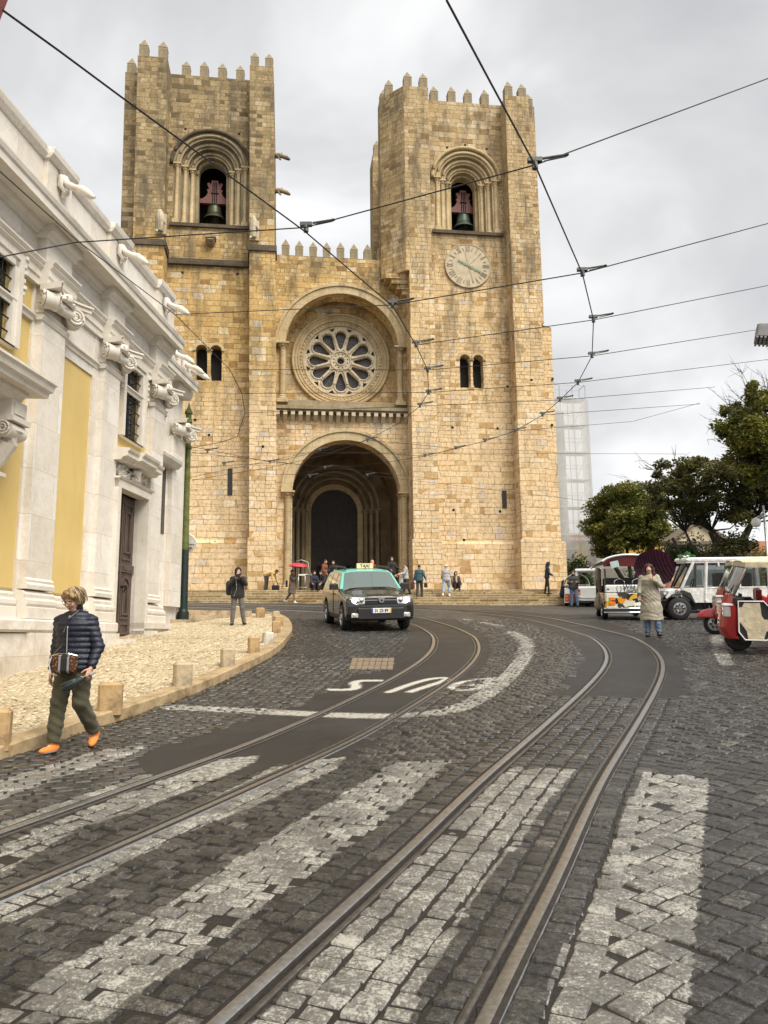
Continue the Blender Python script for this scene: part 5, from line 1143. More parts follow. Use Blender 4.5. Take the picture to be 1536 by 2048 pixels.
# ================================================================ HOUSES BEYOND THE SQUARE
M_TILE=plain('red_roof_tile',(.30,.10,.045),.8,0,.4,9,.5); M_CREAM=plain('cream_render',(.55,.47,.33),.85,0,.12,1.5); M_YH=plain('ochre_render',(.50,.33,.07),.85,0,.15,1.5); M_GREYW=plain('grey_render',(.34,.31,.26),.85,0,.2,1.5)
def house(px0,px1,pyt,y,dep,wall,roof,lab,gable=False,wins=(),rh=1.2):
    a,c=atd(px0,pyt,y),atd(px1,pyt,y); w=c[0]-a[0]; g=gd((a[0]+c[0])/2,y); h=a[2]-g
    H=empty('house',(a[0],y,g),R(3),lab,'house','houses beyond the square'); b=MB(); b.box(0,w,0,dep,-1,h)
    if gable: b.prism([(-.0,h),(w,h),(w/2,h+rh)],(0,dep),lambda x,z,d:(x,d,z))
    b.build('wall',wall,H)
    b=MB()
    if gable:
        for s in (0,1):
            x0,x1=(-.25,w/2) if s==0 else (w+.25,w/2); b.add([(x0,-.25,h-.1),(x1,-.25,h+rh+.02),(x1,dep,h+rh+.02),(x0,dep,h-.1),(x0,-.25,h+.1),(x1,-.25,h+rh+.22),(x1,dep,h+rh+.22),(x0,dep,h+.1)],[[0,1,2,3],[4,5,6,7],[0,1,5,4],[3,2,6,7],[0,3,7,4]])
        b.box(-.2,w+.2,-.18,-.0,h-.16,h+.02)
    else: b.add([(-.3,-.35,h),(w+.3,-.35,h),(w+.3,dep,h),(-.3,dep,h),(.2,dep*.5,h+rh),(w-.2,dep*.5,h+rh)],[[0,1,5,4],[1,2,5],[2,3,4,5],[3,0,4],[0,1,2,3]])
    b.build('roof',roof,H)
    for (u,z,ww,hh) in wins:
        b=MB(); b.box(u*w-ww/2,u*w+ww/2,-.03,.02,z,z+hh); o=b.build('window',M_WIN,H)
        b=MB(); b.plate([(u*w-ww/2-.1,z-.1),(u*w+ww/2+.1,z-.1),(u*w+ww/2+.1,z+hh+.1),(u*w-ww/2-.1,z+hh+.1)],[[(u*w-ww/2,z),(u*w+ww/2,z),(u*w+ww/2,z+hh),(u*w-ww/2,z+hh)]],(-.06,.0),lambda p,q,d:(p,d,q)); b.build('frame',M_TR,o)
    return H
house(1150,1330,1082,66,8,M_YH,M_TILE,'ochre yellow house half hidden behind the rounded tree',wins=[(.2,1.6,.9,1.3),(.45,1.6,.9,1.3),(.72,1.6,.9,1.3)])
house(1345,1452,1084,44,1.2,M_CREAM,plain('weathered_roof',(.17,.14,.10),.85,0,.3,3),'cream gabled house between the two trees',True,wins=[(.5,.9,1.0,1.5)],rh=1.15)
house(1470,1640,1106,52,8,M_CREAM,M_TILE,'house with an orange-red tiled roof at the right edge',wins=[(.2,.7,.8,1.1)],rh=1.3)
a=atd(1180,1112,58); b=MB(); b.box(0,9,0,.5,-1.5,a[2]-gd(a[0],58)); b.box(-.1,9.1,-.08,.58,a[2]-gd(a[0],58),a[2]-gd(a[0],58)+.15); o=b.build('garden_wall',M_GREYW); o.location=(a[0],58,gd(a[0],58)); tag(o,'grey garden wall under the rounded tree','wall')
# street lamp with globes
yl=31.; g=atd(1505,1105,yl); L=empty('street_lamp',(g[0]+.6,yl,gd(g[0],yl)),0,'grey street lamp with two white globes at the right edge','street lamp')
zt=atd(1530,1045,yl)[2]-gd(g[0],yl); b=MB(); b.tube([(0,0,-.2),(0,0,.6),(0,0,zt+.7)],[.07,.05,.04],10); b.tube([(-.35,0,zt+.2),(0,0,zt+.35),(.35,0,zt+.2)],.025,6); b.build('post',M_TUBE,L,smooth=True)
for s in (-.35,.35): b=MB(); b.lathe((s,0,zt),[(0,-.2),(.13,-.16),(.2,0),(.13,.16),(.05,.2),(0,.21)],14); b.build('globe',plain('opal_globe',(.75,.75,.72),.3,0,.05),L,smooth=True)
# dark eave of a building in the very corner, grey lamp head at the right edge
P5=[atd(*q,5.2) for q in ((-160,-150),(40,-150),(16,0),(-2,46),(-60,46),(-160,-20))]; b=MB(); b.add(P5+[q*1.0+np.array([-.5,.35,.75]) for q in P5],[[0,1,2,3,4,5],[11,10,9,8,7,6]]+[[i,(i+1)%6,(i+1)%6+6,i+6] for i in range(6)])
tag(b.build('awning',cloth('maroon_canvas',(.13,.018,.022))),'maroon canvas awning corner at the top left of the photo','awning')
yh=9.; h0=empty('street_lantern',atd(1536,668,yh),0,'grey ribbed lamp head cut off by the right edge','street lamp')
b=MB(); M_=Matrix.Rotation(R(12),4,'Y')@Matrix.Rotation(R(-20),4,'Z'); b.rbox((.06,0,0),(.20,.14,.085),M_,.02); b.build('housing',plain('grey_lamp_housing',(.22,.22,.22),.5,.3,.2,9),h0)
b=MB(); 
for i in range(9): b.rbox((-.12+.045*i,0,-.095),(.012,.135,.014),M_)
b.build('louvre',plain('lamp_louvre',(.33,.33,.34),.4,.4,.2,9),h0); b=MB(); b.tube([(.24,0,0),(.9,.1,.12),(2.2,.2,.2)],.035,8); b.build('arm',M_CLAMP,h0)
# ================================================================ SOLID MODELLER: signed distances on a grid, surfaced with surface nets
class Vol:
    def __init__(s,lo,hi,h):
        s.lo=np.array(lo,float); s.h=h; s.n=np.ceil((np.array(hi)-s.lo)/h).astype(int)+1
        s.ax=[s.lo[i]+h*np.arange(s.n[i]) for i in range(3)]; s.d=np.full(s.n,9.,np.float32)
    def sub(s,lo,hi,pad):
        i0=np.clip(np.floor((np.array(lo)-pad-s.lo)/s.h).astype(int),0,s.n-1); i1=np.clip(np.ceil((np.array(hi)+pad-s.lo)/s.h).astype(int)+1,1,s.n)
        sl=tuple(slice(a,b) for a,b in zip(i0,i1)); return sl,np.meshgrid(*[s.ax[i][sl[i]] for i in range(3)],indexing='ij',sparse=True)
    def put(s,sl,d,k,op):
        a=s.d[sl]; d=d.astype(np.float32)
        if op=='u':
            if k>0: h=np.clip(.5+.5*(d-a)/k,0,1); r=d*(1-h)+a*h-k*h*(1-h); r=np.where(np.abs(a-d)>=k,np.minimum(a,d),r)
            else: r=np.minimum(a,d)
        elif op=='s': 
            if k>0: h=np.clip(.5-.5*(-d-a)/k,0,1) if False else np.clip(.5+.5*(a+d)/k,0,1); r=np.where(np.abs(a+d)>=k,np.maximum(a,-d),(a*h-d*(1-h))+k*h*(1-h))
            else: r=np.maximum(a,-d)
        s.d[sl]=r
    def cap(s,a,b,ra,rb=None,k=.02,op='u',sq=(1,1,1)):
        rb=ra if rb is None else rb; a=np.array(a,float); b=np.array(b,float); r=max(ra,rb)/min(sq)
        sl,(X,Y,Z)=s.sub(np.minimum(a,b)-r,np.maximum(a,b)+r,k+3*s.h); q=np.array(sq); ab=(b-a)*q; L=(ab@ab)+1e-12
        px,py,pz=(X-a[0])*q[0],(Y-a[1])*q[1],(Z-a[2])*q[2]; t=np.clip((px*ab[0]+py*ab[1]+pz*ab[2])/L,0,1)
        s.put(sl,np.sqrt((px-t*ab[0])**2+(py-t*ab[1])**2+(pz-t*ab[2])**2)-(ra+(rb-ra)*t),k,op); return s
    def chain(s,pts,rs,k=.02,**kw):
        for i in range(len(pts)-1): s.cap(pts[i],pts[i+1],rs[i],rs[i+1],k,**kw)
        return s
    def ell(s,c,r,k=.02,op='u',M=None):
        c=np.array(c,float); r=np.array(r,float); m=r.max() if M is not None else r
        sl,(X,Y,Z)=s.sub(c-m,c+m,k+3*s.h); x,y,z=X-c[0],Y-c[1],Z-c[2]
        if M is not None: x,y,z=[M[j][0]*x+M[j][1]*y+M[j][2]*z for j in range(3)]
        k0=np.sqrt((x/r[0])**2+(y/r[1])**2+(z/r[2])**2); k1=np.sqrt((x/r[0]**2)**2+(y/r[1]**2)**2+(z/r[2]**2)**2)+1e-9
        s.put(sl,k0*(k0-1)/k1,k,op); return s
    def box(s,c,h,r=.02,k=0.,op='u',M=None):
        c=np.array(c,float); h=np.array(h,float); m=np.full(3,np.linalg.norm(h)) if M is not None else h
        sl,(X,Y,Z)=s.sub(c-m,c+m,k+3*s.h); x,y,z=X-c[0],Y-c[1],Z-c[2]
        if M is not None: x,y,z=[M[j][0]*x+M[j][1]*y+M[j][2]*z for j in range(3)]
        q=[np.abs(v)-(a-r) for v,a in zip((x,y,z),h)]
        d=np.sqrt(sum(np.maximum(v,0)**2 for v in q))+np.minimum(np.maximum(np.maximum(q[0],q[1]),q[2]),0)-r
        s.put(sl,d,k,op); return s
    def fn(s,f,op='s',k=0.):
        X,Y,Z=np.meshgrid(*s.ax,indexing='ij',sparse=True); s.put((slice(None),)*3,f(X,Y,Z)+np.zeros(s.n),k,op); return s
    def mesh(s):
        d=s.d; i=d<0; n=d.shape
        cm=np.zeros([q-1 for q in n],bool); al=np.ones_like(cm)
        for dx in (0,1):
            for dy in (0,1):
                for dz in (0,1):
                    c=i[dx:n[0]-1+dx,dy:n[1]-1+dy,dz:n[2]-1+dz]; cm|=c; al&=c
        act=cm&~al; idx=np.full(act.shape,-1,int); cells=np.argwhere(act); idx[act]=np.arange(len(cells))
        acc=np.zeros((len(cells),3)); cnt=np.zeros(len(cells))
        co=[(a,b,c) for a in (0,1) for b in (0,1) for c in (0,1)]
        for p in co:
            for ax in range(3):
                if p[ax]==0:
                    q=list(p); q[ax]=1; dp=d[tuple((cells+np.array(p)).T)]; dq=d[tuple((cells+np.array(q)).T)]; m=(dp<0)!=(dq<0)
                    t=np.where(m,dp/np.where(m,dp-dq,1),0); v=np.repeat(np.array(p,float)[None],len(cells),0); v[:,ax]+=t; acc[m]+=v[m]; cnt[m]+=1
        V=s.lo+(cells+acc/cnt[:,None])*s.h; Fs=[]
        for ax in range(3):
            sl0=[slice(1,-1)]*3; sl1=[slice(1,-1)]*3; sl0[ax]=slice(0,-1); sl1[ax]=slice(1,None)
            a,b=i[tuple(sl0)],i[tuple(sl1)]
            for flip in (0,1):
                m=(a&~b) if not flip else (b&~a); e=np.argwhere(m)
                if len(e)==0: continue
                off=np.ones(3,int); off[ax]=0; e=e+off; u,v=(ax+1)%3,(ax+2)%3
                def g(du,dv): f=e.copy(); f[:,u]+=du; f[:,v]+=dv; return idx[tuple(f.T)]
                q=np.c_[g(-1,-1),g(0,-1),g(0,0),g(-1,0)]; Fs.append(q[:,::-1] if flip else q)
        Fq=np.concatenate(Fs) if Fs else np.zeros((0,4),int); Fq=Fq[(Fq>=0).all(1)]
        return V,Fq
    def build(s,name,mats,par=None,paint=None,relax=1):
        V,Fq=s.mesh()
        for _ in range(relax):
            acc=np.zeros_like(V); c=np.zeros(len(V))
            for j in range(4):
                a,b=Fq[:,j],Fq[:,(j+1)%4]; np.add.at(acc,a,V[b]); np.add.at(c,a,1); np.add.at(acc,b,V[a]); np.add.at(c,b,1)
            V=V*.5+.5*acc/np.maximum(c,1)[:,None]
        mi=paint(V[Fq].mean(1)) if paint is not None else None
        return npmesh(name,V,Fq,mats,par,smooth=True,mi=mi,uv=False)
# ================================================================ VEHICLES
M_TYRE=plain('tyre_rubber',(.018,.018,.018),.75,0,.25,20,.3)
M_RIM=plain('alloy_rim',(.55,.55,.56),.3,.9,.1,9)
M_RIMD=plain('dark_rim',(.05,.05,.05),.4,.6,.2,9)
M_CHR=plain('chrome_trim',(.72,.72,.72),.15,1.,.05,5)
M_CARBLK=plain('black_car_paint',(.012,.011,.010),.22,0,.1,3,coat=1.)
M_MINT=plain('mint_green_paint',(.16,.58,.48),.3,0,.05,3,coat=.8)
M_PLAST=plain('black_plastic',(.02,.02,.02),.5,0,.2,20)
def mat_glass(name,col,rough=.03):
    t=NT(name); g=t.n('BsdfGlossy',{'Color':(1,1,1,1),'Roughness':rough}); tr=t.n('BsdfTransparent',{'Color':(*col,1)}); f=t.n('Fresnel',{'IOR':1.6}); m=t.n('MixShader',{0:f,1:tr,2:g}); t.t.links.new(m,t.out.inputs[0]); return t.m
M_CGL=mat_glass('windscreen_glass',(.62,.70,.68)); M_CGL2=mat_glass('tinted_side_glass',(.22,.25,.25)); M_CLEAR=mat_glass('clear_plastic_sheet',(.86,.88,.88),.08)
def lampmat(name,col,s):
    t=NT(name); t.p(Base_Color=col,Roughness=.15,Emission_Color=(*col,1),Emission_Strength=s); return t.m
M_HL=lampmat('lit_headlamp',(1,.97,.9),2.2); M_REDL=plain('red_lens',(.35,.02,.015),.2); M_AMB=plain('amber_lens',(.75,.22,.02),.2); M_CLENS=plain('clear_lens',(.72,.72,.70),.12,.5,.1,20)
M_WHT=plain('white_paint',(.78,.78,.76),.35,0,.05,3,coat=.3); M_RED=plain('red_vehicle_paint',(.42,.012,.015),.28,0,.08,3,coat=.8)
M_SEAT=plain('dark_seat_fabric',(.03,.03,.032),.8); M_CANV=cloth('cream_canvas',(.60,.52,.36)); M_WCANV=cloth('white_vinyl',(.80,.79,.76),.5); M_TANC=cloth('tan_canvas',(.34,.28,.19))
def text(body,size,mat,par,loc,rot,name='lettering',ext=.004,sx=1.):
    c=bpy.data.curves.new(name,'FONT'); c.body=body; c.size=size; c.extrude=ext; c.align_x='CENTER'; c.align_y='CENTER'
    o=bpy.data.objects.new(name,c); COL.objects.link(o); c.materials.append(mat); o.location=loc; o.rotation_euler=rot; o.scale=(sx,1,1)
    dg=bpy.context.evaluated_depsgraph_get(); me=bpy.data.meshes.new_from_object(o.evaluated_get(dg)); n=bpy.data.objects.new(name,me); COL.objects.link(n); n.location=loc; n.rotation_euler=rot; n.scale=(sx,1,1); n.parent=par
    bpy.data.objects.remove(o); return n
M_INK=plain('black_lettering',(.01,.01,.01),.5)
def wheel(par,x,y,r,w,rim=M_RIM,axis='x',holes=8,rr=.62):
    """wheel about the x axis; its outer face towards sign(x)"""
    s=1 if x>0 else -1; b=MB(); pr=[(r*rr,-w/2),(r*.9,-w/2),(r*.97,-w*.42),(r,-w*.3),(r,w*.3),(r*.97,w*.42),(r*.9,w/2),(r*rr,w/2)]
    b.lathe((x,y,r),pr,32,'x'); 
    for i in range(40):
        t=2*math.pi*i/40; c,q=math.cos(t),math.sin(t); b.add([(x-w*.33,y+(r-.004)*c,r+(r-.004)*q),(x+w*.33,y+(r-.004)*math.cos(t+.05),r+(r-.004)*math.sin(t+.05)),(x+w*.33,y+(r+.006)*math.cos(t+.08),r+(r+.006)*math.sin(t+.08)),(x-w*.33,y+(r+.006)*math.cos(t+.03),r+(r+.006)*math.sin(t+.03))],[[0,1,2,3]])
    W_=b.build('wheel',M_TYRE,par,smooth=40)
    b=MB(); o=x+s*w*.46; b.lathe((o,y,r),[(r*rr*1.02,-.01*s),(r*rr*1.02,.012*s),(r*rr*.93,.014*s),(r*rr*.88,-.03*s),(r*.30,-.02*s),(r*.22,.02*s),(0,.025*s)],28,'x')
    b.build('rim',rim,W_,smooth=40)
    b=MB()
    for i in range(holes):
        t=2*math.pi*i/holes; c,q=math.cos(t),math.sin(t); b.lathe((o-s*.018,y+r*rr*.62*c,r+r*rr*.62*q),[(0,.008*s),(r*.105,.008*s),(r*.105,-.01*s),(0,-.01*s)],8,'x')
    b.build('rim_holes',M_PLAST,W_); return W_
def frame_obj(name,c,heading,lab,cat,group=None):
    """Empty whose local -y axis is the direction of travel, tilted to the street"""
    E=empty(name,c,heading,lab,cat,group); y=c[1]; g=(float(gz(c[0],y+.8))-float(gz(c[0],y-.8)))/1.6
    E.rotation_mode='XYZ'; M=Matrix.Translation(Vector(c))@Matrix.Rotation(math.atan(g),4,'X')@Matrix.Rotation(heading,4,'Z'); E.matrix_world=M; return E
# ---- taxi
tc_=(gnd(688,1262)+gnd(808,1258))/2
TX=frame_obj('taxi',(tc_[0]-.30,tc_[1]+1.55,float(gz(tc_[0],tc_[1]+1.5))+.005),R(13),'black taxi with a mint green roof and lit headlights coming down the tram street','taxi')
v=Vol((-1.0,-2.25,.15),(1.0,2.25,1.75),.028)
HW=.90
def side(z): return np.where(z>.98,(z-.98)*.36,0)+np.where(z<.45,(.45-z)*.15,0)+.06*np.clip((z-.7)/.3,0,1)*0
def body(X,Y,Z):
    # top outline along the length: bonnet, cabin, tail
    top=np.interp(Y,[-2.2,-2.12,-1.9,-1.15,-1.02,-.36,-.1,.9,1.8,2.1,2.2],[.78,.88,.96,1.07,1.11,1.56,1.62,1.635,1.57,1.20,.9])
    nose=np.interp(Z,[.2,.45,.7,.9,1.1],[-2.05,-2.14,-2.13,-2.06,-1.9]); tail=np.interp(Z,[.2,.5,.9,1.2,1.6],[2.08,2.14,2.12,2.05,1.8])
    ax=np.abs(X); rnd=.18*np.clip(ax-.45,0,1)**2*2
    d=np.maximum(Z-top+.10*np.clip(ax/.8,0,1)**4,ax-(HW-side(Z))); d=np.maximum(d,nose+rnd-Y+.0*Z); d=np.maximum(d,Y-tail+rnd); d=np.maximum(d,.24+.02*np.abs(Y)-Z); return d*.9
v.fn(body,op='u')
# cut: grille, plate recess, lower intake, wheel arches
for y in (-1.34,1.34):
    for s in (-1,1): v.cap((s*.62,y,.36),(s*1.1,y,.36),.40,.40,0,'s')
V,Fq=v.mesh()
def tpaint(C):
    m=np.zeros(len(C),int); x,y,z=C.T; m[(z>1.03)&(y>-1.03)&(z>1.08+.0*y)]=1; m[(z>1.545)]=1; m[z<.40]=2; m[(y<-1.9)&(z<.60)&(np.abs(x)<.70)]=2; return m
TB=v.build('body',[M_CARBLK,M_MINT,M_PLAST],TX,tpaint)
# glass set into the cabin
def quadplate(b,P,t=.012,inset=0):
    P=[Vector(p) for p in P]; n=(P[1]-P[0]).cross(P[-1]-P[0]).normalized(); k=len(P); b.add([p+n*t for p in P]+[p-n*t*.3 for p in P],[list(range(k)),[k+i for i in range(k)][::-1]]+[[i,(i+1)%k,(i+1)%k+k,i+k] for i in range(k)])
wsz=lambda y:np.interp(y,[-1.02,-.36],[1.11,1.56])
b=MB(); rows=[]
for y in np.linspace(-1.03,-.40,5):
    z=float(wsz(y))+.012; hw=.80-.15*(y+1.03)/.63
    rows.append([(x,y-.012,z+.006-.10*min(1,abs(x)/.8)**4) for x in np.linspace(-hw,hw,9)])
vs=[p for r in rows for p in r]; fs=[[i*9+j,i*9+j+1,(i+1)*9+j+1,(i+1)*9+j] for i in range(4) for j in range(8)]; b.add(vs,fs)
M_WS=NT('windscreen'); M_WS.p(Base_Color=(.10,.135,.125),Roughness=.04,Specular_IOR_Level=1.,Coat_Weight=1.,Coat_Roughness=.02); M_WS=M_WS.m
b.build('windscreen',M_WS,TX,smooth=True)
for s in (-1,1):
    f=lambda y,z:(s*(HW-float(side(np.array(z)))+.006),y,z)
    for q in ([(-.74,1.12),(-.02,1.12),(-.02,1.50),(-.34,1.50)],[(.06,1.12),(.86,1.12),(.80,1.50),(.06,1.51)],[(.95,1.14),(1.62,1.18),(1.42,1.46),(.90,1.50)]):
        b=MB(); quadplate(b,[f(*p) for p in q] if s>0 else [f(*p) for p in q][::-1],.006); b.build('side_window',M_WS,TX)
    b=MB(); b.rbox((s*1.0,-.72,1.14),(.12,.07,.085),Matrix.Identity(4),.03); b.tube([(s*.88,-.70,1.08),(s*.95,-.71,1.1)],.03,6); b.build('wing_mirror',M_PLAST,TX,smooth=40)
    b=MB(); b.tube([(s*.60,-.30,1.60),(s*.60,-.22,1.67),(s*.60,1.2,1.70),(s*.60,1.4,1.63)],.026,8); b.build('roof_rail',M_PLAST,TX,smooth=True)
    # headlamp
    b=MB(); P=[(.40,-2.10,.88),(.80,-2.02,.90),(.88,-1.86,.93),(.89,-1.84,.80),(.80,-2.03,.70),(.44,-2.135,.72)]; P=[(s*x,y-.035,z) for x,y,z in P]; quadplate(b,P if s>0 else P[::-1],.03); hl=b.build('headlight',M_CLENS,TX)
    b=MB(); b.lathe((s*.70,-2.13,.80),[(0,-.02),(.055,-.015),(.055,.05)],16,'y'); b.build('bulb',M_HL,hl,smooth=True)
    b=MB(); b.lathe((s*.52,-2.165,.81),[(0,-.01),(.06,-.005),(.06,.05)],14,'y'); b.build('reflector',M_CHR,hl,smooth=True)
    b=MB(); b.rbox((s*.68,-2.13,.43),(.10,.03,.055),Matrix.Identity(4),.02); b.lathe((s*.68,-2.165,.43),[(0,-.03),(.045,-.025),(.05,.01)],12,'y'); b.build('fog_lamp',M_CLENS,TX,smooth=40)
    wheel(TX,s*.80,-1.34,.34,.22,holes=5); wheel(TX,s*.80,1.34,.34,.22,holes=5)
    b=MB(); b.box(s*.895-.006,s*.895+.006,-.85,-.83,.45,1.05); b.box(s*.905-.006,s*.905+.006,.0,.02,.42,1.08); b.rbox((s*.915,.0-.12,.93),(.02,.09,.018),Matrix.Identity(4),.008); b.build('door_handle',M_PLAST,TX)
b=MB(); b.rbox((0,-2.145,.80),(.43,.03,.085),Matrix.Identity(4),.02); b.rbox((0,-2.15,.48),(.62,.025,.14),Matrix.Identity(4),.03); b.build('grille',M_PLAST,TX)
b=MB(); b.box(-.42,-.09,-2.19,-2.17,.80,.825); b.box(.09,.42,-2.19,-2.17,.80,.825); b.box(-.42,.42,-2.185,-2.17,.865,.875); b.build('grille_bar',M_CHR,TX)
b=MB(); b.prism([(-.085,.87),(.085,.87),(.075,.80),(.035,.745),(-.035,.745),(-.075,.80)],(-2.215,-2.18),lambda x,z,d:(x,d,z)); em=b.build('badge',M_CHR,TX); b=MB(); b.lathe((0,-2.22,.80),[(0,-.002),(.03,0),(.03,.01)],12,'y'); b.build('badge_ring',M_PLAST,em)
b=MB(); b.rbox((0,-2.19,.545),(.26,.012,.062),Matrix.Identity(4),.008); PL=b.build('number_plate',M_WHT,TX); text('31 ZS 89',.115,M_INK,PL,(0.0,-2.207,.545),(R(90),0,0),sx=.85)
b=MB(); b.box(-.258,-.225,-2.206,-2.2,.487,.603); b.build('blue_band',plain('plate_blue',(.02,.06,.35),.4),PL); b=MB(); b.box(.225,.258,-2.206,-2.2,.487,.603); b.build('yellow_band',plain('plate_yellow',(.75,.50,.03),.4),PL)
b=MB(); b.prism([(-.08,1.63),(.08,1.63),(.045,1.775),(-.045,1.775)],(-.23,.23),lambda y,z,d:(d,y-.05,z)); TS=b.build('taxi_sign',plain('cream_sign',(.72,.63,.34),.4,0,.05),TX); text('TAXI',.125,M_INK,TS,(0,-.126,1.702),(R(90-13),0,0),sx=1.0)
b=MB(); b.tube([(0,-.15,1.63),(0,-.05,1.72)],.008,5); b.build('aerial',M_PLAST,TX)
b=MB(); b.tube([(-.62,-1.02,1.10),(-.05,-1.06,1.105)],.012,5); b.build('wiper',M_PLAST,TX); b=MB(); b.tube([(.12,-1.03,1.105),(.7,-.98,1.09)],.012,5); b.build('wiper',M_PLAST,TX)
# ---- tuk-tuk seen from behind, with the graffiti-painted tail
cg=gnd(1262,1238); WT=frame_obj('electric_tuk_tuk',(cg[0],cg[1]+.9,float(gz(cg[0],cg[1]+.9))),R(171),'open tuk-tuk with red-lined canopy and painted fruit tail behind the woman with umbrella','tuk-tuk')
def wt_paint():
    t=NT('painted_fruit_panel'); c=t.mapping(t.coord(),(1.2,1.2,1.5)); v=t.t.nodes.new('ShaderNodeTexVoronoi'); v.inputs['Scale'].default_value=4.3; t.t.links.new(t.vadd(c,t.mix(.75,t.noise(5,c,3,out='Color'),(.5,.5,.5))),v.inputs['Vector'])
    s=t.n('SeparateColor',{'Color':v.outputs['Color']},out=0); col=t.ramp(s,[(0,(.02,.02,.02)),(.2,(.75,.70,.60)),(.42,(.80,.33,.02)),(.62,(.72,.42,.04)),(.74,(.05,.05,.04)),(.84,(.80,.78,.72)),(.94,(.10,.16,.03))],True); t.p(Base_Color=col,Roughness=.35); return t.m
def mat_roofp():
    t=NT('patterned_canopy'); c=t.coord(); q=t.t.nodes.new('ShaderNodeTexBrick'); q.inputs['Color1'].default_value=(.62,.60,.56,1); q.inputs['Color2'].default_value=(.25,.24,.24,1); q.inputs['Mortar'].default_value=(.75,.74,.72,1); q.inputs['Scale'].default_value=1; q.inputs['Brick Width'].default_value=.32; q.inputs['Row Height'].default_value=.11; q.inputs['Mortar Size'].default_value=.02
    t.t.links.new(t.mapping(c,(1,1,1),rot=(0,0,R(20))),q.inputs['Vector']); t.p(Base_Color=q.outputs['Color'],Roughness=.5); return t.m
b=MB(); b.rbox((0,1.5,.60),(.74,.10,.27),Matrix.Identity(4),.05); b.build('tail_panel',wt_paint(),WT)
b=MB(); b.rbox((0,.0,.45),(.70,1.5,.12),Matrix.Identity(4),.06); b.rbox((0,-1.45,.72),(.62,.12,.32),Matrix.Identity(4),.08)
for s in (-1,1): b.rbox((s*.70,.95,.62),(.06,.55,.25),Matrix.Identity(4),.04)
b.build('body',M_CARBLK,WT)
b=MB(); b.rbox((0,1.55,.99),(.72,.05,.115),Matrix.Identity(4),.04); BO=b.build('signboard',M_WHT,WT)
text('Wild',.19,M_INK,BO,(-.02,1.612,1.035),(R(90),0,R(180))); text('Tours',.17,M_INK,BO,(-.03,1.612,.93),(R(90),0,R(180)))
b=MB(); b.tube([(.25+.02*math.cos(t),1.606,.985+.085*math.sin(t)) for t in np.linspace(1.0,5.3,10)],.008,5); b.tube([(.31+.09*math.cos(t)*.6,1.606,.985+.1*math.sin(t)) for t in np.linspace(-1.2,1.2,8)],.006,5)
for k in range(3): b.box(-.50,-.32,1.6,1.607,.90+.06*k,.915+.06*k); b.box(-.29,-.27,1.6,1.607,.895+.06*k,.92+.06*k)
b.box(.60,.66,1.6,1.607,.95,.99); b.build('logo',M_INK,BO)
b=MB(); b.tube([(-.78,1.62,.36),(.78,1.62,.36)],.035,8); b.tube([(-.78,1.63,.24),(.78,1.63,.24)],.03,8); b.build('bumper',M_CHR,WT,smooth=True)
b=MB(); b.rbox((0,1.6,.30),(.76,.05,.09),Matrix.Identity(4),.02); b.build('rear_valance',M_PLAST,WT)
b=MB(); b.rbox((-.28,1.615,.42),(.14,.01,.085),Matrix.Identity(4),.01); q=b.build('number_plate',M_WHT,WT); text('BH 48',.07,M_INK,q,(-.28,1.63,.42),(R(90),0,R(180)))
for s in (-1,1): b=MB(); b.rbox((s*.52,1.6,.67),(.10,.02,.05),Matrix.Identity(4),.015); b.rbox((s*.52,1.6,.53),(.10,.02,.05),Matrix.Identity(4),.015); b.build('tail_lamp',M_AMB,WT)
for s in (-1,1): wheel(WT,s*.70,1.05,.27,.17); wheel(WT,s*.62,-1.2,.27,.17)
for s in (-1,1):
    for y in (1.35,.1,-1.1): b=MB(); b.tube([(s*.68,y,.7),(s*.68,y,1.62)],.03,8); b.build('roof_post',M_CARBLK,WT)
b=MB(); X=np.linspace(-.8,.8,13); Yv=np.linspace(-1.7,1.75,15); vs=[];fs=[]
for dz in (0,-.05):
    for y in Yv:
        for x in X: vs.append((x,y,1.62+.36*math.sqrt(max(0,1-(x/.84)**2))*(1-.25*((y-.2)/1.8)**2)+.06+.05*y+dz))
n=13*15
for o_ in (0,n):
    for i in range(14):
        for j in range(12): fs.append([o_+i*13+j,o_+i*13+j+1,o_+(i+1)*13+j+1,o_+(i+1)*13+j])
b.add(vs,fs,0); b.m[-168:]=[1]*168
for y in (-1.7,1.75): 
    P=[(x,y,1.62+.36*math.sqrt(max(0,1-(x/.84)**2))*(1-.25*((y-.2)/1.8)**2)+.05+.05*y) for x in X]; b.mi=2; b.tube(P,.035,6)
b.mi=1; b.prism([(-.72,1.66)]+[(x,1.64+.36*math.sqrt(max(0,1-(x/.80)**2))) for x in np.linspace(-.72,.72,11)]+[(.72,1.66)],(1.30,1.33),lambda x,z,d:(x,d,z+.03)); b.mi=0; b.build('canopy',[mat_roofp(),M_RED,M_WHT],WT,smooth=40)
b=MB(); b.rbox((.05,1.72,1.80),(.13,.02,.10),Matrix.Rotation(R(12),4,'Y')@Matrix.Rotation(R(0),4,'X'),.01); b.build('fare_card',plain('pale_blue_card',(.45,.60,.60),.5),WT)
for s in (-1,1):
    b=MB(); P=[]
    for i in range(9): t=i/8; P.append((s*(.75+.05*math.sin(t*9)),.15+.10*math.sin(t*7),1.62-t*1.35))
    b.tube(P,[.10,.11,.09,.08,.07,.09,.11,.12,.10],8); b.build('rolled_curtain',M_TANC,WT,smooth=True)
for y in (.75,-.2): b=MB(); b.rbox((0,y,.72),(.6,.22,.10),Matrix.Identity(4),.05); b.rbox((0,y+.22,1.02),(.6,.06,.30),Matrix.Identity(4),.05); b.build('bench_seat',M_SEAT,WT)
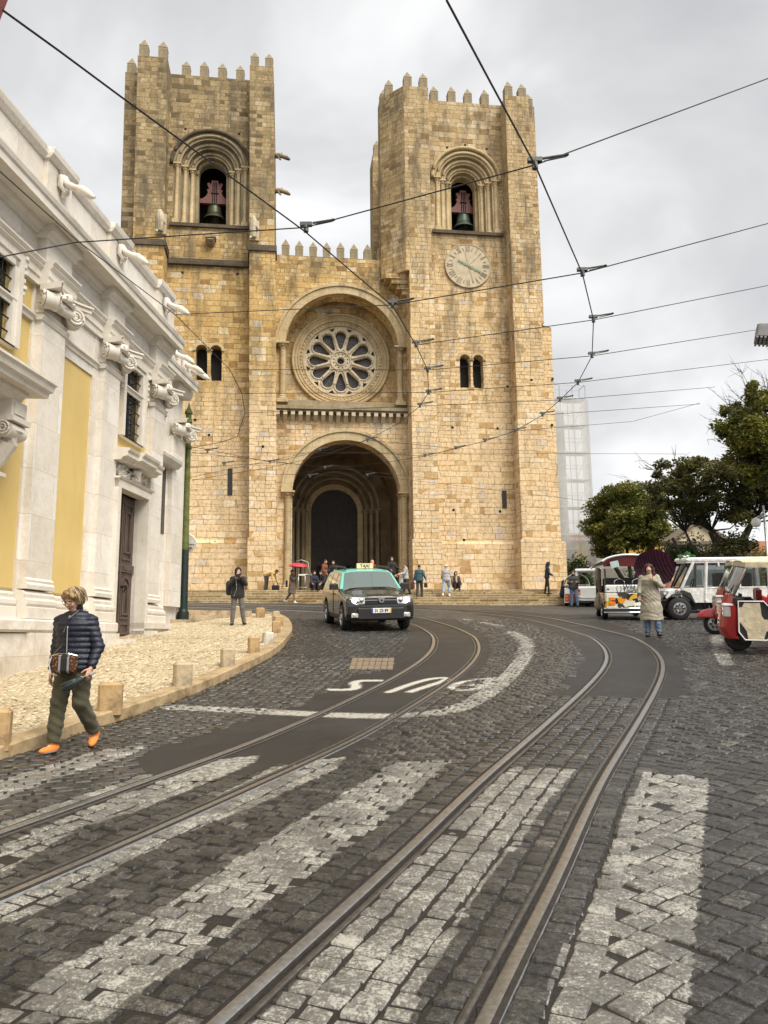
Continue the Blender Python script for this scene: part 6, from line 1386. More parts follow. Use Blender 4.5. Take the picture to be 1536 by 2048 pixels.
b=MB(); quadplate(b,[(-.62,-1.35,.95),(.62,-1.35,.95),(.6,-1.25,1.65),(-.6,-1.25,1.65)]); b.build('windscreen',M_CLEAR,WT)
for s in (-.3,.25): b=MB(); b.tube([(s-.16,1.42,1.10),(s-.14,1.40,1.24),(s,1.40,1.30),(s+.14,1.40,1.24),(s+.16,1.42,1.10)],.022,7); b.build('seat_hoop',M_CHR,WT,smooth=True)
# ---- white tuk-tuk with ribbed clear canopy behind it
cg=gnd(1163,1213); T2=frame_obj('canopied_tuk_tuk',(cg[0]+.15,cg[1]+1.4,float(gz(cg[0],cg[1]+1.4))),R(-14),'white tuk-tuk with ribbed clear canopy and red rear panel beside the steps','tuk-tuk'); T2.scale=(.86,.86,.9)
b=MB(); b.rbox((0,0,.5),(.72,1.4,.22),Matrix.Identity(4),.08); b.rbox((0,-1.42,.85),(.70,.05,.16),Matrix.Identity(4),.04); b.build('body',M_WHT,T2)
b=MB(); b.rbox((0,-1.45,.48),(.66,.03,.20),Matrix.Identity(4),.03); q=b.build('rear_panel',plain('red_patterned_panel',(.36,.05,.04),.5,0,.5,9),T2)
b=MB(); b.rbox((0,-1.44,1.0),(.62,.02,.17),Matrix.Identity(4),.03); b.build('rear_window',plain('cloudy_plastic_window',(.20,.20,.20),.25,0,.3,5),T2)
for s in (-1,1): b=MB(); b.lathe((s*.58,-1.48,.55),[(0,-.02),(.07,-.01),(.07,.03)],12,'y'); b.lathe((s*.58,-1.48,.38),[(0,-.02),(.06,-.01),(.06,.03)],12,'y'); b.build('tail_lamp',M_AMB if s<0 else M_REDL,T2); wheel(T2,s*.62,-.95,.26,.16); wheel(T2,s*.6,1.05,.26,.16)
b=MB(); b.tube([(-.72,-1.52,.22),(.72,-1.52,.22)],.04,8); b.build('bumper',M_CHR,T2)
b=MB()
for k in range(6):
    y=-1.42+.57*k; b.tube([(.72*math.cos(t),y,1.15+.62*math.sin(t)) for t in np.linspace(0,math.pi,12)],.022,6)
for t in np.linspace(.25,math.pi-.25,5): b.tube([(.72*math.cos(t),-1.42,1.15+.62*math.sin(t)),(.72*math.cos(t),1.43,1.15+.62*math.sin(t))],.016,6)
b.tube([(-.72,-1.42,1.15),(.72,-1.42,1.15)],.03,6); b.build('canopy_frame',M_WHT,T2,smooth=True)
b=MB(); vs=[(.70*math.cos(t),y,1.15+.60*math.sin(t)) for y in (-1.42,1.43) for t in np.linspace(0,math.pi,12)]; b.add(vs,[[i,i+1,i+13,i+12] for i in range(11)]); b.build('canopy_sheet',M_CLEAR,T2,smooth=True)
# ---- white column of another parked tuk-tuk between the two
cg=gnd(1186,1214); T3=frame_obj('white_minibus',(cg[0]+.35,cg[1]+1.9,float(gz(cg[0],cg[1]+1.9))),R(-15),'small white open-sided minibus with red and amber tail lamps, squeezed between the two tuk-tuks','minibus')
b=MB(); b.rbox((0,0,.62),(.62,1.6,.36),Matrix.Identity(4),.08); b.rbox((0,0,1.78),(.64,1.6,.06),Matrix.Identity(4),.05)
for s in (-1,1):
    for y in (-1.5,0,1.5): b.rbox((s*.57,y,1.36),(.05,.06,.40),Matrix.Identity(4),.02)
b.build('body',M_WHT,T3)
for s in (-1,1): b=MB(); b.rbox((s*.5,-1.62,.78),(.09,.02,.05),Matrix.Identity(4),.01); b.build('tail_lamp',M_REDL,T3); b=MB(); b.rbox((s*.5,-1.62,.64),(.09,.02,.05),Matrix.Identity(4),.01); b.build('indicator',M_AMB,T3); wheel(T3,s*.55,-1.1,.27,.16); wheel(T3,s*.55,1.1,.27,.16)
b=MB(); b.tube([(-.62,-1.68,.42),(.62,-1.68,.42)],.035,8); b.tube([(-.62,-1.68,.30),(.62,-1.68,.30)],.03,8); b.build('bumper',M_CHR,T3)
# ---- white off-road style vehicle in profile, facing left
cg=gnd(1364,1240); J=frame_obj('white_safari_van',(cg[0]+1.25,cg[1]+.55,float(gz(cg[0]+.6,cg[1]+.55))),R(-99),'white vinyl-sided off-road tour van with a big front wheel, parked broadside','van')
b=MB(); sd=[(-1.62,.72),(-1.45,.92),(-1.12,1.02),(2.3,1.02),(2.3,.55),(-.72,.55),(-.85,.86),(-1.1,.95),(-1.4,.86),(-1.55,.66)]
for s in (-1,1): b.prism(sd,(s*.70,s*.74),lambda y,z,d:(d,y,z))
b.rbox((0,.75,.62),(.69,1.5,.07),Matrix.Identity(4),.03); b.rbox((0,-1.33,.86),(.52,.24,.13),Matrix.Identity(4),.08); b.build('body',M_WCANV,J)
b=MB(); b.rbox((0,.65,1.92),(.74,1.66,.055),Matrix.Identity(4),.05); b.rbox((0,.65,1.84),(.72,1.6,.04),Matrix.Identity(4),.02); b.build('roof',M_WCANV,J)
def bar(b,p,q,w,mi=None): b.tube([p,q],w,8,mi=mi)
b=MB()
for s in (-1,1):
    bar(b,(s*.72,-1.12,1.0),(s*.71,-.72,1.84),.045); bar(b,(s*.725,-.42,.6),(s*.725,-.34,1.84),.05); bar(b,(s*.725,.62,1.0),(s*.725,.62,1.84),.05); bar(b,(s*.725,1.5,1.0),(s*.725,1.5,1.84),.05); bar(b,(s*.725,2.28,.7),(s*.725,2.25,1.84),.05); bar(b,(s*.735,-.4,1.02),(s*.735,2.28,1.02),.02)
    for y in (.0,.32,.68,1.0,1.8): b.box(s*.73-.01,s*.73+.01,y,y+.05,1.68,1.80)
bar(b,(-.71,-.74,1.82),(.71,-.74,1.82),.045); b.build('roof_frame',M_WCANV,J,smooth=40)
for s in (-1,1):
    for q in ([(-1.02,1.05),(-.46,1.05),(-.40,1.80),(-.68,1.80)],[(-.36,1.05),(.56,1.05),(.56,1.78),(-.28,1.78)],[(.68,1.05),(1.44,1.05),(1.44,1.78),(.68,1.78)],[(1.56,1.05),(2.22,1.05),(2.2,1.78),(1.56,1.78)]):
        b=MB(); P=[(s*.715,y,z) for y,z in q]; quadplate(b,P,.004); b.build('plastic_window',M_CLEAR,J)
b=MB(); quadplate(b,[(-.66,-1.10,1.05),(.66,-1.10,1.05),(.66,-.72,1.80),(-.66,-.72,1.80)],.006); b.build('windscreen',M_CGL2,J)
b=MB(); b.tube([(-.66,-1.16,1.02),(-.66,-.8,1.84),(.66,-.8,1.84),(.66,-1.16,1.02)],.025,6); b.build('windscreen_frame',M_PLAST,J)
for s in (-1,1):
    wheel(J,s*.70,-1.22,.36,.26,rim=M_CHR,holes=8,rr=.55); wheel(J,s*.70,1.85,.36,.26,rim=M_CHR,holes=8,rr=.55)
    b=MB(); P=[(s*.72,-1.22+.47*math.cos(t),.36+.45*math.sin(t)) for t in np.linspace(.1,2.6,9)]; 
    for a,c in zip(P[:-1],P[1:]): b.add([(a[0]-.15*s,a[1],a[2]),(a[0]+.12*s,a[1],a[2]),(c[0]+.12*s,c[1],c[2]),(c[0]-.15*s,c[1],c[2]),(a[0]-.15*s,a[1],a[2]+.03),(a[0]+.12*s,a[1],a[2]+.03),(c[0]+.12*s,c[1],c[2]+.03),(c[0]-.15*s,c[1],c[2]+.03)],[[0,1,2,3],[4,5,6,7],[0,1,5,4],[2,3,7,6],[1,2,6,5],[3,0,4,7]])
    b.build('wheel_arch',M_PLAST,J)
    b=MB(); b.lathe((s*.50,-1.62,.80),[(0,-.03),(.09,-.02),(.10,.06)],14,'y'); b.lathe((s*.755,-1.28,.90),[(.03,0),(.055,0),(.055,s*.01),(.03,s*.01)],14,'x'); b.build('headlight',M_CHR,J,smooth=40)
    b=MB(); b.tube([(s*.75,-.7,.30),(s*.75,1.5,.30)],.04,8); b.tube([(s*.70,-.3,.30),(s*.6,-.3,.55)],.03,6); b.build('side_step',M_PLAST,J)
b=MB(); b.rbox((0,-1.62,.55),(.62,.07,.09),Matrix.Identity(4),.03); b.rbox((0,-1.0,.45),(.5,.6,.12),Matrix.Identity(4),.04); b.rbox((0,1.0,.42),(.5,1.2,.10),Matrix.Identity(4),.04); b.build('chassis',M_PLAST,J)
for y in (-.05,.75,1.6): b=MB(); b.rbox((0,y,.80),(.58,.22,.10),Matrix.Identity(4),.05); b.rbox((0,y+.24,1.16),(.58,.06,.32),Matrix.Identity(4),.05); b.build('seat',M_SEAT,J)
b=MB(); b.tube([(-.38+.17*math.cos(t),-.55+.05*math.sin(t),1.12+.16*math.sin(t)) for t in np.linspace(0,6.3,16)],.018,6); b.build('steering_wheel',M_PLAST,J)
Cg=np.array([(rng.uniform(-.6,.6),-.78+rng.normal(0,.05),1.97+rng.normal(0,.05)) for _ in range(26)]); G_=leafcloud('leaf_garland',Cg,np.full(26,.11),1500,.04,mat_leaf('garland_leaf',[(.012,.07,.010),(.03,.16,.02),(.07,.27,.05),(.40,.42,.38)]),J,tone0=.45)
b=MB()
for k in range(9): b.lathe((.72+rng.normal(0,.03) if k<5 else rng.uniform(-.6,.6),-.86+rng.normal(0,.05),1.97+rng.normal(0,.05)),[(0,-.045),(.04,-.02),(.045,.02),(0,.045)],7)
b.build('white_flowers',M_WHT,J,smooth=True)
# ---- the two red three-wheelers at the right edge (front wheel, rounded nose, cream cut-out door panel)
def auto(cx,lab,dim,heading,door=True):
    wy=-.78 if door else -1.10
    A=frame_obj('red_three_wheeler',cx,heading,lab,'three-wheeler','red three-wheelers at the right edge'); v=Vol((-.75,-1.6,.12),(.75,1.7,1.2),.026)
    def f(X,Y,Z):
        nose=np.interp(Z,[.15,.45,.8,1.2],[-1.02,-1.14,-1.1,-.94]); hw=np.interp(Y,[-1.2,-1.0,-.5,0],[.30,.42,.60,.64])
        d=np.maximum(np.abs(X)-hw,nose+.9*np.clip(np.abs(X)-.1,0,1)**2-Y); d=np.maximum(d,Y-1.55); d=np.maximum(d,Z-np.interp(Y,[-.9,-.75,.85,1.0],[1.12,1.08,.72,.98])); return np.maximum(d,.26-Z)*.85
    v.fn(f,'u'); v.box((0,.0,.80),(.55,.78,.46),.04,0,'s'); v.box((0,-.50,.76),(1,.36,.50),.10,.0,'s'); v.box((0,.42,.86),(1,.42,.40),.14,.0,'s'); v.cap((0,wy,.24),(0,wy-.02,.24),.30,.30,0,'s')
    for s in (-1,1): v.cap((s*.45,1.05,.24),(s*1,1.05,.24),.30,.30,0,'s')
    v.build('body',[M_RED],A)
    v=Vol((-.3,-1.6,.3),(.3,-.6,.9),.022); v.ell((0,-1.16,.36),(.17,.36,.26)); v.fn(lambda X,Y,Z:Z-.40+.25*(Y+1.16),'s') if False else v.box((0,-1.1,.22),(.4,.6,.17),0.01,0,'s')
    if not door: v.build('front_mudguard',[M_RED],A)
    W_=wheel(A,.01,wy,.25,.13,rim=M_RIM if not door else M_RIMD,holes=6); 
    for s in (-1,1): wheel(A,s*.58,1.05,.25,.14,rim=M_RIMD)
    b=MB(); b.tube([(-.03,wy,.25),(-.10,wy+.02,.5)],.03,6); b.tube([(.10,wy,.25),(.12,wy+.08,.55)],.03,6); b.build('fork',M_PLAST,A)
    for s in (-1,1):
        b=MB(); b.rbox((s*.36,-1.02,.80),(.09,.075,.105),Matrix.Identity(4),.035); q=b.build('headlight',M_CLENS,A); b=MB(); b.rbox((s*.36,-1.0,.92),(.10,.10,.02),Matrix.Identity(4),.02); b.build('headlight_hood',M_WHT,q)
        b=MB(); b.tube([(s*.50,-.92,1.08),(s*.55,-.66,1.66),(s*.56,-.46,1.72),(s*.58,1.35,1.70)],.026,8); b.tube([(s*.62,.62,.7),(s*.60,.62,1.70)],.018,6); b.build('roof_post',M_PLAST if s<0 else M_CHR,A,smooth=True)
    b=MB(); quadplate(b,[(-.47,-.93,1.10),(.47,-.93,1.10),(.50,-.69,1.64),(-.50,-.69,1.64)],.006); b.build('windscreen',M_CLEAR,A)
    b=MB(); b.tube([(.1,-.95,1.12),(.3,-.78,1.4)],.009,5); b.build('wiper',M_PLAST,A)
    b=MB(); vs=[];fs=[]
    for y in np.linspace(-.74,1.5,9):
        for x in np.linspace(-.64,.64,9): vs.append((x,y,1.70+.12*(1-(x/.66)**4)*(1-.5*((y-.4)/1.1)**4)-.02*(abs(x)>.6)))
    for i in range(8):
        for j in range(8): fs.append([i*9+j,i*9+j+1,(i+1)*9+j+1,(i+1)*9+j])
    b.add(vs,fs); b.add([(x,y,z-.03) for x,y,z in vs],fs); b.build('canvas_roof',M_CANV,A,smooth=True)
    b=MB()
    for s in (-1,1): b.rbox((s*.63,.39,1.685),(.018,1.12,.055),Matrix.Identity(4),.012)
    b.rbox((0,-.72,1.69),(.62,.02,.05),Matrix.Identity(4),.015); b.build('roof_valance',M_CANV,A)
    b=MB(); b.box(-.56,.56,.42,.46,.62,1.30); b.box(-.56,-.42,.42,.46,1.30,1.66); b.box(.42,.56,.42,.46,1.30,1.66); b.box(-.42,.42,.42,.46,1.58,1.66); b.build('partition',M_PLAST,A)
    b=MB(); b.rbox((0,-.82,1.0),(.48,.10,.06),Matrix.Identity(4),.03); b.rbox((.2,-.75,1.08),(.12,.02,.04),Matrix.Identity(4),.01); b.build('dashboard',M_PLAST,A)
    b=MB(); b.rbox((0,-.35,.55),(.3,.2,.10),Matrix.Identity(4),.05); b.rbox((0,-.14,.86),(.3,.05,.25),Matrix.Identity(4),.04); b.build('driver_seat',cloth('brown_seat_leather',(.30,.19,.10),.5),A)
    b=MB(); b.rbox((0,.95,.60),(.52,.24,.10),Matrix.Identity(4),.05); b.rbox((0,1.2,.95),(.52,.06,.30),Matrix.Identity(4),.05); b.build('rear_seat',M_CANV,A)
    if door:
        for s in (-1,1):
            dy=lambda y:-.86+(y+.62)*.52
            o=[(dy(y),z) for y,z in [(-.62,.42),(-.42,.28),(.30,.28),(.46,.42),(.46,.86),(.22,1.00),(-.62,1.00)]]; b=MB(); b.prism(o,(s*.635,s*.65),lambda y,z,d:(d,y,z)); D_=b.build('door',M_PLAST,A)
            i_=[(dy(y),z) for y,z in [(-.60,.62),(-.60,.88),(-.50,.89),(-.42,.97),(.10,.97),(.14,.74),(.22,.66),(.42,.66),(.42,.46),(.28,.44),(.20,.30),(-.32,.30),(-.36,.44),(-.46,.52)]]; b=MB(); b.box(s*.66,s*.63,-.33,-.22,.28,1.15); b.build('door_post',M_RED,A); b=MB(); b.box(s*.64,s*.655,-.21,.9,.30,.66); b.build('rear_side_panel',M_CANV,A); b=MB(); b.prism(i_,(s*.651,s*.662),lambda y,z,d:(d,y,z)); b.build('canvas_panel',M_CANV,D_)
            b=MB(); P=[(s*.665,y,z) for y,z in o]; b.tube(P+[P[0]],.014,6); b.build('piping',M_WHT,D_)
    return A
cg=gnd(1458,1303); auto((cg[0]+1.01,cg[1]-.05,float(gz(cg[0]+1.01,cg[1]-.05))),'nearer red three-wheeler with cream canvas roof and door panel, at the right edge',1,R(-106))
cg=gnd(1443,1270); auto((cg[0]+1.05,cg[1]+.02,float(gz(cg[0]+1.05,cg[1]+.02))),'farther red three-wheeler, mostly hidden behind the nearer one',1,R(-108),False)
# ---- pale van far behind
cg=atd(1352,1170,31.5); V_=frame_obj('silver_van',(cg[0]+1.0,31.5,float(gz(cg[0],31.5))),R(-80),'pale silver van parked behind the white safari van','van')
b=MB(); b.prism([(-2.0,.3),(-2.1,.75),(-1.55,1.0),(-.95,1.75),(-.6,1.85),(2.0,1.85),(2.1,.3)],(-.85,.85),lambda y,z,d:(d,y,z)); b.build('body',plain('silver_paint',(.50,.52,.53),.3,.3,.05,coat=.6),V_)
for s in (-1,1):
    for q in ([(-1.35,1.08),(-.5,1.08),(-.5,1.68),(-.9,1.68)],[(-.4,1.08),(.6,1.08),(.6,1.68),(-.4,1.68)],[(.7,1.08),(1.9,1.08),(1.85,1.68),(.7,1.68)]): b=MB(); quadplate(b,[(s*.86,y,z) for y,z in q],.01); b.build('side_window',M_WS,V_)
    wheel(V_,s*.78,-1.35,.32,.2); wheel(V_,s*.78,1.35,.32,.2)
b=MB(); quadplate(b,[(-.75,-1.52,1.08),(.75,-1.52,1.08),(.72,-1.05,1.68),(-.72,-1.05,1.68)],.02); b.build('windscreen',M_WS,V_)
# ================================================================ PEOPLE
M_SKIN=[plain('skin_light',(.56,.33,.23),.5,0,.10,12),plain('skin_tan',(.42,.24,.15),.5,0,.10,12)]
M_LIP=plain('lips',(.40,.13,.11),.4,0,.05); M_EYE=plain('eye_dark',(.03,.02,.018),.25)
def rotm(rx=0,ry=0,rz=0): return np.array(Matrix.Rotation(R(rz),3,'Z')@Matrix.Rotation(R(ry),3,'Y')@Matrix.Rotation(R(rx),3,'X'))
HAIR={}
def hairmat(name,cols):
    if name in HAIR: return HAIR[name]
    t=NT(name); c=t.coord(); n=t.noise(18,t.mapping(c,(1.6,1.6,.35)),5,.6); t.p(Base_Color=t.ramp(n,[(.3,cols[0]),(.5,cols[1]),(.68,cols[2])]),Roughness=.5,Specular_IOR_Level=.4); t.bump(n,.8,.02); HAIR[name]=t.m; return t.m
def quilt(name,col,row=.062):
    if name in MATS: return MATS[name]
    t=NT(name); c=t.coord(); n=t.noise(14,c,5,.65); k=t.noise(60,c,3)
    t.p(Base_Color=t.ramp(n,[(.3,tuple(q*.7 for q in col)),(.7,tuple(q*1.3 for q in col))]),Roughness=.5,Specular_IOR_Level=.5); t.bump(t.math('ADD',n,t.math('MULTIPLY',k,.2)),.6,.02); MATS[name]=t.m; return t.m
def person(loc,heading,H,label,top,legs,shoes,hair,pose,h=.010,skin=0,group=None,bag=None):
    """top=(kind,material,girth) legs=(material,width[,cut]) shoes=material hair=(kind,material); the pose holds joint angles or points, metres for a 1.70 m figure facing -y"""
    S=H/1.7; E=empty('person',loc,heading,label,'person',group); E.scale=(S,S,S); P=pose; sk=M_SKIN[skin]
    L_=rotm(P.get('lean',0),P.get('side',0),P.get('twist',0)) if True else None
    pel=np.array(P.get('pelvis',(0,0,.93)),float); up=lambda v: pel+L_@np.array(v,float)
    waist,chest,neck=up((0,0,.15)),up((0,-.01,.36)),up((0,.01,.50)); g=top[2]
    Rh=rotm(0,0,P.get('twist',0)+P.get('hyaw',0))@rotm(P.get('hpitch',0)+P.get('lean',0)*P.get('hfollow',.4))
    hc=up((0,-.01,.565))+Rh@np.array((0,-.015,.085)); HD=lambda v:hc+Rh@np.array(v,float); MT=Rh.T
    J={}
    for s,k in ((-1,'R'),(1,'L')):
        sh=up((s*.165*(.85+.15*g),.0,P.get('shz',.44))); J[k+'s']=sh; a=P.get('arm'+k,(5,8,15)); w=L_ if not P.get('armworld') else np.eye(3)
        if len(a)==3:
            f,o,b=a; d=lambda ang,ou: w@np.array((s*math.sin(R(ou)),-math.sin(R(ang))*math.cos(R(ou)),-math.cos(R(ang))*math.cos(R(ou))))
            J[k+'e']=sh+d(f,o)*.285; J[k+'w']=J[k+'e']+d(f+b,o-P.get('inw'+k,0))*.245
        else: J[k+'e'],J[k+'w']=np.array(a[0],float),np.array(a[1],float)
        hp=pel+np.array((s*.085,0,-.02)); l=P.get('leg'+k,(0,0,3))
        if len(l)==3:
            f,b,o=l; d=lambda ang: np.array((s*math.sin(R(o)),-math.sin(R(ang))*math.cos(R(o)),-math.cos(R(ang))*math.cos(R(o))))
            J[k+'k']=hp+d(f)*.42; J[k+'a']=J[k+'k']+d(f-b)*.42
        else: J[k+'k'],J[k+'a']=np.array(l[0],float),np.array(l[1],float)
        J[k+'h']=hp
    allp=np.array([hc+(0,0,.2),hc-(.15,.15,0),hc+(.15,.15,0)]+[v for v in J.values()]); lo=allp.min(0)-.22; hi=allp.max(0)+.20; lo[2]=min(lo[2],J['La'][2]-.12,J['Ra'][2]-.12)
    V=lambda: Vol(lo,hi,h)
    # ---- one continuous body
    v=V(); v.ell(HD((0,.012,.025)),(.072,.090,.085),.02,M=MT); v.ell(HD((0,-.018,-.045)),(.056,.068,.070),.03,M=MT); v.ell(HD((0,-.05,-.088)),(.026,.024,.022),.025,M=MT)
    v.cap(HD((0,-.078,.012)),HD((0,-.103,-.028)),.009,.015,.014); v.ell(HD((0,-.086,-.062)),(.024,.012,.011),.008,M=MT)
    for s in (-1,1): v.ell(HD((s*.073,.015,-.012)),(.012,.020,.032),.008,M=MT); v.ell(HD((s*.030,-.088,.010)),(.019,.014,.011),.006,'s',M=MT) if h<.009 else None; v.ell(HD((s*.030,-.070,.010)),(.017,.015,.013),.004,M=MT); v.ell(HD((s*.032,-.072,-.03)),(.026,.02,.026),.02,M=MT)
    v.cap(HD((0,.03,-.06)),neck-np.array((0,0,.04)),.052,.058,.03); v.chain([neck-np.array((0,0,.03)),chest,waist,pel],[.07,.11,.10,.11],.05)
    for k,s in (('R',-1),('L',1)):
        v.chain([neck-np.array((0,0,.06)),J[k+'s'],J[k+'e'],J[k+'w']],[.06,.045,.034,.023],.03); v.chain([pel,J[k+'h'],J[k+'k'],J[k+'a']],[.08,.070,.046,.034],.03); fdd=np.array(P.get('foot'+k,(s*.12,-1,0)),float); fdd/=np.linalg.norm(fdd); dnn=np.array((0,0,-1.)); dnn-=fdd*(dnn@fdd); dnn/=np.linalg.norm(dnn); v.cap(J[k+'a'],J[k+'a']+fdd*.09+dnn*.046,.030,.018,.02)
        d=J[k+'w']-J[k+'e']; d/=np.linalg.norm(d); n=np.array(P.get('palm'+k,(-s,0,0)),float); n-=d*(n@d); n/=np.linalg.norm(n)+1e-9; sd=np.cross(d,n); cu=P.get('curl'+k,35); fr=max(.0088,h*.85)
        if sd@np.array((0,-1,.3))<0: sd=-sd       # thumb side: forward / up
        w0=J[k+'w']; pm=w0+d*.055; M3=np.array([sd,d,n]); v.ell(pm,(.040,.052,.017),.012,M=M3)
        for i in range(4):
            o=sd*(.030-.020*i); L1=(.040,.045,.042,.034)[i]; a1,a2=R(cu),R(cu*1.9); p0=w0+d*.098+o; p1=p0+(d*math.cos(a1)+n*math.sin(a1))*L1; p2=p1+(d*math.cos(a2)+n*math.sin(a2))*L1*.8
            v.cap(pm+o*.9,p0,fr*1.15,fr*1.05,.006); v.cap(p0,p1,fr*1.05,fr*.95,.003); v.cap(p1,p2,fr*.95,fr*.8,.003)
        t0=w0+d*.03+sd*.036; t1=t0+(d*.6+sd*.65+n*.35)*.042; t2=t1+(d*.8+sd*.15+n*.6)*.032; v.cap(w0+d*.02+sd*.015,t0,fr*1.4,fr*1.3,.01); v.cap(t0,t1,fr*1.2,fr,.004); v.cap(t1,t2,fr,fr*.85,.003)
    def face(C):
        q=(C-hc)@Rh; x,y,z=q.T; m=np.zeros(len(C),int); fr_=y<-.045
        m[fr_&(np.abs(z+.062)<.0095)&(np.abs(x)<.024)&(y<-.07)]=1
        m[fr_&(np.abs(z-.010)<.0075)&(np.abs(np.abs(x)-.031)<.0135)]=2; m[fr_&(np.abs(z-.033)<.0045)&(np.abs(np.abs(x)-.032)<.020)]=2
        return m
    v.build('body',[sk,M_LIP,M_EYE],E,face)
    # ---- trousers
    lm,lw=legs[0],legs[1]; cut=legs[2] if len(legs)>2 else 1.
    v=V(); v.ell(pel+np.array((0,.01,.02)),(.155*lw,.115*lw,.13),.04)
    for k,s in (('R',-1),('L',1)):
        a=J[k+'a']; kn=J[k+'k']; a2=kn+(a-kn)*cut*.97
        v.chain([pel+np.array((s*.05,0,.02)),J[k+'h'],kn],[.10*lw,.098*lw,.074*lw],.035); v.chain([kn,kn*.45+a2*.55,a2],[.072*lw,.068*lw,.060*lw],.02); v.ell(kn+np.array((0,-.02,.01)),(.06*lw,.06*lw,.07),.03)
        dd=(a2-kn)/np.linalg.norm(a2-kn); v.fn(lambda X,Y,Z:np.where(((X-a2[0])**2+(Y-a2[1])**2+(Z-a2[2])**2)<.16**2,-((X-a2[0])*dd[0]+(Y-a2[1])*dd[1]+(Z-a2[2])*dd[2])+.0,9.),'s')
        c0=P.get('crease',.004); v.fn(lambda X,Y,Z:9.+0*X,'u')
    if h<.009: v.d+= (.0035*np.sin(70*v.ax[2][None,None,:]+8*np.sin(9*v.ax[0])[:,None,None]+5*np.sin(11*v.ax[1])[None,:,None])).astype(np.float32)*(np.abs(v.d)<.1)
    v.build('trousers',[lm],E)
    # ---- shoes
    if shoes is not None:
        for k,s in (('R',-1),('L',1)):
            v=Vol(J[k+'a']-np.array((.2,.3,.2)),J[k+'a']+np.array((.2,.3,.2)),min(h,.008)); a=J[k+'a']; fd=np.array(P.get('foot'+k,(s*.12,-1,0)),float); fd/=np.linalg.norm(fd); dn=np.array((0,0,-1.)); dn-=fd*(dn@fd); dn/=np.linalg.norm(dn); sd=np.cross(fd,dn); M3=np.array([sd,fd,dn])
            v.ell(a-fd*.015+dn*.035,(.042,.062,.045),.02,M=M3); v.ell(a+fd*.065+dn*.048,(.047,.098,.037),.03,M=M3); v.cap(a-np.array((0,0,-.035)),a+dn*.03,.044,.044,.02)
            v.fn(lambda X,Y,Z:-(.082-((X-a[0])*dn[0]+(Y-a[1])*dn[1]+(Z-a[2])*dn[2])),'s') if False else None
            v.fn(lambda X,Y,Z:.078-((X-a[0])*dn[0]+(Y-a[1])*dn[1]+(Z-a[2])*dn[2]),'s')
            sm=shoes if isinstance(shoes,(list,tuple)) else [shoes,shoes]
            def sole(C): return ((((C-a)@dn)>.060)).astype(int)
            v.build('shoe',list(sm),E,sole)
    # ---- upper garment
    kind,tm=top[0],top[1]; v=V(); hem=pel+np.array((0,.0,P.get('hem',-.10 if kind!='coat' else -.48)))
    v.chain([neck-np.array((0,0,.05)),chest],[.085,.135*g],.05,sq=(.82,1.12,1)); v.chain([chest,waist,pel-np.array((0,0,.02))],[.135*g,.130*g,.145*g],.05,sq=(.80,1.12,1))
    if kind=='coat': v.chain([pel,(pel+hem)/2,hem],[.15*g,.165*g,.19*g],.06,sq=(.80,1.1,1)); 
    else: v.cap(pel-np.array((0,0,.02)),hem,.148*g,.15*g,.05,sq=(.82,1.12,1))
    ga=.6+.4*g; wc=P.get('cuff',.95)
    for k,s in (('R',-1),('L',1)):
        w2=J[k+'e']+(J[k+'w']-J[k+'e'])*wc
        v.chain([neck-np.array((0,0,.07)),J[k+'s'],J[k+'e'],w2],[.066,.064*ga,.055*ga,.043*ga],.03)
        d=w2-J[k+'e']; d/=np.linalg.norm(d); v.fn(lambda X,Y,Z:np.where(((X-w2[0])**2+(Y-w2[1])**2+(Z-w2[2])**2)<.10**2,-((X-w2[0])*d[0]+(Y-w2[1])*d[1]+(Z-w2[2])*d[2]),9.),'s')
    hz=hem[2]; hx=np.hypot
    v.fn(lambda X,Y,Z:np.where((hx(X-hem[0],Y-hem[1])<.34)&(Z<hz+.02)&(Z>hz-.24),hz*1.0-(hz-Z)*0-hz+(Z-hz),9.),'s') if P.get('cuthem',True) else None
    col=np.array(neck); v.cap(col-np.array((0,0,.02)),HD((0,.015,-.085)),.074,.066,.02) if P.get('collar',True) else None
    if kind=='puffer':
        X,Y,Z=v.ax; amp=.010*np.abs(np.sin(math.pi*Z/.058+.0))[None,None,:]; v.d=(v.d-(amp-.006)*(np.abs(v.d)<.2)).astype(np.float32)
    elif h<.012:
        X,Y,Z=np.meshgrid(*v.ax,indexing='ij',sparse=True); v.d=(v.d+.005*np.sin(26*X+9*np.sin(7*Z)+5*Y)*np.sin(14*Z+6*np.sin(8*X))*(np.abs(v.d)<.15)).astype(np.float32)
    v.build({'coat':'coat','puffer':'jacket','jacket':'jacket','hoodie':'hoodie','shirt':'shirt'}[kind],[tm],E)
    # ---- hair, hood or hat
    hk,hm=hair; v=V()
    if hk=='hood':
        v.ell(HD((0,.025,.02)),(.105,.118,.125),.02,M=MT); v.chain([HD((0,.05,-.05)),neck+np.array((0,.03,.0))],[.095,.085],.04); v.ell(HD((0,-.10,-.018)),(.066,.09,.092),.012,'s',M=MT); nm='hood'
    elif hk=='short':
        v.ell(HD((0,.022,.040)),(.083,.096,.086),.01,M=MT); v.ell(HD((0,.055,-.02)),(.07,.05,.06),.02,M=MT); v.ell(HD((0,-.085,-.035)),(.085,.075,.085),.01,'s',M=MT); nm='hair'
    elif hk=='bob':
        v.ell(HD((0,.022,.040)),(.088,.102,.086),.01,M=MT)
        for s in (-1,1): v.chain([HD((s*.035,-.040,.095)),HD((s*.072,-.035,.05)),HD((s*.080,.0,-.03)),HD((s*.070,.035,-.070))],[.026,.028,.030,.016],.02)
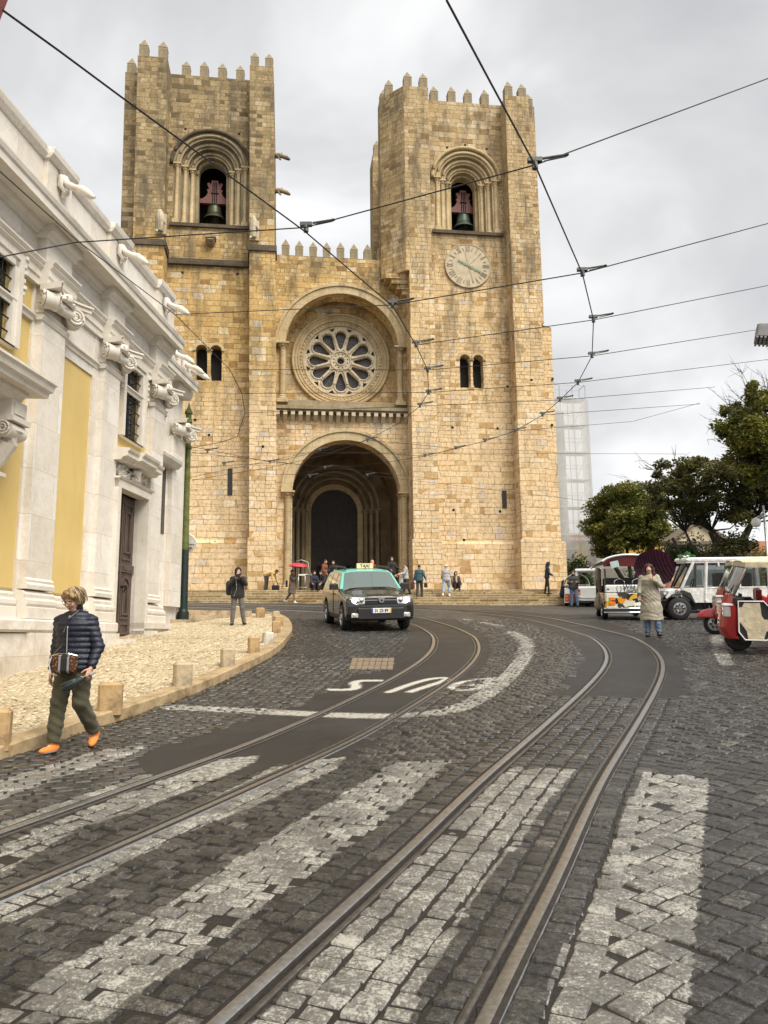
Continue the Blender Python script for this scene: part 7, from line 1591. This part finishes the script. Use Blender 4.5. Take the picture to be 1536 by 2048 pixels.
        v.chain([HD((.02,-.070,.092)),HD((.066,-.066,.055))],[.020,.018],.02); v.chain([HD((0,.07,.03)),HD((0,.085,-.05)),HD((0,.07,-.09))],[.06,.055,.03],.03); v.ell(HD((0,-.105,-.03)),(.058,.07,.078),.01,'s',M=MT); nm='hair'
    elif hk=='long':
        v.ell(HD((0,.022,.038)),(.092,.102,.090),.01,M=MT)
        for s in (-1,1): v.chain([HD((s*.06,-.02,.06)),HD((s*.092,.01,-.03)),HD((s*.105,.0,-.13)),HD((s*.10,-.02,-.22))],[.035,.042,.042,.022],.03)
        v.chain([HD((0,.07,.02)),HD((0,.09,-.12)),HD((0,.08,-.24))],[.06,.065,.03],.03); v.ell(HD((0,-.10,-.03)),(.060,.07,.085),.01,'s',M=MT); nm='hair'
    elif hk=='bun':
        v.ell(HD((0,.025,.040)),(.085,.098,.086),.01,M=MT); v.ell(HD((0,.10,.06)),(.04,.04,.04),.02,M=MT); v.ell(HD((0,-.085,-.035)),(.085,.075,.085),.01,'s',M=MT); nm='hair'
    elif hk=='hat':
        v.ell(HD((0,.01,.055)),(.09,.10,.075),.01,M=MT); v.ell(HD((0,-.0,.03)),(.105,.125,.014),.015,M=MT); v.ell(HD((0,-.06,-.05)),(.09,.08,.075),.005,'s',M=MT); nm='hat'
    elif hk=='scarf':
        v.ell(HD((0,.018,.02)),(.092,.108,.108),.02,M=MT); v.chain([HD((0,.02,-.07)),neck],[.085,.09],.03); v.ell(HD((0,-.10,-.012)),(.055,.08,.075),.01,'s',M=MT); nm='headscarf'
    if P.get('cap'): v.ell(HD((0,-.11,.055)),(.065,.06,.012),.01,M=MT)
    v.build(nm,[hm],E)
    if P.get('beard'): v=V(); v.ell(HD((0,-.045,-.075)),(.058,.055,.05),.01,M=MT); v.ell(HD((0,-.09,-.045)),(.03,.03,.018),.005,'s',M=MT); v.build('beard',[hm],E)
    E['_']=0; del E['_']
    return E,dict(J=J,hc=hc,HD=HD,pel=pel,neck=neck,chest=chest,up=up,S=S)
def pw(E,S,p):
    """a point of a figure in world coordinates"""
    M=Matrix.Translation(E.location)@Matrix.Rotation(E.rotation_euler.z,4,'Z')@Matrix.Scale(S,4); return np.array(M@Vector([float(q) for q in p]))
HR_D=hairmat('dark_hair',((.012,.009,.008),(.03,.02,.015),(.05,.035,.025))); HR_R=hairmat('wine_red_hair',((.02,.006,.007),(.05,.012,.014),(.09,.025,.025)))
HR_B=hairmat('streaked_blonde_hair',((.10,.055,.022),(.30,.19,.085),(.55,.42,.24))); HR_A=hairmat('auburn_hair',((.05,.018,.010),(.10,.035,.02),(.15,.06,.03)))
NAVYQ=quilt('navy_quilted_nylon',(.008,.012,.028)); OLIVE=cloth('olive_cotton',(.062,.056,.028)); BLACKC=cloth('black_cloth',(.012,.012,.013)); GREYL=cloth('grey_leggings',(.125,.115,.105)); DENIM=cloth('blue_denim',(.09,.15,.24)); DDEN=cloth('dark_denim',(.03,.045,.08)); NAVY=cloth('navy_cloth',(.012,.017,.040)); TEAL=cloth('teal_jacket_cloth',(.035,.085,.105)); BROWNC=cloth('brown_wool',(.125,.088,.060)); LIGHTG=cloth('light_grey_cloth',(.44,.42,.40)); YELC=cloth('mustard_cloth',(.55,.38,.15)); REDC=cloth('red_cloth',(.48,.03,.03)); PINKC=cloth('peach_cloth',(.70,.36,.24)); KHAKI=cloth('khaki_raincoat',(.33,.30,.225),.5,40); MAROON=cloth('dark_maroon_cloth',(.085,.02,.02)); ORANGE=cloth('orange_mesh_shoe',(.85,.24,.035),.7,120); WHITES=cloth('white_sole',(.72,.70,.66)); CHARC=cloth('charcoal_cloth',(.045,.042,.042)); RUST=cloth('rust_cloth',(.20,.055,.022)); GREENC=cloth('green_cloth',(.01,.10,.06)); LBLUE=cloth('pale_blue_denim',(.30,.40,.48)); LEATH=plain('black_leather',(.014,.013,.013),.45,0,.2,12,.3)
def place(px,py,off): return gnd(px,py,off)
def facing(x,y,extra=0): return math.atan2(-x,y)*1.0+R(extra)   # turned to the camera
# 1 woman in the foreground, stepping off the kerb
c=gnd(140,1502,0.0); hd=R(-8)
E1,q1=person((c[0],c[1],c[2]+.005),hd,1.64,'woman with blonde bob in navy puffer jacket, olive trousers and bright orange trainers','puffer' and ('puffer',NAVYQ,1.16),(OLIVE,1.12),[ORANGE,WHITES],('bob',HR_B),
  dict(pelvis=(0,0,.925),shz=.405,lean=3,twist=2,hyaw=-14,hpitch=24,hfollow=.2,legR=(11,6,3),legL=(4,44,3),armR=(-6,10,8),armL=(4,20,26),inwL=24,footR=(-.35,-1,-.05),footL=(.15,-.75,-.66),curlR=30,curlL=62,palmR=(1,.2,0),palmL=(-1,.1,-.2),hem=-.10,cuff=.96),h=.0065)
b=MB(); HD=q1['HD']
for s in (-1,1): b.tube([HD((s*.034+.026*math.cos(t),-.104+.012*abs(math.cos(t))*(1 if s*math.cos(t)>0 else 0),.004+.021*math.sin(t))) for t in np.linspace(0,2*math.pi,17)],.0028,6); b.tube([HD((s*.060,-.096,.012)),HD((s*.080,.0,.012))],.0025,5)
b.tube([HD((-.010,-.108,.010)),HD((.010,-.108,.010))],.0025,5); b.build('glasses',plain('spectacle_frame',(.05,.035,.03),.3),E1)
b=MB(); b.tube([q1['up']((-.005,-.160,z)) for z in (.03,.15,.25,.34)]+[q1['up']((-.005,-.12,.47))],.006,6); b.tube([q1['up']((-.005,-.128,.455)),q1['up']((-.005,-.135,.43))],.010,6); b.build('zip',M_CHR,E1)
def strands(E,HD,n,mats,seed=1):
    """loose locks laid over the bob, parted at the side"""
    rs=np.random.default_rng(seed); bs=[MB(),MB(),MB()]
    for i in range(n):
        a=rs.uniform(-.35,1)*math.pi*(1 if i%2 else -1); a=a*.86; r=1.0+rs.uniform(-.02,.07); L=rs.uniform(.85,1.3); P=[]
        for t in np.linspace(0,1,7):
            ph=t*L*2.0; x=.030+(math.sin(a)*.098-.030*(1-math.sin(min(ph,1.57))))*math.sin(min(ph,1.75))*r; y=.018-math.cos(a)*.108*math.sin(min(ph,1.75))*r*(.86 if math.cos(a)>.5 else 1); z=.030+.100*math.cos(ph)*r
            P.append(HD((x+rs.normal(0,.0025),y+rs.normal(0,.0025),z)))
        if math.cos(a)>.62: P=P[:4]
        k=len(P); bs[rs.integers(3)].tube(P,[.004*(1-.7*j/(k-1)) for j in range(k)],5)
    for b,m in zip(bs,mats): b.build('hair_locks',m,E,smooth=True)
strands(E1,q1['HD'],260,[plain('hair_lock_brown',(.13,.075,.035),.5,0,.2,9),plain('hair_lock_gold',(.34,.23,.11),.45,0,.2,9),plain('hair_lock_pale',(.58,.45,.27),.45,0,.2,9)])
# shoulder bag (hangs from her, a thing of its own)
bc=q1['up']((.03,-.262,-.02)); W1=lambda p:pw(E1,q1['S'],p)
BG=empty('shoulder_bag',W1(bc),hd+R(8),'small crossbody bag with orange leopard flowers and black stripe, hung on the blonde woman','bag')
def mat_bag():
    t=NT('leopard_flower_fabric'); c=t.coord(); v=t.t.nodes.new('ShaderNodeTexVoronoi'); v.inputs['Scale'].default_value=34; t.t.links.new(t.vadd(c,t.mix(.96,t.noise(30,c,3,out='Color'),(.5,.5,.5))),v.inputs['Vector']); x=t.xyz(c)[0]
    col=t.ramp(v.outputs['Distance'],[(.0,(.50,.17,.03)),(.30,(.36,.10,.02)),(.38,(.025,.012,.008)),(.8,(.05,.025,.012))])
    ax=t.math('ABSOLUTE',t.math('SUBTRACT',x,.005)); st=t.ramp(t.math('MULTIPLY',ax,10.),[(.0,1.),(.32,1.),(.325,0.)],True); s2=t.ramp(t.math('MULTIPLY',ax,10.),[(0,0.),(.32,1.),(.52,0.)],True)
    col=t.mix(st,col,(.012,.012,.012)); col=t.mix(s2,col,(.26,.24,.26)); t.p(Base_Color=col,Roughness=.6); return t.m
v=Vol((-.2,-.12,-.2),(.2,.12,.2),.006); v.box((0,0,0),(.12,.042,.092),.04); v.build('pouch',[mat_bag()],BG)
b=MB(); b.tube([(-.13,-.03,.08),(-.05,-.05,.102),(.05,-.05,.102),(.13,-.03,.08)],.006,6); b.tube([(-.135,0,.07),(-.15,-.01,.0),(-.13,-.01,-.09),(-.06,-.02,-.11)],.007,6); b.build('edge_trim',M_CHR,BG)
b=MB(); Mi=(Matrix.Translation(BG.location)@Matrix.Rotation(BG.rotation_euler.z,4,'Z')).inverted(); TL=lambda p:np.array(Mi@Vector([float(x) for x in W1(p)]))
b.tube([(-.13,0,.08),TL(q1['up']((-.035,-.205,.16))),TL(q1['up']((-.03,-.195,.30))),TL(q1['up']((.00,-.145,.44))),TL(q1['up']((.06,-.06,.52))),TL(q1['up']((.10,.06,.50)))],.011,6); b.build('strap',LEATH,BG)
# folded umbrella in her left hand
w=q1['J']['Lw']; d=(w-q1['J']['Le']); d/=np.linalg.norm(d); hp=w+d*.085
U1=empty('folded_umbrella',W1(hp),hd,'folded dark grey-green pocket umbrella held in the blonde woman\'s hand','umbrella')
b=MB(); ax=Vector((-.80,-.25,-.42)).normalized(); Q=[Vector((0,0,0))+ax*t for t in (-.05,.03,.09,.15,.21,.26,.29)]; b.tube(Q,[.012,.018,.034,.042,.046,.036,.012],10)
for i in range(7): a=i*.9; o=Vector((math.cos(a)*.03,math.sin(a)*.03,math.sin(a*1.7)*.02)); b.tube([Q[2]+o*.6,Q[3]+o,Q[4]+o*1.2,Q[5]+o*1.1],[.012,.016,.017,.010],6)
b.build('canopy',cloth('wet_grey_green_nylon',(.022,.034,.034),.4),U1,smooth=True); b=MB(); b.tube([Vector((0,0,0))-ax*.08,Vector((0,0,0))+ax*.02],.014,8); b.build('grip',LIGHTG,U1)
# 2 woman photographing on the pavement corner
c=gnd(474,1250,.13); H2=1.53
E2,q2=person((c[0],c[1],c[2]),R(8),H2,'woman in a dark hooded jacket and grey leggings, raising a camera on the pavement corner',('hoodie',BLACKC,1.08),(GREYL,.98),LEATH,('hood',BLACKC),
  dict(pelvis=(0,0,.93),twist=14,legR=(2,0,4),legL=(4,4,8),armR=((-.24,-.10,1.17),(-.055,-.22,1.37)),armL=((.24,-.12,1.20),(.07,-.24,1.42)),palmR=(.6,-.2,.6),palmL=(-.6,-.2,.6),curlR=55,curlL=60,hpitch=4,footR=(-.1,-1,0),footL=(.5,-1,0),hem=-.14),h=.009)
W2=lambda p:pw(E2,q2['S'],p)
CM=empty('camera',W2((.01,-.30,1.445)),R(8),'small black camera held up by the woman on the pavement corner','camera'); b=MB(); b.rbox((0,0,0),(.065,.03,.042),Matrix.Identity(4),.012); b.build('camera_body',M_PLAST,CM); b=MB(); b.lathe((0,-.06,-.002),[(0,-.01),(.03,-.012),(.034,.0),(.034,.035)],14,'y'); b.build('lens',M_PLAST,CM,smooth=40)
b=MB(); Mi2=Matrix.Translation(-Vector(CM.location)) ; b.tube([(-.06,0,.03),(-.05,.08,-.12),(-.03,.10,-.35),(-.10,.10,-.55)],.006,5); b.build('strap',LIGHTG,CM)
BP=empty('backpack',W2((-.21,.17,1.10)),R(8),'black rucksack slung behind the photographing woman','bag'); v=Vol((-.22,-.2,-.3),(.22,.2,.3),.012); v.box((0,0,0),(.13,.09,.20),.07); v.box((0,.09,-.06),(.09,.04,.10),.03,.02); v.build('sack',[LEATH],BP); b=MB(); b.tube([(.06,-.07,.16),(.10,-.16,.24),(.16,-.30,.20),(.17,-.33,.02),(.10,-.12,-.14)],.014,6); b.build('strap',LEATH,BP)
# 3 woman in the khaki raincoat with the purple umbrella
c=gnd(1306,1273,0); E3,q3=person((c[0],c[1],c[2]),R(-18),1.68,'woman with wine-red hair in a long khaki raincoat and jeans, standing in the road',('coat',KHAKI,1.12),(DENIM,1.02),LEATH,('long',HR_R),
  dict(pelvis=(0,0,.93),legR=(3,2,1.5),legL=(10,6,3.5),armR=(10,14,28),inwR=12,armL=((.25,-.10,1.16),(.08,-.24,1.30)),palmL=(-.5,.5,.2),curlL=55,curlR=60,hpitch=2,hem=-.56,footR=(-.1,-1,0),footL=(.3,-1,0)),h=.0085)
W3=lambda p:pw(E3,q3['S'],p)
b=MB()
for k,s in (('R',-1),):
    w=q3['J'][k+'w']; e=q3['J'][k+'e']; d=(w-e)/np.linalg.norm(w-e); b.tube([w-d*.10,w-d*.03],.056,14)
b.build('cuff',CHARC,E3,smooth=40)
def umbrella(loc,axis,Rr,hgt,ribs,mat,lab,shaft=1.0,grip=None):
    """open umbrella: loc is the top of the shaft, axis points from the grip to the top"""
    U=empty('umbrella',loc,0,lab,'umbrella'); ax=Vector(axis).normalized(); Q=ax.to_track_quat('Z','Y').to_matrix().to_4x4()
    vs=[];fs=[]; n=ribs*4; m=8
    for i in range(m+1):
        t=i/m; r=Rr*math.sin(t*1.45)/math.sin(1.45); z=-hgt*(1-math.cos(t*1.45))/(1-math.cos(1.45))
        for k in range(n):
            a=2*math.pi*k/n; ph=(k%4)/4; sc=1-.055*t*t*math.sin(math.pi*ph); vs.append(Q@Vector((r*sc*math.cos(a),r*sc*math.sin(a),z+.05*t*t*math.sin(math.pi*ph)*hgt*1.3)))
    for i in range(m):
        for k in range(n): fs.append([i*n+k,i*n+(k+1)%n,(i+1)*n+(k+1)%n,(i+1)*n+k])
    b=MB(); b.add(vs,fs); b.build('canopy',mat,U,smooth=True,fix=False)
    b=MB()
    for k in range(ribs):
        a=2*math.pi*k/ribs; P=[]
        for i in range(7): t=i/6; r=Rr*math.sin(t*1.45)/math.sin(1.45); z=-hgt*(1-math.cos(t*1.45))/(1-math.cos(1.45)); P.append(Q@Vector((r*math.cos(a),r*math.sin(a),z-.012)))
        b.tube(P,.004,4); b.tube([Q@Vector((0,0,-hgt*1.3)),P[3]],.004,4)
    b.build('ribs',M_PLAST,U)
    b=MB(); b.tube([Q@Vector((0,0,.06)),Q@Vector((0,0,-shaft))],.008,6); b.build('shaft',M_PLAST,U)
    b=MB(); b.tube([Q@Vector((0,0,-shaft+.10)),Q@Vector((0,0,-shaft-.03))],.015,8); b.build('grip',M_PLAST,U); return U
def striped(name,a,b_,n):
    t=NT(name); c=t.coord(); s=t.xyz(c); w=t.math('SINE',t.math('MULTIPLY',t.math('ADD',s[0],t.math('MULTIPLY',s[2],.45)),n)); t.p(Base_Color=t.mix(t.ramp(w,[(.72,0.),(.80,1.)]),a,b_),Roughness=.55); tr=t.n('BsdfTranslucent',{'Color':(.08,.02,.045,1)}); m=t.n('MixShader',{0:.15,1:t.b.outputs[0],2:tr}); t.t.links.new(m,t.out.inputs[0]); return t.m
hand=q3['J']['Lw']; hw=W3(hand+np.array((-.02,-.06,.03))); topu=W3((.16,.50,1.68))
axu=topu-hw; umbrella(topu+axu/np.linalg.norm(axu)*.06,axu,.48,.21,8,striped('striped_plum_nylon',(.05,.012,.032),(.17,.085,.115),95.),'plum-purple umbrella with fine stripes, held tilted back over the khaki raincoat woman',shaft=float(np.linalg.norm(axu)))
# 4 person in peach top beside the white van
c=gnd(1352,1226,0); person((c[0],c[1]+.3,float(gz(c[0],c[1]+.3))),R(-50),1.62,'person in a peach top half hidden behind the purple umbrella',('shirt',PINKC,1.25),(BLACKC,1.05),LEATH,('short',HR_D),dict(pelvis=(0,0,.93),armR=(20,10,50),armL=(25,12,60),cuff=.5),h=.012)
# ---- people on and around the cathedral steps
def fp(u,n,z): return facw(u,n,z)
def stepz(n):
    i=math.floor((n+4.3)/.46); i=max(0,min(NS-1,i)); return 3.05+.153*(i+1) if n>-4.3 else None
def onpx(px,n): u,_=fac(px,1180,n); z=stepz(n); return facw(u,n,z if z else float(gz(*facw(u,n,0)[:2])))
YD=math.degrees(YAW)
c=onpx(584,-4.75); c[2]=float(gz(c[0],c[1]))
E5,q5=person(c,R(78),1.66,'woman in a brown coat and white shoes walking under the red umbrella',('coat',BROWNC,1.12),(plain('bare_leg_tights',(.20,.11,.075),.6),.72),WHITES,('short',HR_A),dict(pelvis=(0,0,.92),legR=(16,6,2),legL=(-18,22,2),armR=((-.20,-.14,1.18),(-.08,-.26,1.36)),armL=(-12,10,20),palmR=(1,.2,0),curlR=60,hem=-.42,hfollow=.2),h=.011)
hw=pw(E5,q5['S'],q5['J']['Rw']+np.array((.02,-.05,.02))); tp=hw+np.array((.02,-.06,.62)); umbrella(tp,(.05,-.06,1),.50,.20,8,cloth('red_umbrella_nylon',(.50,.028,.05),.5),'red umbrella over the woman in the brown coat',shaft=.66)
b=empty('tote_bag',c+np.array((-.28,.12,.98)),0,'small dark bag on the back of the woman under the red umbrella','bag'); v=Vol((-.15,-.12,-.25),(.15,.12,.25),.015); v.box((0,0,0),(.05,.08,.17),.04); v.build('pouch',[LEATH],b)
c=onpx(536,-1.0); person(c,R(70),1.66,'man in a mustard jacket bending down by the left buttress',('jacket',YELC,1.1),(CHARC,1.0),LEATH,('short',HR_D),dict(pelvis=(0,.12,.90),lean=82,hfollow=.6,armworld=True,armR=(8,6,8),armL=(12,6,8),legR=(6,10,4),legL=(-2,4,4),hem=-.02,cuthem=False,collar=False),h=.012,skin=1)
cb=c+np.array((.42,-.10,.0)); b=empty('sports_bag',cb,0,'black bag on the step below the bending man','bag'); v=Vol((-.3,-.2,-.05),(.3,.2,.4),.015); v.box((0,0,.15),(.2,.12,.14),.07); v.build('sack',[LEATH],b); mb=MB(); mb.tube([(-.12,0,.26),(-.06,0,.40),(.06,0,.40),(.12,0,.26)],.014,6); mb.build('handle',LEATH,b)
# group in the doorway
sit=dict(pelvis=(0,.0,.30),legR=((-.12,-.40,.42),(-.14,-.42,.06)),legL=((.12,-.42,.42),(.12,-.45,.06)),armR=(35,8,40),armL=(38,8,45),lean=14,hem=-.06,cuthem=False)
c=onpx(626,-1.3); person(c,R(30),1.66,'person in a navy coat sitting at the left edge of the porch',('jacket',NAVY,1.15),(BLACKC,1.05),LEATH,('short',HR_D),sit,h=.013)
c=onpx(647,-.6); person(c,R(60),1.72,'person in a rust jacket standing in the dark porch doorway',('jacket',RUST,1.1),(BLACKC,1.0),LEATH,('short',HR_D),dict(pelvis=(0,0,.93),lean=10,armR=(20,8,40)),h=.013)
c=onpx(653,-1.25); person(c,R(-60),1.70,'person in black crouching over a bag in front of the porch',('jacket',BLACKC,1.2),(BLACKC,1.1),LEATH,('short',HR_D),dict(sit,pelvis=(0,0,.36),lean=30),h=.013)
c=onpx(667,-1.0); person(c,R(-20),1.62,'person in a black coat with a pale face standing beside the taxi roof',('coat',BLACKC,1.15),(BLACKC,1.0),LEATH,('short',HR_D),dict(pelvis=(0,0,.93),armR=(25,10,60),armL=(25,10,60)),h=.013)
c=onpx(702,4.2); c[2]=4.12; person(c,R(170),1.72,'person in green at the wicket of the great door',('jacket',GREENC,1.1),(BLACKC,1.0),LEATH,('short',HR_D),dict(pelvis=(0,0,.93)),h=.014)
c=onpx(745,-.9); person(c,R(-30),1.66,'person in a red jacket and orange headscarf behind the taxi sign',('jacket',REDC,1.12),(CHARC,1.0),LEATH,('scarf',PINKC),dict(pelvis=(0,0,.93),hyaw=-25),h=.011)
c=onpx(784,-1.3); person(c,R(25),1.80,'man in a black hooded sweatshirt and jeans at the right side of the porch',('hoodie',BLACKC,1.12),(DDEN,1.0),LEATH,('hood',BLACKC),dict(pelvis=(0,0,.93),hyaw=-20,armL=(30,12,50),armR=(15,14,50),inwR=20),h=.011)
c=onpx(770,-.7); person(c,R(70),1.60,'person in a dark jacket leaning forward behind the taxi roof',('jacket',CHARC,1.1),(BLACKC,1.0),LEATH,('short',HR_D),dict(pelvis=(0,0,.93),lean=38,armworld=True,armR=(30,6,20),armL=(30,6,20),hem=-.04,cuthem=False),h=.013)
c=onpx(812,-2.2); E9,q9=person(c,R(-75),1.68,'person in light grey with a folded grey coat on the steps behind the taxi mirror',('jacket',LIGHTG,1.1),(CHARC,1.0),LEATH,('short',HR_A),dict(pelvis=(0,0,.93),armR=(40,10,30),armL=(35,10,40),legR=(8,4,2),legL=(-8,10,2)),h=.012)
b=empty('folded_coat',c+np.array((-.28,-.1,.65)),0,'grey coat carried over the arm on the steps','coat'); v=Vol((-.25,-.2,-.4),(.25,.2,.6),.018); v.chain([(0,0,.45),(.02,0,.1),(.05,0,-.25)],[.05,.11,.12],.04,sq=(1,1.6,1)); v.build('cloth_folds',[LIGHTG],b)
c=onpx(839,-2.7); E10,q10=person(c,R(172),1.70,'person in a teal jacket climbing the steps, seen from behind',('jacket',TEAL,1.12),(CHARC,1.0),LEATH,('bun',HR_A),dict(pelvis=(0,0,.93),legR=(22,30,2),legL=(-4,6,2),armR=(-14,20,50),armL=(0,14,10)),h=.011)
for dx,lab in ((-.34,'brown carrier bag at the side of the person in teal'),(.33,'black handbag on the arm of the person in teal')):
    b=empty('handbag',c+np.array((dx,-.05,.62)),0,lab,'bag'); v=Vol((-.2,-.12,-.3),(.2,.12,.3),.015); v.box((0,0,0),(.09,.05,.19 if dx<0 else .12),.04); v.build('pouch',[MAROON if dx<0 else LEATH],b)
c=onpx(893,-2.7); person(c,R(158),1.72,'woman in pale hat, light grey top and pale blue trousers climbing the steps',('jacket',LIGHTG,1.12),(LBLUE,1.12,.72),WHITES,('hat',cloth('pale_hat',(.62,.58,.50))),dict(pelvis=(0,0,.93),legR=(24,34,2),legL=(-16,8,2),armL=(10,12,60),armR=(5,14,40),twist=10),h=.011)
c=onpx(912,-1.15); person(c,R(5),1.62,'person sitting at the top of the steps in dark jacket over pink shirt',('jacket',CHARC,1.22),(BLACKC,1.15),LEATH,('hood',CHARC),dict(sit,lean=2,armR=(16,12,30),armL=(16,12,30)),h=.011); b=MB(); b.rbox((0,-.178,.62),(.052,.02,.20),Matrix.Rotation(0,4,'X'),.02); o=b.build('shirt_front',PINKC,bpy.context.scene.objects[-1] if False else [q for q in COL.objects if q.get('label','').startswith('person sitting at the top of the steps')][0])
c=onpx(1095,-2.4); person(c,R(80),1.74,'slim figure in navy hooded top standing at the right end of the steps',('hoodie',NAVY,.98),(BLACKC,.82),LEATH,('hood',NAVY),dict(pelvis=(0,0,.93),lean=6,armR=(20,6,40),armL=(15,6,60),legR=(6,2,3),legL=(-8,2,3),hfollow=1,hpitch=12),h=.011)
c=onpx(1124,-3.1); person(c,R(75),1.60,'small figure in a dark navy hood sitting on the right end of the steps',('hoodie',NAVY,1.1),(BLACKC,1.0),LEATH,('hood',NAVY),dict(sit,lean=10),h=.012)
c=gnd(1149,1214,0); E16,_=person(c,R(-8),1.74,'bearded man in dark jacket and faded jeans before the clear-canopied tuk-tuk',('jacket',CHARC,1.2),(LBLUE if False else DENIM,1.0),LEATH,('short',HR_D),dict(pelvis=(0,0,.93),armR=(20,14,75),armL=(20,14,75),inwR=35,inwL=35,beard=True,hpitch=6,legL=(6,6,4)),h=.011,skin=1)
# rack of leaflets and a folding table beside the porch
c=onpx(610,-1.3); b=empty('leaflet_stand',c,YAW,'small metal stand with a curved rail by the left side of the porch','stand'); m=MB()
for x in (-.35,.0,.35): m.tube([(x,0,0),(x,0,.85)],.02,6)
m.tube([(-.5,0,1.55),(-.2,0,1.62),(.15,0,1.5),(.2,0,1.1),(.35,0,.85)],.016,6); m.tube([(-.35,0,.85),(.35,0,.85)],.02,6); m.tube([(-.35,0,.15),(.35,0,.15)],.02,6); m.build('frame',M_TUBE,b,smooth=True); m=MB(); m.box(-.33,.0,-.06,.06,.78,.84); m.build('tray',M_WHT,b)
